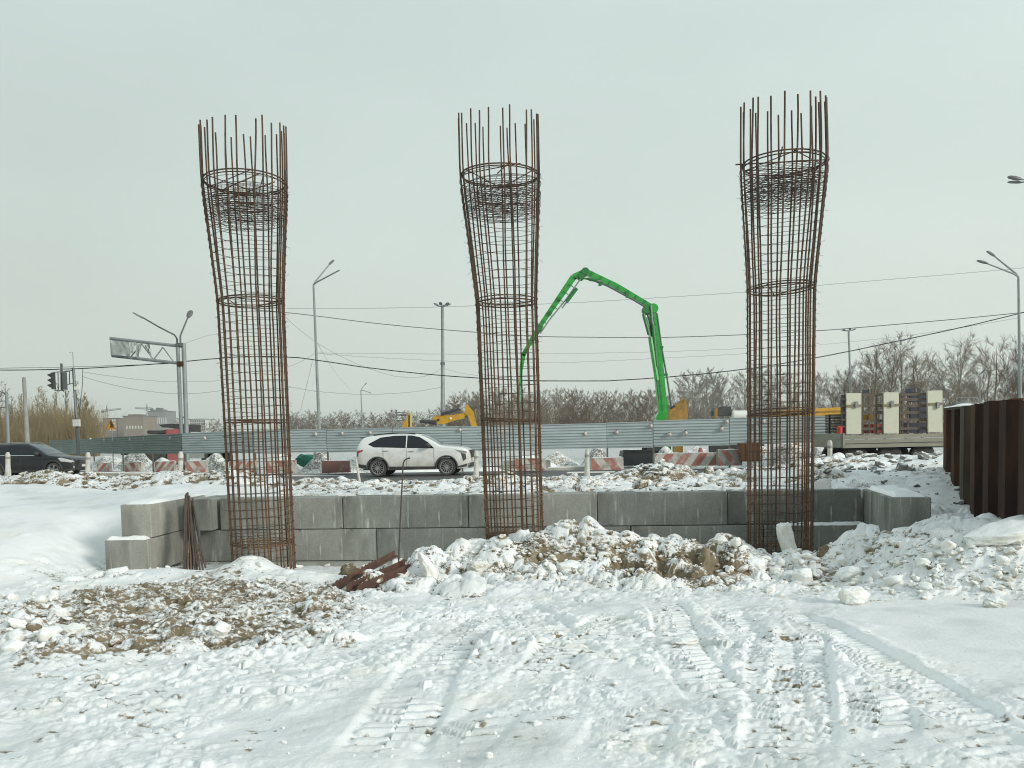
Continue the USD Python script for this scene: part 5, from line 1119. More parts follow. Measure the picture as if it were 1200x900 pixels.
# ------------------------------------------------------------------ heaps under the fence
def heap_mesh(c, rx, ry, hgt, seed, rough=0.3):
    n1, n2 = 44, 34
    gx, gy = np.meshgrid(np.linspace(-1.4, 1.4, n1), np.linspace(-1.4, 1.4, n2), indexing='ij')
    q = gx ** 2 + gy ** 2
    P = np.stack([gx * rx, gy * ry, gx * 0 + seed], -1)
    hh = hgt * np.exp(-1.3 * q) * (0.7 + 0.6 * fbm(P * 1.2, 3, seed)) + rough * hgt * (fbm(P * 4.5, 3, seed + 3) - 0.45) * np.exp(-0.8 * q) - 0.12 * hgt * q
    v = np.stack([c[0] + gx * rx, c[1] + gy * ry, c[2] + hh], -1).reshape(-1, 3)
    i_, j_ = np.meshgrid(np.arange(n1 - 1), np.arange(n2 - 1), indexing='ij')
    return MB().add(v, np.stack([i_ * n2 + j_, (i_ + 1) * n2 + j_, (i_ + 1) * n2 + j_ + 1, i_ * n2 + j_ + 1], -1).reshape(-1, 4))
for k, (px, pyt, d, rx, lab, mt_) in enumerate([(160, 533.5, 47.5, 1.3, 'snow heap behind the half buried barrier on the left', rubble_mat), (190, 537, 44.5, 0.9, 'low snow heap left of the double sign pole', rubble_mat), (253, 534, 39.6, 0.95, 'dirty snow heap left of the left cage, below the fence', rubble_mat), (375, 530.5, 38.4, 0.9, 'snow heap beside the green netting', rubble_mat), (412, 534, 37.4, 1.1, 'snow heap between the dusty red barrier and the white car', rubble_mat),
        (700, 527, 37.0, 0.8, 'snow heap below the fence left of the black skip', rubble_mat), (622, 532.5, 38, 1.3, 'flat snow heap below the fence behind the middle cage', snow_mat), (780, 526.5, 36.2, 0.7, 'small grey heap right of the black skip', rubble_mat), (925, 521, 33.6, 1.3, 'grey rubble heap behind the right cage', rubble_mat), (960, 525, 33.0, 0.8, 'brown rubble heap left of the flatbed trailer', rubble_mat), (1000, 529, 31.5, 0.8, 'rubble under the left end of the flatbed trailer', rubble_mat), (570, 540, 36.2, 1.1, 'low snow heap behind the white car nose', snow_mat), (480, 541, 35.9, 1.6, 'low snow heap behind the white car', snow_mat), (330, 534, 38.8, 0.9, 'snow heap seen through the left cage', snow_mat), (128, 536, 50, 1.6, 'long dirty heap behind the leftmost barrier', rubble_mat), (652, 529, 38.5, 1.1, 'brown dirt heap below the fence left of the white guide post', soil_mat), (742, 523, 38, 0.9, 'dirt heap behind the black skip', soil_mat), (815, 524, 36, 1.2, 'dark dirt heap behind the longest striped barrier', soil_mat), (890, 524, 35, 1.0, 'dirt heap behind the rusty brown box', soil_mat), (545, 536, 37, 1.0, 'small dirty heap beside the middle cage below the fence', rubble_mat)]):
    t3 = at(px, pyt, d); zb = -0.05
    single('snow_heap', heap_mesh((t3[0], t3[1], zb), rx, 0.8, max(t3[2] - zb, 0.25) * 1.05, 300 + k), mt_, lab, 'snow heap', smooth=True)
green_net = mat('green_netting', (0.012, 0.16, 0.105), (0.006, 0.10, 0.07), 6.0, 0.7)
c = at(358, 536, 38.2)
single('green_netting', place(chunk((1.05, 0.7, 0.75), 61, jag=0.22, res=0.2), c + np.array([0, 0, -0.12])), green_net, 'crumpled green netting in the gap below the fence', 'netting', smooth=30)

# ------------------------------------------------------------------ lamp posts, masts and the sign gantry
pole_grey = mat('painted_pole_grey', (0.26, 0.29, 0.285), (0.2, 0.225, 0.22), 2.0, 0.55, metal=0.2)
pole_dark = mat('dark_pole_grey', (0.1, 0.115, 0.115), (0.075, 0.085, 0.085), 2.0, 0.6)
pole_concrete = mat('pole_concrete', (0.3, 0.3, 0.27), (0.22, 0.22, 0.2), 3.0, 0.8)
lamp_head_mat = mat('lamp_head', (0.14, 0.15, 0.15), (0.1, 0.105, 0.105), 5.0, 0.5)
def head(p, q, w=0.28, hgt=0.1):
    """A street lamp head running from p to q."""
    m = MB(); X = unit(np.asarray(q) - np.asarray(p))
    S_ = unit(np.cross(X, (0, 0, 1))); U_ = np.cross(S_, X)
    L = np.linalg.norm(np.asarray(q) - np.asarray(p)); sec = [(0, .3, .5), (.15, .75, .9), (.5, 1, 1), (.85, .85, .8), (1, .45, .4)]
    v = [np.asarray(p) + X * L * s_ + S_ * w / 2 * a * c_ + U_ * hgt / 2 * b * e_ for s_, a, b in sec for c_, e_ in ((-1, -.6), (1, -.6), (.75, 1), (-.75, 1))]
    f = [[i * 4 + k, i * 4 + (k + 1) % 4, (i + 1) * 4 + (k + 1) % 4, (i + 1) * 4 + k] for i in range(4) for k in range(4)] + [[3, 2, 1, 0], [16, 17, 18, 19]]
    return m.add(v, f)
def lamp_post(label, d, foot, top, arms, r0, r1, material=pole_grey, hl=0.75):
    b = gpx(foot[0], d); b[2] = -0.1; t2 = at(*top, d)
    t_ = thing('lamp_post', label, 'lamp post', b)
    f2 = at(*foot, d); X = unit(t2 - f2); k = (b[2] - f2[2]) / X[2]; b2 = f2 + X * k
    obj('pole', MB().tube([b2, lerp(b2, t2, .33), lerp(b2, t2, .66), t2], np.linspace(r0, r1, 4), 10), material, t_)
    for (ex, ey, dy, hd) in arms:
        e = at(ex, ey, d + dy); mid = t2 + np.array([0, 0, 0.5]) * 0.3
        P = [t2 - X * 0.25, t2 + X * 0.12, lerp(t2, e, 0.12) + X * 0.18, e]
        a_ = obj('arm', MB().tube(P, [r1, r1 * .9, r1 * .8, r1 * .6], 8), material, t_, smooth=60)
        if hd:
            Xh = unit(e - t2); Xh = unit(Xh + np.array([0, 0, -0.12])); obj('lamp_head', head(e - Xh * .1, e + Xh * hl), lamp_head_mat, t_)
    return t_
lamp_post('tall grey lamp post with two arms to the right, right of the left cage', 60, (374, 500), (367.5, 336), [(386, 310, 2, True), (398, 316.5, -1, False)], 0.13, 0.075)
lamp_post('small distant twin lamp post between the tall lamp post and the floodlight mast', 150, (424.5, 496), (423, 458), [(427.5, 451, 2, True), (431.5, 459.5, -2, True)], 0.16, 0.09, hl=1.1)
lamp_post('lamp post with two arms to the left, by the right edge', 50, (1195.5, 470), (1193.5, 327), [(1165, 300, 2, True), (1156, 308.5, -1, True)], 0.11, 0.07)
lamp_post('thin lamp post behind the sheet piles with a small head', 74, (1148.5, 476), (1147.5, 441), [(1150, 437.5, 0, True)], 0.07, 0.05, hl=0.5)
def flood_mast(label, d, foot, top, r0, r1, n, rad):
    f2, t2 = at(*foot, d), at(*top, d); X = unit(t2 - f2); b2 = f2 + X * ((-0.1 - f2[2]) / X[2])
    t_ = thing('floodlight_mast', label, 'floodlight mast', b2)
    obj('mast', MB().tube([b2, lerp(b2, t2, .3), lerp(b2, t2, .301), lerp(b2, t2, .62), lerp(b2, t2, .621), t2], [r0, r0 * .86, r0 * .74, r0 * .62, r0 * .54, r1], 12), pole_grey, t_, smooth=40)
    for k in (.3, .62): obj('collar', MB().cyl(lerp(b2, t2, k) - X * .12, lerp(b2, t2, k) + X * .12, r0 * (1.05 - k * .4), n=12), lamp_head_mat, t_)
    for k in range(n):
        a = 2 * math.pi * k / n + 0.35; u = np.array([math.cos(a), math.sin(a), 0])
        a_ = obj('bracket', MB().tube([t2, t2 + u * rad * .55 + np.array([0, 0, .06])], 0.035, 6), pole_grey, t_)
        obj('floodlight', head(t2 + u * rad * .5 + np.array([0, 0, .06]), t2 + u * rad + np.array([0, 0, .22]), 0.3, 0.14), lamp_head_mat, a_)
    return t_
flood_mast('tapering grey floodlight mast beside the middle cage', 70, (519, 484), (518.5, 359), 0.25, 0.13, 6, 0.75)
flood_mast('distant floodlight mast above the flatbed trailer', 110, (997, 462), (994.5, 388), 0.24, 0.13, 6, 0.95)
flood_mast('floodlight mast standing past the right edge, one cluster of lamps showing', 40, (1216, 480), (1213, 211), 0.16, 0.08, 7, 1.25)
# concrete poles on the left
d = 65; t_ = thing('utility_pole', 'plain concrete pole above the dark car roof', 'utility pole', gpx(32, d))
f2, t2 = at(32, 515, d), at(28, 443, d); X = unit(t2 - f2); b2 = f2 + X * ((-0.1 - f2[2]) / X[2])
obj('pole', MB().tube([b2, t2], [0.19, 0.14], 10), pole_concrete, t_)
obj('cap', MB().cyl(t2, t2 + X * .06, 0.12, n=10), pole_concrete, t_)
d = 58; t_ = thing('catenary_pole', 'pale pole with bracket arms cut by the left edge', 'utility pole', gpx(9.5, d))
f2, t2 = at(9.5, 515, d), at(7.5, 459, d); X = unit(t2 - f2); b2 = f2 + X * ((-0.1 - f2[2]) / X[2])
obj('pole', MB().tube([b2, t2], [0.13, 0.1], 10), pole_grey, t_)
for a, b in [((7.5, 463), (-6, 455)), ((7.8, 470), (-8, 470)), ((8, 477), (-8, 479)), ((-3, 457), (-3, 478))]: obj('bracket', MB().tube([at(*a, d), at(*b, d)], 0.035, 6), pole_dark, t_)
# traffic light pole
d = 50
t_ = thing('traffic_light', 'traffic light pole with a mast arm and white box above the dark car', 'traffic light', gpx(91, d))
f2, t2 = at(90.5, 508, d), at(86, 431, d); X = unit(t2 - f2); b2 = f2 + X * ((-0.1 - f2[2]) / X[2])
obj('pole', MB().tube([b2, t2], [0.09, 0.085], 8), pole_dark, t_)
obj('second_pole', MB().tube([at(86.5, 432, d - .1), at(88, 470, d - .1), at(90, 490, d - .1)], 0.05, 6), pole_grey, t_)
obj('cable_loop', MB().tube([at(97, 433, d), at(96.5, 452, d), at(94.5, 470, d), at(93, 488, d)], 0.022, 5), pole_dark, t_)
obj('antenna', MB().tube([at(86, 431, d), at(85.2, 412.5, d), at(81, 412.8, d)], 0.02, 5), pole_grey, t_)
bx = obj('switch_box', MB().box(at(89.8, 495.5, d - .15), (0.38, 0.22, 0.42)), plate_white, t_, smooth=False)
obj('camera', MB().box(at(90, 455, d - .15), (0.24, 0.2, 0.2)), plate_white, t_, smooth=False)
for a, b in [((86, 434), (62, 436.5)), ((86, 449), (76, 451.5)), ((64, 457.5), (75, 457.5)), ((81.5, 434.5), (81.5, 450)), ((68, 436), (68.5, 457)), ((84.5, 434), (76, 436))]: obj('mast_arm', MB().tube([at(*a, d), at(*b, d)], 0.028, 6), pole_dark, t_)
obj('hanger', MB().tube([at(72, 426, d), at(72.5, 458, d)], 0.075, 8), pole_dark, t_)
obj('signal_back', MB().box(at(76, 446.5, d - .1), (0.16, 0.25, 1.05)), pole_dark, t_, smooth=False)
sg = obj('signal_head', MB().box(at(62.5, 446.5, d), (0.12, 0.3, 1.0)), black_plastic, t_, smooth=False)
for py in (440.5, 446.5, 452.5): obj('visor', MB().prism([(0, 0.15), (-0.24, 0.08), (-0.22, 0.02), (0, -0.12)], 0.26, at(62.5, py, d) + np.array([-.06, .13, 0]), (1, 0, 0), (0, 0, 1)), black_plastic, sg, smooth=False)
# the sign gantry
d = 44
t_ = thing('sign_gantry', 'grey double pole sign gantry with film wrapped signs and two lamp arms', 'sign gantry', gpx(214, d))
for (fx_, tx_, ty_, rad) in ((212.6, 208, 402, 0.10), (218.6, 215.2, 402, 0.115)):
    f2, t2 = at(fx_, 505, d), at(tx_, ty_, d); X = unit(t2 - f2); b2 = f2 + X * ((-0.1 - f2[2]) / X[2])
    obj('pole', MB().tube([b2, t2], rad, 12), pole_grey, t_)
obj('tie', MB().beam(at(211.5, 489, d), at(218, 489, d), 0.08), pole_grey, t_)
obj('chord', MB().tube([at(215, 406, d), at(129, 396.5, d)], 0.085, 8), pole_grey, t_)
obj('chord', MB().tube([at(213, 426, d), at(131, 416.8, d)], 0.085, 8), pole_grey, t_)
obj('end_strut', MB().tube([at(129.8, 396.5, d), at(131.2, 416.8, d)], 0.055, 8), pole_grey, t_)
obj('clamp', MB().box(at(212.5, 426.5, d), (0.34, 0.32, 0.26)), rust_plate_light, t_, smooth=False)
obj('clamp', MB().box(at(211.5, 404, d), (0.34, 0.32, 0.16)), pole_dark, t_, smooth=False)
nodes_ = [(203.5, 424), (191, 407), (180, 421.5), (166, 403), (152.5, 419), (141.5, 400), (132, 412)]
for a, b in zip(nodes_[:-1], nodes_[1:]): obj('truss_strut', MB().tube([at(*a, d), at(*b, d)], 0.035, 6), pole_grey, t_)
film = usdkit.material(stage, '/World/Looks/clear_film', {'t': ('transparent_bsdf', {'color': (0.93, 0.94, 0.93)}), 'd': ('principled_bsdf', {'base_color': (0.46, 0.49, 0.46), 'roughness': 0.35}), 'tc': ('texture_coordinate', {}), 'n': ('noise_texture', {'scale': 3.0, 'detail': 4.0}), 'mr': ('map_range', {'from_min': 0.35, 'from_max': 0.6, 'to_min': 0.35, 'to_max': 0.95, 'clamp': True}), 'm': ('mix_closure', {})},
                       [('tc.object', 'n.vector'), ('n.fac', 'mr.value'), ('mr.result', 'm.fac'), ('t.BSDF', 'm.closure1'), ('d.BSDF', 'm.closure2')], surface='m.closure')
film_dark = mat('grey_film', (0.25, 0.275, 0.26), (0.33, 0.355, 0.335), 5.0, 0.4)
def sheet(poly_px, d, seed, amp=0.1, nu=14, nv=10, thick=0.012):
    q = [at(*p, d) for p in poly_px]
    out = []
    for side in (0, 1):
        a, b = np.meshgrid(np.linspace(0, 1, nu), np.linspace(0, 1, nv), indexing='ij'); a, b = a[..., None], b[..., None]
        P = (q[0] * (1 - a) + q[1] * a) * (1 - b) + (q[3] * (1 - a) + q[2] * a) * b
        P[..., 1] += amp * (fbm(np.concatenate([a * 5 + seed, b * 4, a * 0], -1), 3, seed) - 0.5) * 2 - 0.06 + side * thick
        out.append(P.reshape(-1, 3))
    i_, j_ = np.meshgrid(np.arange(nu - 1), np.arange(nv - 1), indexing='ij')
    f = np.stack([i_ * nv + j_, i_ * nv + j_ + 1, (i_ + 1) * nv + j_ + 1, (i_ + 1) * nv + j_], -1).reshape(-1, 4)
    return MB().add(out[0], f).add(out[1], f[:, ::-1])
for k, (poly, mt_) in enumerate([([(130, 398.5), (152, 401), (153, 418), (131.5, 416)], film_dark), ([(153, 401), (160.5, 401.5), (157.5, 413.5), (152.8, 414.5)], film), ([(160.5, 402), (167, 403), (163, 418.5), (159.5, 418.5)], film_dark), ([(170, 404), (176, 403.5), (178, 417), (171, 409)], film_dark)]):
    obj('wrapped_sign', sheet(poly, d - 0.15, 20 + k), mt_, t_, smooth=40)
for (pts_, dy, hd) in [([(207.6, 403), (207.5, 397), (204.5, 392.5), (186, 383), (168, 372.5), (156, 366.5)], -1.2, False), ([(211.5, 403), (211.3, 394), (213.5, 388), (218.5, 376), (221, 370)], 0.8, True)]:
    P = [at(px, py, d + dy * i / len(pts_)) for i, (px, py) in enumerate(pts_)]
    a_ = obj('lamp_arm', MB().tube(P, np.linspace(0.05, 0.035, len(P)), 6), pole_dark, t_, smooth=60)
    if hd: obj('lamp_head', head(at(220.3, 372.5, d + .8), at(224, 364, d + 1.1), 0.34, 0.16), lamp_head_mat, a_)
    else: obj('lamp_head', head(at(168, 373.5, d - .9), at(155.5, 366.3, d - 1.2), 0.12, 0.07), lamp_head_mat, a_)
# road works sign
yellow = mat('sign_yellow', (0.62, 0.36, 0.02), (0.5, 0.28, 0.02), 4.0, 0.5)
black_paint2 = mat('sign_black', (0.02, 0.02, 0.02), rough=0.6)
d = 47.5; c = at(130, 497, d)
t_ = thing('roadworks_sign', 'yellow warning sign with a black digging worker above the green fence', 'road sign', (c[0], c[1], 0))
T = [at(130, 491.6, d), at(124.6, 502.6, d), at(135.4, 502.6, d)]
obj('board', MB().prism([tuple((q - T[1])[[0, 2]]) for q in (T[1], T[2], T[0])], 0.03, T[1] + np.array([0, .04, 0]), (1, 0, 0), (0, 0, 1)), yellow, t_, smooth=False)
edge = MB()
for k in range(3): edge.beam(T[k] + np.array([0, -.01, 0]), T[(k + 1) % 3] + np.array([0, -.01, 0]), 0.035, 0.03)
obj('triangle_border', edge, mat('sign_red_border', (0.45, 0.16, 0.02), rough=0.5), t_, smooth=False)
m = MB()
for a, b, w in [((130, 495), (130.2, 498.3), 0.05), ((130.2, 498.3), (128.8, 501), 0.035), ((130.2, 498.3), (131.4, 501), 0.035), ((129.8, 496.2), (131.8, 498), 0.03), ((131.8, 496.4), (132.4, 500.8), 0.025)]: m.beam(at(*a, d - .02), at(*b, d - .02), w, 0.02)
m.lathe([(0, 0), (0.035, 0), (0.035, .02), (0, .02)], at(130, 494.6, d - .01), (0, -1, 0), 12)
obj('worker_symbol', m, black_paint2, t_, smooth=False)
obj('sign_post', MB().tube([(c[0], c[1] + .06, -.1), (c[0], c[1] + .06, c[2] + .2)], 0.03, 8), pole_grey, t_)
# lattice barrier behind the sheet piles
d = 70; t_ = thing('railing', 'thin grey lattice railing above the sheet piles', 'railing', gpx(1132, d))
for px in (1120.5, 1126, 1131, 1136, 1141, 1146): obj('upright', MB().tube([gpx(px, d), at(px, 465.5, d)], 0.025, 5), pole_grey, t_)
for py in (466, 472): obj('rail', MB().tube([at(1120, py, d), at(1146.5, py - .4, d)], 0.03, 5), pole_grey, t_)

# ------------------------------------------------------------------ overhead wires
wire_black = mat('black_cable', (0.02, 0.02, 0.02), rough=0.6)
wire_grey = mat('grey_wire', (0.09, 0.1, 0.1), rough=0.6)
def wire(pix, d0, d1, r, label, material=wire_black):
    P = np.array(pix, float); s_ = np.linspace(0, 1, len(P)); cs = PchipInterpolator(P[:, 0], P[:, 1]) if len(P) > 2 and np.all(np.diff(P[:, 0]) > 0) else None
    n_ = 40; t_ = np.linspace(0, 1, n_)
    if cs is not None: X = np.interp(t_, [0, 1], [P[0, 0], P[-1, 0]]); Y = cs(X)
    else: X = np.interp(t_, s_, P[:, 0]); Y = np.interp(t_, s_, P[:, 1])
    W = np.array([at(a, b, lerp(d0, d1, k)) for a, b, k in zip(X, Y, t_)])
    single('overhead_wire', MB().tube(W, r, 4, cap=False), material, label, 'overhead wire', smooth=60)
from scipy.interpolate import PchipInterpolator
wire([(-120, 432), (0, 433.8), (70, 432.8), (130, 430), (208, 424.5), (255, 420), (300, 417.5), (340, 418.5), (420, 429.5), (500, 438.5), (560, 443), (640, 446.3), (700, 446.5), (760, 443.5), (870, 433), (960, 418.5), (1060, 398), (1130, 383), (1200, 366), (1290, 343)], 58, 58, 0.033, 'heaviest black cable, sagging across the whole view at fence lamp height')
wire([(-120, 434.5), (0, 431.5), (60, 430.5), (130, 428.6), (200, 426), (216, 425)], 60, 50, 0.014, 'second black cable ending at the double sign pole')
wire([(298, 363), (336, 366.3), (450, 380), (560, 389.5), (640, 394.6), (760, 395.5), (870, 392.3), (960, 387.5), (1040, 381), (1120, 374), (1200, 366), (1280, 357)], 62, 55, 0.023, 'black cable passing behind all three cages at mid height')
wire([(296, 361.8), (336, 361.5), (450, 361), (560, 358.3), (650, 355.8), (760, 349.5), (870, 342.5), (970, 333.5), (1160, 317.5), (1290, 305)], 66, 66, 0.013, 'uppermost thin grey wire crossing above the green boom knee', wire_grey)
wire([(98, 436), (130, 440.8), (160, 444.5), (200, 447.2), (260, 446)], 52, 60, 0.010, 'upper thin wire between the traffic light and the left cage', wire_grey)
wire([(96, 441), (130, 450.5), (170, 458), (210, 461.5), (260, 457.5)], 52, 60, 0.012, 'lower thin wire between the traffic light and the left cage', wire_grey)
wire([(334, 371), (372, 402), (420, 427), (450, 437.5), (470, 441.8), (490, 442), (505, 438.5), (517, 432)], 60, 69, 0.011, 'thin wire drooping from the tall lamp post to the floodlight mast', wire_grey)
wire([(334, 452), (380, 459.5), (430, 462.2), (470, 460.5), (517, 453.8)], 62, 69, 0.012, 'lowest thin wire hanging left of the floodlight mast', wire_grey)
wire([(371, 413.5), (450, 414.5), (560, 415), (660, 414.3), (760, 412.5), (880, 408)], 60, 62, 0.009, 'faint wire just above the faintest pair behind the green boom', wire_grey)
wire([(371, 414), (450, 419.5), (560, 424), (660, 424.5), (760, 420.5), (880, 414)], 60, 62, 0.009, 'faint sagging wire behind the middle cage and the green boom', wire_grey)
wire([(352, 482), (366, 424)], 60, 60, 0.011, 'steep guy wire left of the tall lamp post', wire_grey)
wire([(330, 432), (352, 424), (369, 414)], 64, 60, 0.010, 'short wire rising to the tall lamp post from the left cage', wire_grey)
wire([(372, 402), (390, 432), (413, 459)], 60, 140, 0.013, 'thin wire running down from the tall lamp post to the small twin lamp', wire_grey)
wire([(521, 432), (545, 438), (640, 447)], 70, 70, 0.009, 'faint wire right of the floodlight mast top collar', wire_grey)
wire([(960, 404), (1040, 396), (1120, 385), (1195, 372)], 75, 60, 0.010, 'faint wire between the two cables right of the right cage', wire_grey)
wire([(218, 402), (250, 392), (290, 387)], 46, 60, 0.009, 'faint wire rising right from the double sign pole', wire_grey)
# ------------------------------------------------------------------ concrete pump boom
green = mat('boom_green', (0.012, 0.33, 0.03), (0.01, 0.24, 0.025), 3.0, 0.35, coat=0.5, c3=(0.02, 0.15, 0.03), s3=0.8, l3=0.58, h3=0.75)
rubber_ = mat('hose_black', (0.02, 0.02, 0.02), rough=0.6)
green_dark = mat('boom_green_dark', (0.01, 0.17, 0.03), (0.01, 0.13, 0.02), 3.0, 0.5)
d = 50
t_ = thing('pump_boom', 'bright green concrete pump boom folded in an arch above the fence', 'concrete pump', gpx(777, d))
def tapered(m, a, b, wa, wb, dep, dd=d):
    """A box section between two pixels; widths in metres."""
    m.beam(at(*a, dd), at(*b, dd), dep, wa, up=(0, 1, 0), w1=dep, h1=wb) if False else None
    p, q = at(*a, dd), at(*b, dd); X = unit(q - p); Nn = np.cross(X, (0, 1, 0)); Yv = np.array([0, 1.0, 0])
    w_ = 0.84
    v = [c + Nn * i * w * w_ / 2 + Yv * j * dep / 2 for c, w in ((p, wa), (q, wb)) for i, j in ((-1, -1), (1, -1), (1, 1), (-1, 1))]
    return m.add(v, [[0, 1, 2, 3], [7, 6, 5, 4], [0, 4, 5, 1], [1, 5, 6, 2], [2, 6, 7, 3], [3, 7, 4, 0]])
base = gpx(777, d); 
obj('turret', MB().cyl((base[0], base[1], -0.1), (base[0], base[1], at(777, 496, d)[2]), 0.5, n=16), green_dark, t_)
s1 = obj('lower_section', tapered(tapered(MB(), (777.5, 492), (771, 425), 0.62, 0.66, 0.5), (771, 425), (763.5, 366), 0.66, 0.50, 0.5), green, t_, smooth=False)
obj('web_plate', tapered(MB(), (776, 488), (764.5, 372), 0.10, 0.10, 0.54), green_dark, s1, smooth=False)
obj('cylinder', MB().tube([at(757.5, 372, d - .3), at(763, 400, d - .3), at(768, 430, d - .3)], [0.06, 0.06, 0.12], 8), green_dark, t_)
obj('cylinder', MB().tube([at(762, 395, d - .3), at(770, 446, d - .3)], 0.14, 8), green, t_)
obj('delivery_pipe', MB().tube([at(764, 362, d - .2), at(770, 368, d - .2), at(775, 405, d - .2), at(782, 445, d - .2), at(788, 486, d - .2)], 0.055, 8), pole_dark, t_, smooth=60)
for a in ((775.2, 407), (780.5, 439)): obj('pipe_clamp', MB().box(at(*a, d - .2), (0.2, 0.16, 0.14)), green_dark, t_, smooth=False)
for (c_, rad) in (((765, 362), 0.3), ((757.5, 363.5), 0.26), ((685.5, 319), 0.24), ((681, 324.5), 0.2), ((632, 385), 0.19), ((776, 490), 0.42)):
    obj('knuckle', MB().lathe([(0, -.32), (rad * .9, -.32), (rad, -.28), (rad, .28), (rad * .9, .32), (0, .32)], at(*c_, d), (0, 1, 0), 18), green_dark if rad < .3 else green, t_, smooth=40)
obj('middle_section', tapered(tapered(MB(), (763, 360), (722, 336.5), 0.34, 0.46, 0.4), (722, 336.5), (684, 317.5), 0.46, 0.36, 0.4), green, t_, smooth=False)
obj('lower_strut', MB().tube([at(683, 326, d - .25), at(700, 328.5, d - .25), at(706, 332, d - .25)], [0.05, 0.09, 0.1], 8), green_dark, t_)
obj('return_pipe', MB().tube([at(688, 326, d - .25), at(712, 335, d - .25), at(740, 350, d - .25), at(758, 361, d - .25)], 0.055, 8), pole_dark, t_)
for a in ((703, 333), (735, 347), (735, 343)): obj('pipe_clamp', MB().box(at(*a, d - .25), (0.18, 0.16, 0.2)), green_dark, t_, smooth=False)
obj('upper_section', tapered(tapered(MB(), (682.5, 319.5), (672, 325), 0.34, 0.42, 0.36), (672, 325), (631.5, 384), 0.46, 0.30, 0.36), green, t_, smooth=False)
obj('upper_pipe', MB().tube([at(681, 326, d - .25), at(664, 350, d - .25), at(643, 376, d - .25), at(633, 391, d - .25)], 0.045, 7), pole_grey, t_)
obj('tip_section', tapered(tapered(MB(), (634, 381), (620, 404), 0.42, 0.36, 0.34), (620, 404), (612.5, 417), 0.3, 0.3, 0.3), green, t_, smooth=False)
obj('tip_fold', tapered(tapered(MB(), (613.5, 415), (610.8, 432), 0.34, 0.26, 0.3), (610.8, 432), (609.8, 452), 0.24, 0.2, 0.28), green, t_, smooth=False)
for a in ((655.5, 350), (645.5, 366), (627, 397), (617.5, 411)): obj('pipe_clamp', MB().box(at(*a, d - .25), (0.16, 0.16, 0.2)), green_dark, t_, smooth=False)
for (a_, b_, n__) in (((776.3, 482), (765.2, 374), 9), ((760, 357.5), (688, 318.5), 7), ((679, 322), (634, 381), 7)):
    for k in range(n__):
        c_ = lerp(np.array(a_), np.array(b_), (k + .5) / n__); dirn = unit(np.append(np.array(b_) - np.array(a_), 0)); nn = np.array([-dirn[1], dirn[0]]) * 3.6
        obj('stiffener', MB().beam(at(*(c_ - nn), d - .26), at(*(c_ + nn), d - .26), 0.05, 0.03, up=(0, 1, 0)), green_dark, t_, smooth=False)
for (a_, b_) in (((770, 430), (765, 380)), ((754, 368), (760.5, 392)), ((690, 327), (700, 329)), ((676, 338), (664, 354))):
    c_ = obj('ram', MB().tube([at(*a_, d - .34), at(*b_, d - .34)], 0.10, 8), green_dark, t_)
    obj('ram_rod', MB().tube([at(*b_, d - .34), at(*(np.array(b_) + (np.array(b_) - np.array(a_)) * .45), d - .34)], 0.05, 8), pole_grey, c_)
for k in range(5): obj('hose_line', MB().tube([at(772 - k * .25, 470 - 3 * k, d - .3), at(766 - k * .3, 420, d - .32), at(762.5 - k * .4, 378, d - .3), at(758 - k * .5, 366 - k, d - .3)], 0.018, 5), rubber_, t_, smooth=True)
obj('end_hose', MB().tube([at(610, 450, d), at(608.5, 466, d), at(607.5, 480, d), at(607, 500, d)], 0.085, 8), mat('hose_green', (0.1, 0.3, 0.16), rough=0.6), t_, smooth=60)
obj('truck_deck', MB().box((base[0] + 2.4, base[1] + .2, 1.05), (7.5, 2.2, 0.28)), green_dark, t_, smooth=False)
for k in (-0.6, 4.2, 5.5):
    for s_ in (-1, 1): obj('wheel', MB().lathe([(0, -.15), (0.42, -.15), (0.5, -.1), (0.5, .1), (0.42, .15), (0, .15)], (base[0] + k, base[1] + .2 + s_ * .95, 0.5), (0, 1, 0), 20), tyre_rubber, t_)

# ------------------------------------------------------------------ yellow machines behind the fence
yel = mat('machine_yellow', (0.52, 0.29, 0.012), (0.4, 0.22, 0.015), 3.0, 0.5, c3=(0.22, 0.14, 0.04), s3=1.5, l3=0.6, h3=0.8)
yel_rust = mat('rusty_machine_yellow', (0.34, 0.19, 0.03), (0.2, 0.115, 0.03), 3.0, 0.7)
rubber = mat('black_machine', (0.025, 0.025, 0.026), (0.05, 0.05, 0.05), 3.0, 0.6)
def pxp(m, pts, d, depth):
    """A plate whose outline is given in pixels at distance d, thickened away from the viewer."""
    O = at(*pts[0], d); P = [tuple((at(px, py, d) - O)[[0, 2]]) for px, py in pts]
    if Polygon(P).exterior.is_ccw is False: P = P[::-1]
    return m.prism(P, depth, O + np.array([0, depth, 0]), (1, 0, 0), (0, 0, 1))
z8 = lambda pts: [(460 + a / 10.91, 465 + b / 10.91) for a, b in pts]
d = 48
t_ = thing('excavator', 'yellow excavator with its boom bent over behind the fence', 'excavator', gpx(512, d))
obj('boom', pxp(MB(), z8([(505, 300), (530, 245), (640, 232), (760, 235), (880, 215), (925, 195), (965, 240), (945, 262), (800, 300), (645, 350), (575, 345)]), d, 0.45), yel, t_, smooth=False)
obj('stick', pxp(MB(), z8([(925, 130), (948, 95), (975, 122), (1032, 190), (1055, 300), (1085, 380), (1010, 380), (965, 250), (925, 205)]), d - .05, 0.35), yel, t_, smooth=False)
obj('stick_cylinder', MB().tube([at(*z8([(620, 222)])[0], d - .1), at(*z8([(740, 190)])[0], d - .1), at(*z8([(862, 150)])[0], d - .1)], [0.09, 0.09, 0.05], 8), rubber, t_)
obj('piston_rod', MB().tube([at(*z8([(845, 155)])[0], d - .1), at(*z8([(925, 128)])[0], d - .1)], 0.05, 8), chrome, t_)
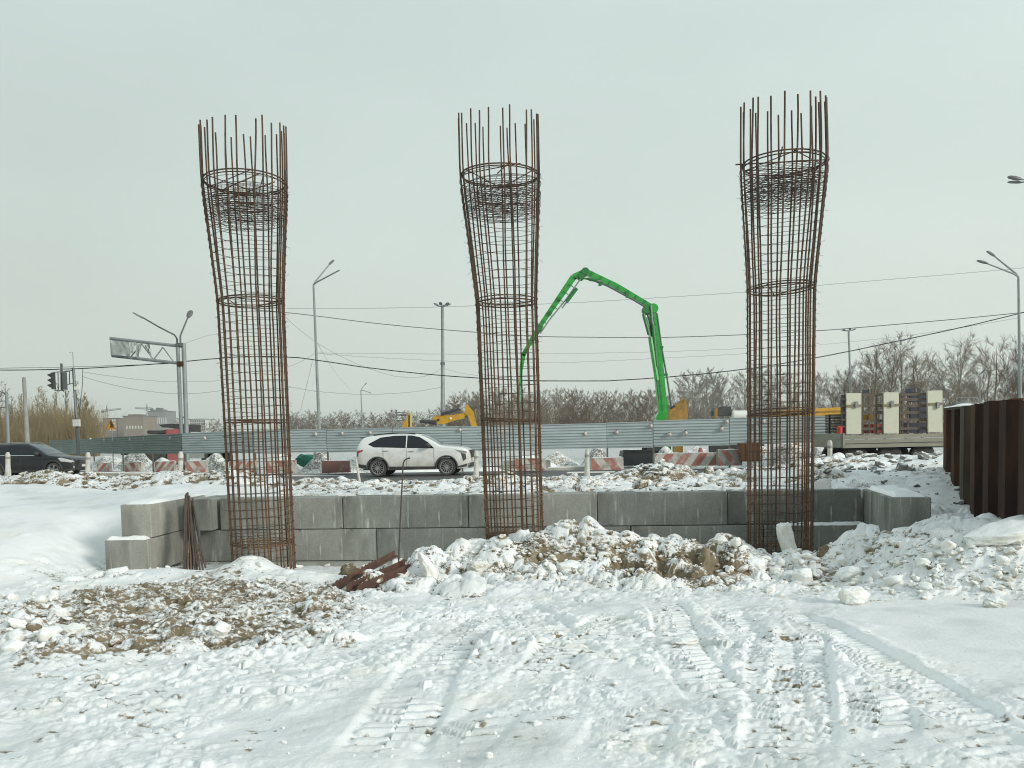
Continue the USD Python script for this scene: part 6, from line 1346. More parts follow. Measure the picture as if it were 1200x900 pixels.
obj('boom_cylinder', MB().tube([at(*z8([(345, 312)])[0], d - .1), at(*z8([(560, 330)])[0], d - .1)], [0.07, 0.14], 8), rubber, t_)
for q in ((585, 295), (745, 275), (945, 255)):
    obj('pin', MB().lathe([(0, 0), (0.075, 0), (0.075, .05), (0, .05)], at(*z8([q])[0], d - .06), (0, 1, 0), 12), rubber if q[0] != 745 else plate_white, t_)
c = gpx(505, d + 1.2)
obj('upper_body', MB().box((c[0] - 1.2, c[1], 1.15), (2.6, 2.3, 0.85)), yel, t_, smooth=False)
for s_ in (-1, 1): obj('track', MB().prism([(-1.6, .1), (-1.3, -.2), (1.3, -.2), (1.6, .1), (1.6, .35), (1.3, .6), (-1.3, .6), (-1.6, .35)], 0.5, (c[0] - 1.0, c[1] + s_ * .9 + .25, 0.2), (1, 0, 0), (0, 0, 1)), rubber, t_, smooth=False)
d = 49
t_ = thing('piling_rig', 'yellow upright machine mast with a side bracket left of the excavator', 'machine', gpx(477, d))
obj('mast', pxp(MB(), z8([(178, 385), (178, 205), (200, 200), (200, 385)]), d, 0.2), yel, t_, smooth=False)
obj('mast', pxp(MB(), z8([(222, 385), (222, 210), (243, 215), (243, 385)]), d, 0.2), mat('pale_yellow_steel', (0.5, 0.42, 0.16), rough=0.6), t_, smooth=False)
obj('cabin', pxp(MB(), z8([(200, 385), (200, 235), (222, 235), (222, 385)]), d + .05, 0.3), rubber, t_, smooth=False)
obj('counterweight', pxp(MB(), z8([(128, 390), (130, 320), (178, 300), (178, 390)]), d, 0.8), yel, t_, smooth=False)
for a, b, w in [((45, 232), (180, 232), 0.05), ((45, 200), (180, 205), 0.03), ((48, 165), (48, 285), 0.05), ((0, 308), (130, 305), 0.03)]: obj('bracket', MB().tube([at(*z8([a])[0], d), at(*z8([b])[0], d)], w, 6), pole_dark, t_)
c = gpx(477, d); obj('base', MB().box((c[0], c[1] + .5, 0.6), (1.4, 1.6, 1.3)), yel, t_, smooth=False)
d = 46
t_ = thing('excavator_bucket', 'brownish yellow raised bucket at the foot of the green boom', 'bucket', gpx(796, d))
obj('shell', pxp(MB(), [(784, 496), (785.5, 480), (790, 475.5), (797, 471.5), (801.5, 467.5), (804.5, 470), (806, 480), (806.5, 496)], d, 0.9), yel_rust, t_, smooth=False)
for px in (797.5, 801.5): obj('tooth', MB().beam(at(px, 471.5, d - .02), at(px + .6, 466.0, d - .02), 0.09, 0.09, w1=0.04, h1=0.03), yel_rust, t_, smooth=False)
obj('link', MB().tube([at(785, 479, d - .05), at(791, 475.5, d - .05)], 0.07, 7), rubber, t_)
obj('arm', MB().box((at(796, 500, d)[0], d + .5, 0.6), (0.5, 0.5, 1.6)), yel_rust, t_, smooth=False)
d = 45
t_ = thing('loader', 'black topped machine peeping over the fence left of the right cage', 'machine', gpx(850, d))
obj('cab_roof', pxp(MB(), [(840.5, 487), (840, 481.5), (842.5, 477.5), (848, 475.8), (856, 476.5), (858, 482), (857, 487)], d, 1.4), rubber, t_, smooth=False)
obj('side_panel', pxp(MB(), [(838, 490), (838.5, 480), (841, 478), (841, 490)], d - .05, 0.3), yel_rust, t_, smooth=False)
obj('hull', MB().box((at(850, 500, d)[0], d + .7, 0.9), (1.2, 1.4, 1.4)), rubber, t_, smooth=False)
single('white_tank', MB().lathe([(0, -.45), (0.2, -.43), (0.26, -.35), (0.26, .35), (0.2, .43), (0, .45)], at(866.5, 486.5, 45), (1, 0, 0), 16), plate_white, 'white rounded tank beside the black topped machine', 'tank')
d = 42
t_ = thing('crane_boom', 'long yellow horizontal boom lying above the fence behind the right cage', 'crane', gpx(950, d))
obj('boom', pxp(MB(), [(908, 487.5), (908, 481.5), (955, 478.5), (990, 477), (990, 486.5), (955, 487)], d, 0.5), yel, t_, smooth=False)
obj('rail', MB().beam(at(908, 484, d - .03), at(990, 481.5, d - .03), 0.05, 0.06), yel_rust, t_, smooth=False)
obj('post', MB().box((at(930, 500, d)[0], d + .25, 0.8), (0.4, 0.4, 2.2)), yel_rust, t_, smooth=False)

# ------------------------------------------------------------------ tipper truck behind the left fence
d = 52; z7 = lambda pts: [(100 + a / 6.667, 440 + b / 6.667) for a, b in pts]
truck_red = mat('truck_red', (0.36, 0.10, 0.095), (0.28, 0.085, 0.08), 3.0, 0.45)
t_ = thing('tipper_truck', 'red truck with a black tarpaulin behind the green fence', 'truck', gpx(205, d))
obj('tarpaulin', pxp(MB(), z7([(575, 385), (660, 378), (780, 380), (800, 384), (800, 440), (715, 415), (600, 405)]), d, 2.2), rubber, t_, smooth=False)
obj('tarpaulin', pxp(MB(), z7([(480, 440), (495, 428), (560, 432), (628, 425), (625, 452), (490, 460)]), d - .2, 1.8), rubber, t_, smooth=False)
obj('body', pxp(MB(), z7([(625, 470), (632, 420), (725, 418), (725, 470)]), d - .1, 2.0), truck_red, t_, smooth=False)
c = gpx(205, d)
obj('chassis', MB().box((c[0] - 0.2, c[1] + 1, 0.95), (7.0, 0.9, 0.3)), rubber, t_, smooth=False)
obj('tipping_box', MB().box((c[0] + 0.6, c[1] + 1.05, 1.6), (4.6, 2.2, 0.9)), rubber, t_, smooth=False)
obj('cab', pxp(MB(), z7([(640, 680), (640, 600), (705, 600), (705, 680)]), d - .25, 2.0), truck_red, t_, smooth=False)
for px in (174, 189, 246, 252):
    q = gpx(px, d)
    for s_ in (0, 1.9): obj('wheel', MB().lathe([(0, -.15), (0.42, -.15), (0.5, -.1), (0.5, .1), (0.42, .15), (0, .15)], (q[0], q[1] + s_, 0.5), (0, 1, 0), 20), tyre_rubber, t_)
obj('fuel_tank', MB().box((gpx(232, d)[0], d, 0.75), (1.0, 0.5, 0.5)), post_pale, t_, smooth=False)

# ------------------------------------------------------------------ the flatbed trailer and its load
d = 28.5; z5 = lambda pts: [(970 + a / 5.0, 380 + b / 5.0) for a, b in pts]
trailer_grey = mat('trailer_side', (0.27, 0.26, 0.2), (0.2, 0.195, 0.155), 3.0, 0.6, stretch=(0.4, 1, 2))
beige = mat('beige_panel', (0.56, 0.56, 0.44), (0.49, 0.49, 0.39), 1.5, 0.5)
slat_wood = mat('dark_slat_wood', (0.13, 0.10, 0.075), (0.08, 0.064, 0.05), 3.0, 0.8, stretch=(1, 1, 5))
strap_mat = mat('load_strap', (0.2, 0.17, 0.09), rough=0.7)
tr = thing('flatbed_trailer', 'grey flatbed trailer parked beyond the gully, loaded with panels and crates', 'trailer', gpx(1045, d))
x0, x1 = at(987, 515, d)[0], at(1135, 515, d)[0]
for a, b in ((509, 513.5), (514.2, 518.8), (519.5, 524)):
    p, q = at(987, b, d), at(1135, a - 2.2, d); zt_, zb_ = at(1045, a, d)[2], at(1045, b, d)[2]
    obj('side_plank', MB().box(((x0 + x1) / 2, d, (zt_ + zb_) / 2), (x1 - x0, 0.05, zt_ - zb_)), trailer_grey, tr, smooth=False)
zd = at(1045, 508.4, d)[2]
obj('deck', MB().box(((x0 + x1) / 2, d + 1.25, zd - 0.08), (x1 - x0, 2.4, 0.08)), slat_wood, tr, smooth=False)
obj('end_board', MB().box((x0 - 0.04, d + 1.25, zd - 0.2), (0.06, 2.5, 0.5)), trailer_grey, tr, smooth=False)
for px in (988, 1134): obj('stake', MB().box((at(px, 515, d)[0], d - .04, at(px, 516.5, d)[2]), (0.06, 0.05, 0.52)), trailer_grey, tr, smooth=False)
for k, px in enumerate((1006, 1046, 1085)):
    q = gpx(px, d)
    for s_ in (0.3, 2.2): obj('wheel', MB().lathe([(0, -.14), (0.36, -.14), (0.43, -.1), (0.43, .1), (0.36, .14), (0, .14)], (q[0], d + s_, 0.46), (0, 1, 0), 20), tyre_rubber, tr)
obj('chassis_beam', MB().box(((x0 + x1) / 2, d + 1.2, zd - 0.42), (x1 - x0, 0.9, 0.22)), rubber, tr, smooth=False)
lampb = single('red_canister', MB().lathe([(0, 0), (0.09, 0), (0.095, .22), (0.05, .27), (0, .27)], at(984, 508, d + .2), n=14), mat('canister_red', (0.5, 0.03, 0.03), rough=0.4), 'small red canister at the left end of the trailer', 'canister')
for k, (poly, lab) in enumerate([([(110, 643), (110, 403), (197, 403), (197, 643)], 'leftmost beige panel standing on the trailer'), ([(330, 640), (330, 399), (417, 398), (417, 640)], 'middle beige panel standing between the two slatted crates'), ([(590, 633), (586, 389), (672, 387), (674, 633)], 'rightmost beige panel standing next to the sheet piles')]):
    c = [at(*q, d + .12) for q in z5(poly)]
    p_ = thing('beige_panel', lab, 'panel', (c[0] + c[3]) / 2)
    obj('board', pxp(MB(), z5(poly), d + .12, 0.1), beige, p_, smooth=False)
    e = z5(poly)
    obj('buckle', MB().box(at((e[0][0] + e[2][0]) / 2 + (3, 1, 3)[k], e[1][1] + (13.5, 13.5, 17)[k], d + .06), (0.10, 0.06, 0.22)), mat('buckle_grey', (0.22, 0.225, 0.24), rough=0.5, metal=0.5), p_, smooth=False)
    pl = [(e[0][0] - .4, e[1][1] + 15.2 + (0, 0, .6)[k]), (e[2][0] + .4, e[1][1] + 14.6 + (0, 0, .6)[k])]
    obj('strap', MB().beam(at(*pl[0], d + .09), at(*pl[1], d + .09), 0.03, 0.075), strap_mat, p_, smooth=False)
navy = mat('navy_sheet', (0.02, 0.03, 0.06), (0.03, 0.035, 0.05), 2.0, 0.5)
for (xa, xb, ys, vs, lab, back) in [(198, 330, (412, 478, 517, 567, 612), (243, 285), 'slatted wooden crate on the trailer with red boxes behind its slats', None), (418, 588, (410, 440, 478, 517, 560, 610), (437, 470, 530), 'slatted wooden crate on the trailer with dark sheeting behind its slats', 1)]:
    c = at(*z5([((xa + xb) / 2, 640)])[0], d + .3)
    cr = thing('slatted_crate', lab, 'crate', c)
    for yy in ys:
        a, b = z5([(xa, yy + 2), (xb, yy - 2)])
        obj('slat', MB().beam(at(*a, d + .32), at(*b, d + .32), 0.03, 0.10), slat_wood, cr, smooth=False)
        obj('slat', MB().beam(at(*a, d + 1.3), at(*b, d + 1.3), 0.03, 0.09), slat_wood, cr, smooth=False)
    for xx in (*vs, xa + 6, xb - 6):
        a, b = z5([(xx, ys[0] - 4), (xx, 642)])
        obj('upright', MB().beam(at(*a, d + .36), at(*b, d + .36), 0.05, 0.045), slat_wood, cr, smooth=False)
        obj('upright', MB().beam(at(*a, d + 1.26), at(*b, d + 1.26), 0.05, 0.045), slat_wood, cr, smooth=False)
    if back:
        for (a_, b_) in (((485, 410), (582, 455)), ((485, 470), (582, 560)), ((440, 575), (582, 636))):
            obj('dark_board', pxp(MB(), z5([(a_[0], b_[1]), (a_[0], a_[1]), (b_[0], a_[1]), b_]), d + .9, 0.2), navy, cr, smooth=False)
box_red = mat('red_box', (0.42, 0.05, 0.04), (0.33, 0.05, 0.04), 3.0, 0.5)
for k, (poly, mt_, lab) in enumerate([([(200, 638), (200, 588), (258, 588), (258, 638)], box_red, 'red box behind the left end of the left crate'), ([(264, 638), (264, 585), (322, 585), (322, 638)], box_red, 'red box behind the right end of the left crate'), ([(205, 562), (205, 530), (266, 530), (266, 562)], yel, 'yellow box on top of the red boxes'), ([(235, 405), (237, 382), (258, 380), (260, 405)], navy, 'small blue bundle on top of the left crate'), ([(492, 398), (496, 374), (522, 370), (545, 380), (545, 398)], navy, 'larger blue bundle on top of the right crate')]):
    w_ = thing('load_box' if k < 3 else 'blue_bundle', lab, 'box' if k < 3 else 'bundle', at(*z5([poly[0]])[0], d + .8))
    obj('body', pxp(MB(), z5(poly), d + .7, 0.5), mt_, w_, smooth=False)
    e = z5(poly); obj('band', MB().beam(at((e[0][0] + e[-1][0]) / 2, e[0][1], d + .69), at((e[0][0] + e[-1][0]) / 2, e[1][1], d + .69), 0.05, 0.01, up=(0, 1, 0)), strap_mat, w_, smooth=False)
t_ = thing('stacked_frames', 'dark stack of frames at the left end of the trailer', 'frames', at(*z5([(30, 680)])[0], 30))
for k in range(9):
    yy = 535 + k * 16; a, b = z5([(8, yy), (78, yy - 3)])
    obj('frame', MB().beam(at(*a, 30), at(*b, 30), 0.8, 0.07), rubber if k % 2 else slat_wood, t_, smooth=False)
for xx in (10, 76): 
    a, b = z5([(xx, 528), (xx, 690)]); obj('upright', MB().beam(at(*a, 29.9), at(*b, 29.9), 0.06), rubber, t_, smooth=False)
t_ = thing('dark_headboard', 'dark headboard left of the leftmost beige panel', 'headboard', at(*z5([(95, 640)])[0], d + .5))
obj('frame', pxp(MB(), z5([(82, 640), (84, 415), (108, 408), (108, 640)]), d + .2, 0.12), rubber, t_, smooth=False)
for yy in (440, 480, 520, 560, 600): obj('peg', MB().beam(at(*z5([(80, yy)])[0], d + .2), at(*z5([(110, yy)])[0], d + .2), 0.12, 0.05), slat_wood, t_, smooth=False)

# ------------------------------------------------------------------ far buildings and tower cranes
def far_mat_(n, c): return mat(n, c, tuple(q * .85 for q in c), 0.1, 0.8)
bm = dict(brown=far_mat_('far_brick', (0.21, 0.165, 0.13)), grey=far_mat_('far_grey_wall', (0.2, 0.2, 0.195)), dark=far_mat_('far_dark_wall', (0.1, 0.1, 0.1)), white=far_mat_('far_white_wall', (0.55, 0.55, 0.5)), pale=far_mat_('far_pale_wall', (0.33, 0.34, 0.32)), glass=far_mat_('far_window', (0.05, 0.055, 0.06)))
def building(label, d, x0, x1, yt, wall, wins, win_mat, extra=()):
    t_ = thing('building', label, 'building', gpx((x0 + x1) / 2, d))
    a, b = gpx(x0, d), gpx(x1, d); H = at((x0 + x1) / 2, yt, d)[2]
    obj('wall', MB().box(((a[0] + b[0]) / 2, d + 12, H / 2 - 1), (b[0] - a[0], 24, H + 2)), bm[wall], t_, smooth=False)
    obj('roof', MB().box(((a[0] + b[0]) / 2, d + 12, H + .25), (b[0] - a[0] + .8, 24.8, 0.5)), bm['dark'], t_, smooth=False)
    for (u0, v0, u1, v1) in wins:
        p, q = at(u0, v0, d), at(u1, v1, d)
        obj('window', MB().box(((p[0] + q[0]) / 2, d - .05, (p[2] + q[2]) / 2), (q[0] - p[0], 0.3, p[2] - q[2])), bm[win_mat], t_, smooth=False)
    for (u0, v0, u1, v1, mk, nm) in extra:
        p, q = at(u0, v0, d), at(u1, v1, d)
        obj(nm, MB().box(((p[0] + q[0]) / 2, d + 6, (p[2] + q[2]) / 2), (q[0] - p[0], 11, p[2] - q[2])), bm[mk], t_, smooth=False)
building('dark low block with white windows, far left behind the warning sign', 640, 122, 138, 490.5, 'brown', [(129 + 2.4 * k, 491.5 + 3.6 * r_, 130.7 + 2.4 * k, 494 + 3.6 * r_) for k in range(3) for r_ in range(4)], 'white', [(138, 512, 146, 490.5, 'brown', 'side_wing')])
building('long brown brick building with a rounded roof hump behind the fence', 600, 146, 169, 487.8, 'brown', [(148 + 3.4 * k, 499, 149.6 + 3.4 * k, 502.5) for k in range(6)], 'white', [(149.5, 489, 163.5, 485.2, 'brown', 'roof_hump')])
building('tall grey brown tower block with white window strips', 760, 175.5, 195.5, 482, 'grey', [(181 + 2.5 * k, 489.3, 182.6 + 2.5 * k, 496.5) for k in range(6)], 'white', [(176, 482.5, 190, 479.6, 'grey', 'upper_floor'), (182.5, 480, 185.5, 477.8, 'dark', 'roof_house')])
building('pale lower block just right of the tall tower block', 800, 196, 204, 490.5, 'pale', [(197 + 2.4 * k, 492.5 + 3.5 * r_, 198.4 + 2.4 * k, 494.5 + 3.5 * r_) for k in range(3) for r_ in range(3)], 'glass')
building('pale block of flats with dark balconies right of the double sign pole', 680, 222, 241, 491.5, 'white', [(223 + 2.6 * k, 492.5 + 3.2 * r_, 224.6 + 2.6 * k, 494.8 + 3.2 * r_) for k in range(7) for r_ in range(4)], 'glass')
building('low brown shed at the left edge behind the bare poplars', 300, -20, 14, 499, 'brown', [(-6 + 6 * k, 505, -3 + 6 * k, 509) for k in range(3)], 'glass')
def tower_crane(label, d, foot, top, j0, j1):
    t_ = thing('tower_crane', label, 'tower crane', gpx(foot, d))
    b, t2 = gpx(foot, d), at(*top, d)
    m = MB(); n_ = 12
    for sx in (-.8, .8): m.tube([b + np.array([sx, 0, 0]), t2 + np.array([sx, 0, 0])], 0.22, 4)
    for k in range(n_): m.tube([lerp(b, t2, k / n_) + np.array([-.8 * (-1) ** k, 0, 0]), lerp(b, t2, (k + 1) / n_) + np.array([.8 * (-1) ** k, 0, 0])], 0.14, 4)
    obj('tower', m, pole_dark, t_)
    m = MB(); a, c = at(*j0, d), at(*j1, d)
    m.tube([a, c], 0.25, 4); m.tube([a + np.array([0, 0, 1.4]), c + np.array([0, 0, .8])], 0.18, 4)
    for k in range(14): m.tube([lerp(a, c, k / 14) + np.array([0, 0, 0 if k % 2 else 1.3]), lerp(a, c, (k + 1) / 14) + np.array([0, 0, 1.2 if k % 2 else 0])], 0.12, 4)
    obj('jib', m, pole_dark, t_)
    obj('tower_head', MB().tube([t2, t2 + np.array([0, 0, 5])], [0.7, 0.15], 5), pole_dark, t_)
    obj('counterweight', MB().box(a, (2.2, 1.5, 2.0)), pole_dark, t_)
tower_crane('tower crane standing left of the long brown building', 700, 125, (125.2, 481.5), (120.5, 482.5), (142, 479.5))
tower_crane('tower crane standing left of the tall tower block', 720, 172.3, (172.3, 479.5), (178, 479.8), (158, 478.8))

# ------------------------------------------------------------------ bare trees
bark = dict(brown=mat('bark_brown', (0.115, 0.076, 0.048), (0.16, 0.112, 0.074), 2.0, 0.9), grey=mat('bark_grey', (0.25, 0.205, 0.15), (0.19, 0.155, 0.113), 2.0, 0.9), birch=mat('bark_birch', (0.3, 0.275, 0.235), (0.21, 0.19, 0.158), 1.5, 0.9), willow=mat('bark_willow', (0.26, 0.2, 0.1), (0.22, 0.17, 0.095), 2.0, 0.9), dark=mat('bark_dark', (0.19, 0.165, 0.13), (0.15, 0.13, 0.105), 2.0, 0.9))
def whips(m, P, R, n=3):
    """Many thin limbs at once: P is (count, points, 3), R the radii along each."""
    P = np.asarray(P, float); R = np.broadcast_to(np.asarray(R, float), P.shape[:2]); c, k = P.shape[:2]
    t = P[:, -1] - P[:, 0]; t /= np.linalg.norm(t, axis=1, keepdims=True) + 1e-9
    a = np.cross(t, np.where(np.abs(t[:, 2:]) < 0.9, [0, 0, 1.0], [1.0, 0, 0])); a /= np.linalg.norm(a, axis=1, keepdims=True) + 1e-9
    b = np.cross(t, a); ang = np.arange(n) * 2 * np.pi / n
    v = P[:, :, None] + R[:, :, None, None] * (np.cos(ang)[:, None] * a[:, None, None] + np.sin(ang)[:, None] * b[:, None, None])
    i, j, l = np.meshgrid(np.arange(c), np.arange(k - 1), np.arange(n), indexing='ij'); o = i * k * n
    l2_ = (l + 1) % n
    return m.add(v.reshape(-1, 3), np.stack([o + j * n + l, o + j * n + l2_, o + (j + 1) * n + l2_, o + (j + 1) * n + l], -1).reshape(-1, 4))

def limbs(r, base, dirs, L, k, bend, up):
    """Gently curved limbs from base along dirs, k points each."""
    out = [base]; v = dirs / np.linalg.norm(dirs, axis=1, keepdims=True)
    for _ in range(k - 1):
        v = v + r.normal(0, bend, v.shape); v[:, 2] += up; v /= np.linalg.norm(v, axis=1, keepdims=True)
        out.append(out[-1] + v * (L / (k - 1))[:, None])
    return np.stack(out, 1)
def along(P, i, u):
    q = u * (P.shape[1] - 1); j = np.minimum(q.astype(int), P.shape[1] - 2); f = (q - j)[:, None]
    a, b = P[i, j], P[i, j + 1]
    return a * (1 - f) + b * f, b - a

def tree_parts(seed, H, spread, up, nb, twig, r0, start=0.25, forks=1, n2=9, n3=8):
    """A trunk and a crown of limbs, branches and twigs; up: how steeply the limbs climb."""
    r = np.random.default_rng(seed); tk, cr = MB(), MB()
    T = limbs(r, np.tile([0, 0, -0.2], (forks, 1)).astype(float), np.stack([r.normal(0, .05 + .13 * (forks > 1), forks), r.normal(0, .05 + .13 * (forks > 1), forks), np.ones(forks)], 1), H * np.r_[1.0, r.uniform(.78, .95, forks - 1)], 11, 0.035, 0.05)
    for f in range(forks): tk.tube(T[f], np.linspace(r0 * (1 if f == 0 else .7), r0 * 0.1, 11), 7)
    s_ = start + (0.96 - start) * (np.arange(nb) + r.random(nb)) / nb; fi = r.integers(0, forks, nb)
    b1, _ = along(T, fi, s_); a = r.uniform(0, 6.28, nb) ; hh = (s_ - start) / (1 - start)
    L1 = H * spread * (0.35 + 1.5 * hh * (1 - hh) + 0.45 * (1 - hh)) * r.uniform(.7, 1.2, nb)
    B = limbs(r, b1, np.stack([np.cos(a), np.sin(a), up * r.uniform(.6, 1.3, nb)], 1), L1, 6, 0.045, 0.06)
    rb = np.maximum(r0 * (1 - s_ * .85) * .24, twig * 1.6)
    whips(cr, B, np.linspace(1, .3, 6)[None] * rb[:, None], 4)
    i2 = np.repeat(np.arange(nb), n2); u2 = r.uniform(.18, 1, len(i2)); p2, d2 = along(B, i2, u2)
    d2 = d2 / np.linalg.norm(d2, axis=1, keepdims=True) + r.normal(0, .42, p2.shape)
    L2 = L1[i2] * r.uniform(.2, .48, len(i2)) * (1.15 - .5 * u2)
    C2 = limbs(r, p2, d2, L2, 4, 0.07, 0.06); whips(cr, C2, np.array([1.7, 1.3, 1.0, .6])[None] * twig, 3)
    i3 = np.repeat(np.arange(len(i2)), n3); u3 = r.uniform(.1, 1, len(i3)); p3_, d3 = along(C2, i3, u3)
    d3 = d3 / np.linalg.norm(d3, axis=1, keepdims=True) + r.normal(0, .5, p3_.shape)
    C3 = limbs(r, p3_, d3, L2[i3] * r.uniform(.3, .7, len(i3)), 3, 0.09, 0.06); whips(cr, C3, np.array([.9, .7, .4])[None] * twig, 3)
    return tk, cr
def new_tree(name, label, group, where, args, bk, tw=None):
    t_ = thing(name, label, 'tree', where, group)
    BASE[str(t_.GetPath())] = np.zeros(3)
    tk, cr = tree_parts(*args)
    obj('trunk', tk, bark[bk], t_, smooth=True); obj('crown', cr, bark[tw or bk], t_, smooth=True)
    return t_
rt = np.random.default_rng(99)
H0 = 10.0
kinds = {  # seed, height, spread, up, limbs, twig radius, trunk radius, start, forks, branches, twigs
    'spread': [(41, H0, .31, 1.2, 26, .0075, .14, .3, 2, 11, 10), (42, H0, .35, 1.0, 26, .0075, .13, .25, 2, 11, 10), (43, H0, .29, 1.4, 27, .0075, .13, .3, 3, 11, 10)],
    'poplar': [(51, H0, .14, 2.6, 24, .010, .10, .12, 1, 7, 6), (52, H0, .12, 3.0, 26, .010, .09, .1, 1, 7, 6), (53, H0, .15, 2.4, 24, .010, .10, .15, 1, 7, 6)],
    'birch': [(61, H0, .24, 1.1, 24, .012, .09, .15, 1, 9, 9), (62, H0, .28, .9, 24, .012, .09, .12, 1, 9, 9), (63, H0, .22, 1.3, 24, .012, .08, .15, 1, 9, 9)],
    'far': [(71, H0, .28, 1.0, 26, .0115, .08, .10, 1, 9, 9), (72, H0, .32, .9, 26, .0115, .08, .10, 1, 9, 9), (73, H0, .26, 1.2, 26, .0115, .08, .08, 1, 9, 9)]}
first = {}
def plant(kind, bk, name, label, group, px, pyt, d, wide=1.0, k=None):
    k = int(rt.integers(len(kinds[kind]))) if k is None else k
    top = at(px, pyt, d); q = gpx(px, d); H = max(top[2], 2.0)
    key = (kind, k, bk)
    if key not in first:
        first[key] = new_tree(name, label, group, q, kinds[kind][k], bk)
        x = UsdGeom.Xformable(first[key]); x.AddRotateZOp().Set(float(rt.uniform(0, 360))); s_ = H / H0; x.AddScaleOp().Set(Gf.Vec3f(s_ * wide, s_ * wide, s_))
        return
    s_ = H / H0
    dup(first[key], q, rt.uniform(0, 6.28), label, group, (s_ * wide, s_ * wide, s_))
# right: tall bare trees behind the trailer and the sheet piles
R_ = [(1015, 408, 112, 'spread', 'grey', 'bare tree right of the distant floodlight mast, leftmost behind the trailer'), (1036, 401, 108, 'spread', 'dark', 'tall forked bare tree above the middle of the trailer'), (1062, 398, 106, 'spread', 'grey', 'tall bare tree above the right end of the trailer'), (1081, 412, 118, 'spread', 'brown', 'bare tree between the trailer and the sheet piles'), (1112, 399, 110, 'spread', 'grey', 'tall bare tree above the far end of the sheet piles'), (1132, 410, 118, 'spread', 'dark', 'bare tree above the lattice railing'), (1160, 404, 112, 'spread', 'grey', 'bare tree just right of the thin lamp post'), (1184, 402, 108, 'spread', 'brown', 'bare tree left of the right edge lamp post'), (1206, 399, 106, 'spread', 'dark', 'bare tree cut by the right edge'), (984, 432, 130, 'spread', 'brown', 'shorter bare tree behind the left end of the trailer')]
for k, (px, py, d, kd, bk, lab) in enumerate(R_): plant(kd, bk, 'bare_tree', lab, None, px, py, d, 1.15, k % 3)
G = 'bare trees behind the sheet piles and the trailer'
for px in np.linspace(975, 1235, 22): plant('spread', ['brown', 'grey', 'dark'][int(rt.integers(3))], 'bare_tree', 'brownish bare tree in the thicket behind the tall trees on the right', G, px + rt.normal(0, 4), rt.uniform(434, 452), rt.uniform(125, 165), 1.3)
G = 'frosted birches left of the right cage'
for px in [800, 808, 817, 826, 834, 843, 852, 861, 869, 878, 889, 900, 912, 925, 938, 950, 960]: plant('birch', 'birch', 'birch_tree', 'pale frosted birch in the clump around the right cage', G, px, (440 if px < 812 else 432) + rt.uniform(-5, 8) + (6 if px > 900 else 0), rt.uniform(132, 155), 1.25)
G = 'brown trees in the line behind the fence'
for px in np.linspace(532, 800, 62): plant('far', ['brown', 'grey'][int(rt.integers(2))], 'treeline_tree', 'brown bare tree in the treeline between the excavator and the birches', G, px + rt.normal(0, 2), rt.uniform(456, 468), rt.uniform(180, 230), 1.25)
G = 'distant trees left of the excavator'
for px in np.linspace(338, 530, 40): plant('far', ['brown', 'grey', 'dark'][int(rt.integers(3))], 'treeline_tree', 'small distant bare tree between the left cage and the excavator', G, px + rt.normal(0, 2), rt.uniform(481, 491) - (10 if px > 505 else 0), rt.uniform(270, 330), 1.6)
G = 'distant trees beside the far flats'
for px in [205, 212, 244, 249, 255, 261, 268]: plant('far', 'grey', 'treeline_tree', 'faint far bare tree beside the pale block of flats', G, px, rt.uniform(490, 497), 380, 1.7)
G = 'bare poplars above the dark car'
for px in [2, 12, 19, 26, 36, 44, 50, 57, 64, 71, 78, 97, -8, -20]: plant('poplar', ['willow', 'brown'][int(rt.integers(2))], 'poplar_tree', 'tall thin bare poplar behind the dark car', G, px, rt.uniform(441, 462), rt.uniform(120, 140), 1.2)
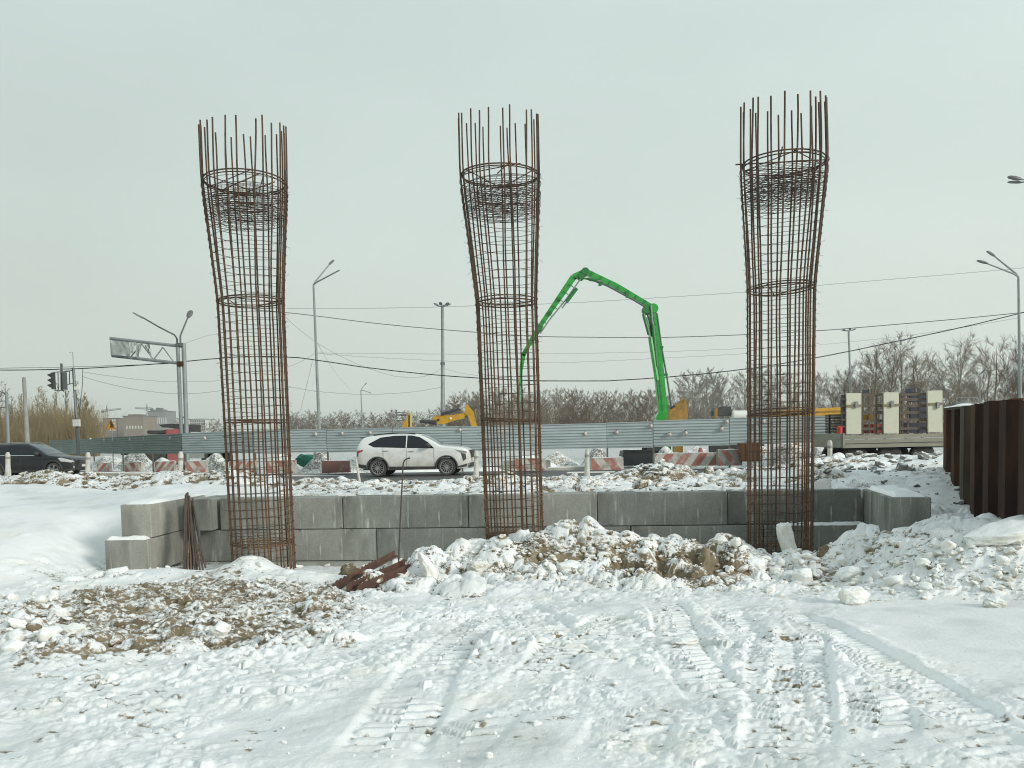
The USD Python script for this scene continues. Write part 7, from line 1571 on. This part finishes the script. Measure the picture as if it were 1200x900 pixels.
# the willow thicket
for (px, py, w, lab) in [(103, 462, 1.0, 'dense yellowish bare willow right of the traffic light pole'), (112, 474, .8, 'smaller yellowish willow at the right end of the thicket'), (92, 476, .9, 'yellowish willow behind the traffic light pole')]:
    top = at(px, py, 118); q = gpx(px, 118); s_ = top[2] / 10
    t_ = new_tree('willow_tree', lab, None, q, (int(px), 10.0, .24, 1.6, 60, .012, .10, .02, 3, 10, 8), 'willow')
    UsdGeom.Xformable(t_).AddScaleOp().Set(Gf.Vec3f(s_ * w, s_ * w, s_))
def brush(name, px0, px1, pyt, d0, d1, n, material, wid):
    """Undergrowth: leaning whips with side twigs."""
    r = np.random.default_rng(int(px0 + 500)); m = MB()
    px, d = r.uniform(px0, px1, n), r.uniform(d0, d1, n)
    base = np.array([gpx_fast(a, b) for a, b in zip(px, d)]); base[:, 2] = -0.1
    H = np.array([max(at(a, pyt, b)[2], .6) for a, b in zip(px, d)]) * (0.35 + 0.75 * noise(np.stack([base[:, 0] * .12, base[:, 1] * .12, base[:, 0] * 0], 1), 5)) * r.uniform(.6, 1.05, n)
    S1 = limbs(r, base, np.stack([r.normal(0, .22, n), r.normal(0, .22, n), np.ones(n)], 1), H, 4, 0.07, 0.05); whips(m, S1, np.array([1, .8, .6, .3])[None] * wid, 3)
    i2 = np.repeat(np.arange(n), 7); u2 = r.uniform(.2, 1, len(i2)); p2, d2 = along(S1, i2, u2)
    d2 = d2 / np.linalg.norm(d2, axis=1, keepdims=True) + r.normal(0, .35, p2.shape)
    whips(m, limbs(r, p2, d2, H[i2] * r.uniform(.12, .35, len(i2)), 3, .1, .06), np.array([.6, .45, .25])[None] * wid, 3)
    tag(obj(name, m, material, smooth=False), kind='stuff')
def gpx_fast(px, d):
    p = at(px, 512, d); k = (p - CAM); return np.array([p[0] - 0.0, d, 0.0])
brush('brushwood', 525, 815, 472, 190, 240, 2600, bark['brown'], 0.03)
brush('brushwood', 330, 530, 489, 280, 340, 1500, bark['brown'], 0.04)
brush('brushwood', 960, 1240, 455, 120, 170, 2200, bark['brown'], 0.016)
brush('birch_brushwood', 790, 965, 456, 140, 160, 1600, bark['birch'], 0.022)
brush('willow_brushwood', -40, 116, 474, 112, 140, 4600, bark['willow'], 0.02)

# ------------------------------------------------------------------ thin winter haze
usdkit.material(stage, '/World/Looks/winter_haze', {'v': ('principled_volume', {'color': (0.93, 0.97, 0.95), 'density': 0.00032, 'anisotropy': 0.3})}, volume='v.volume')
hz = MB().frame((0, 2200, 24), (1, 0, 0), (0, 1, 0), (0, 0, 1), 4500, 7200, 34)
tag(obj('haze', hz, '/World/Looks/winter_haze', smooth=False), kind='stuff')
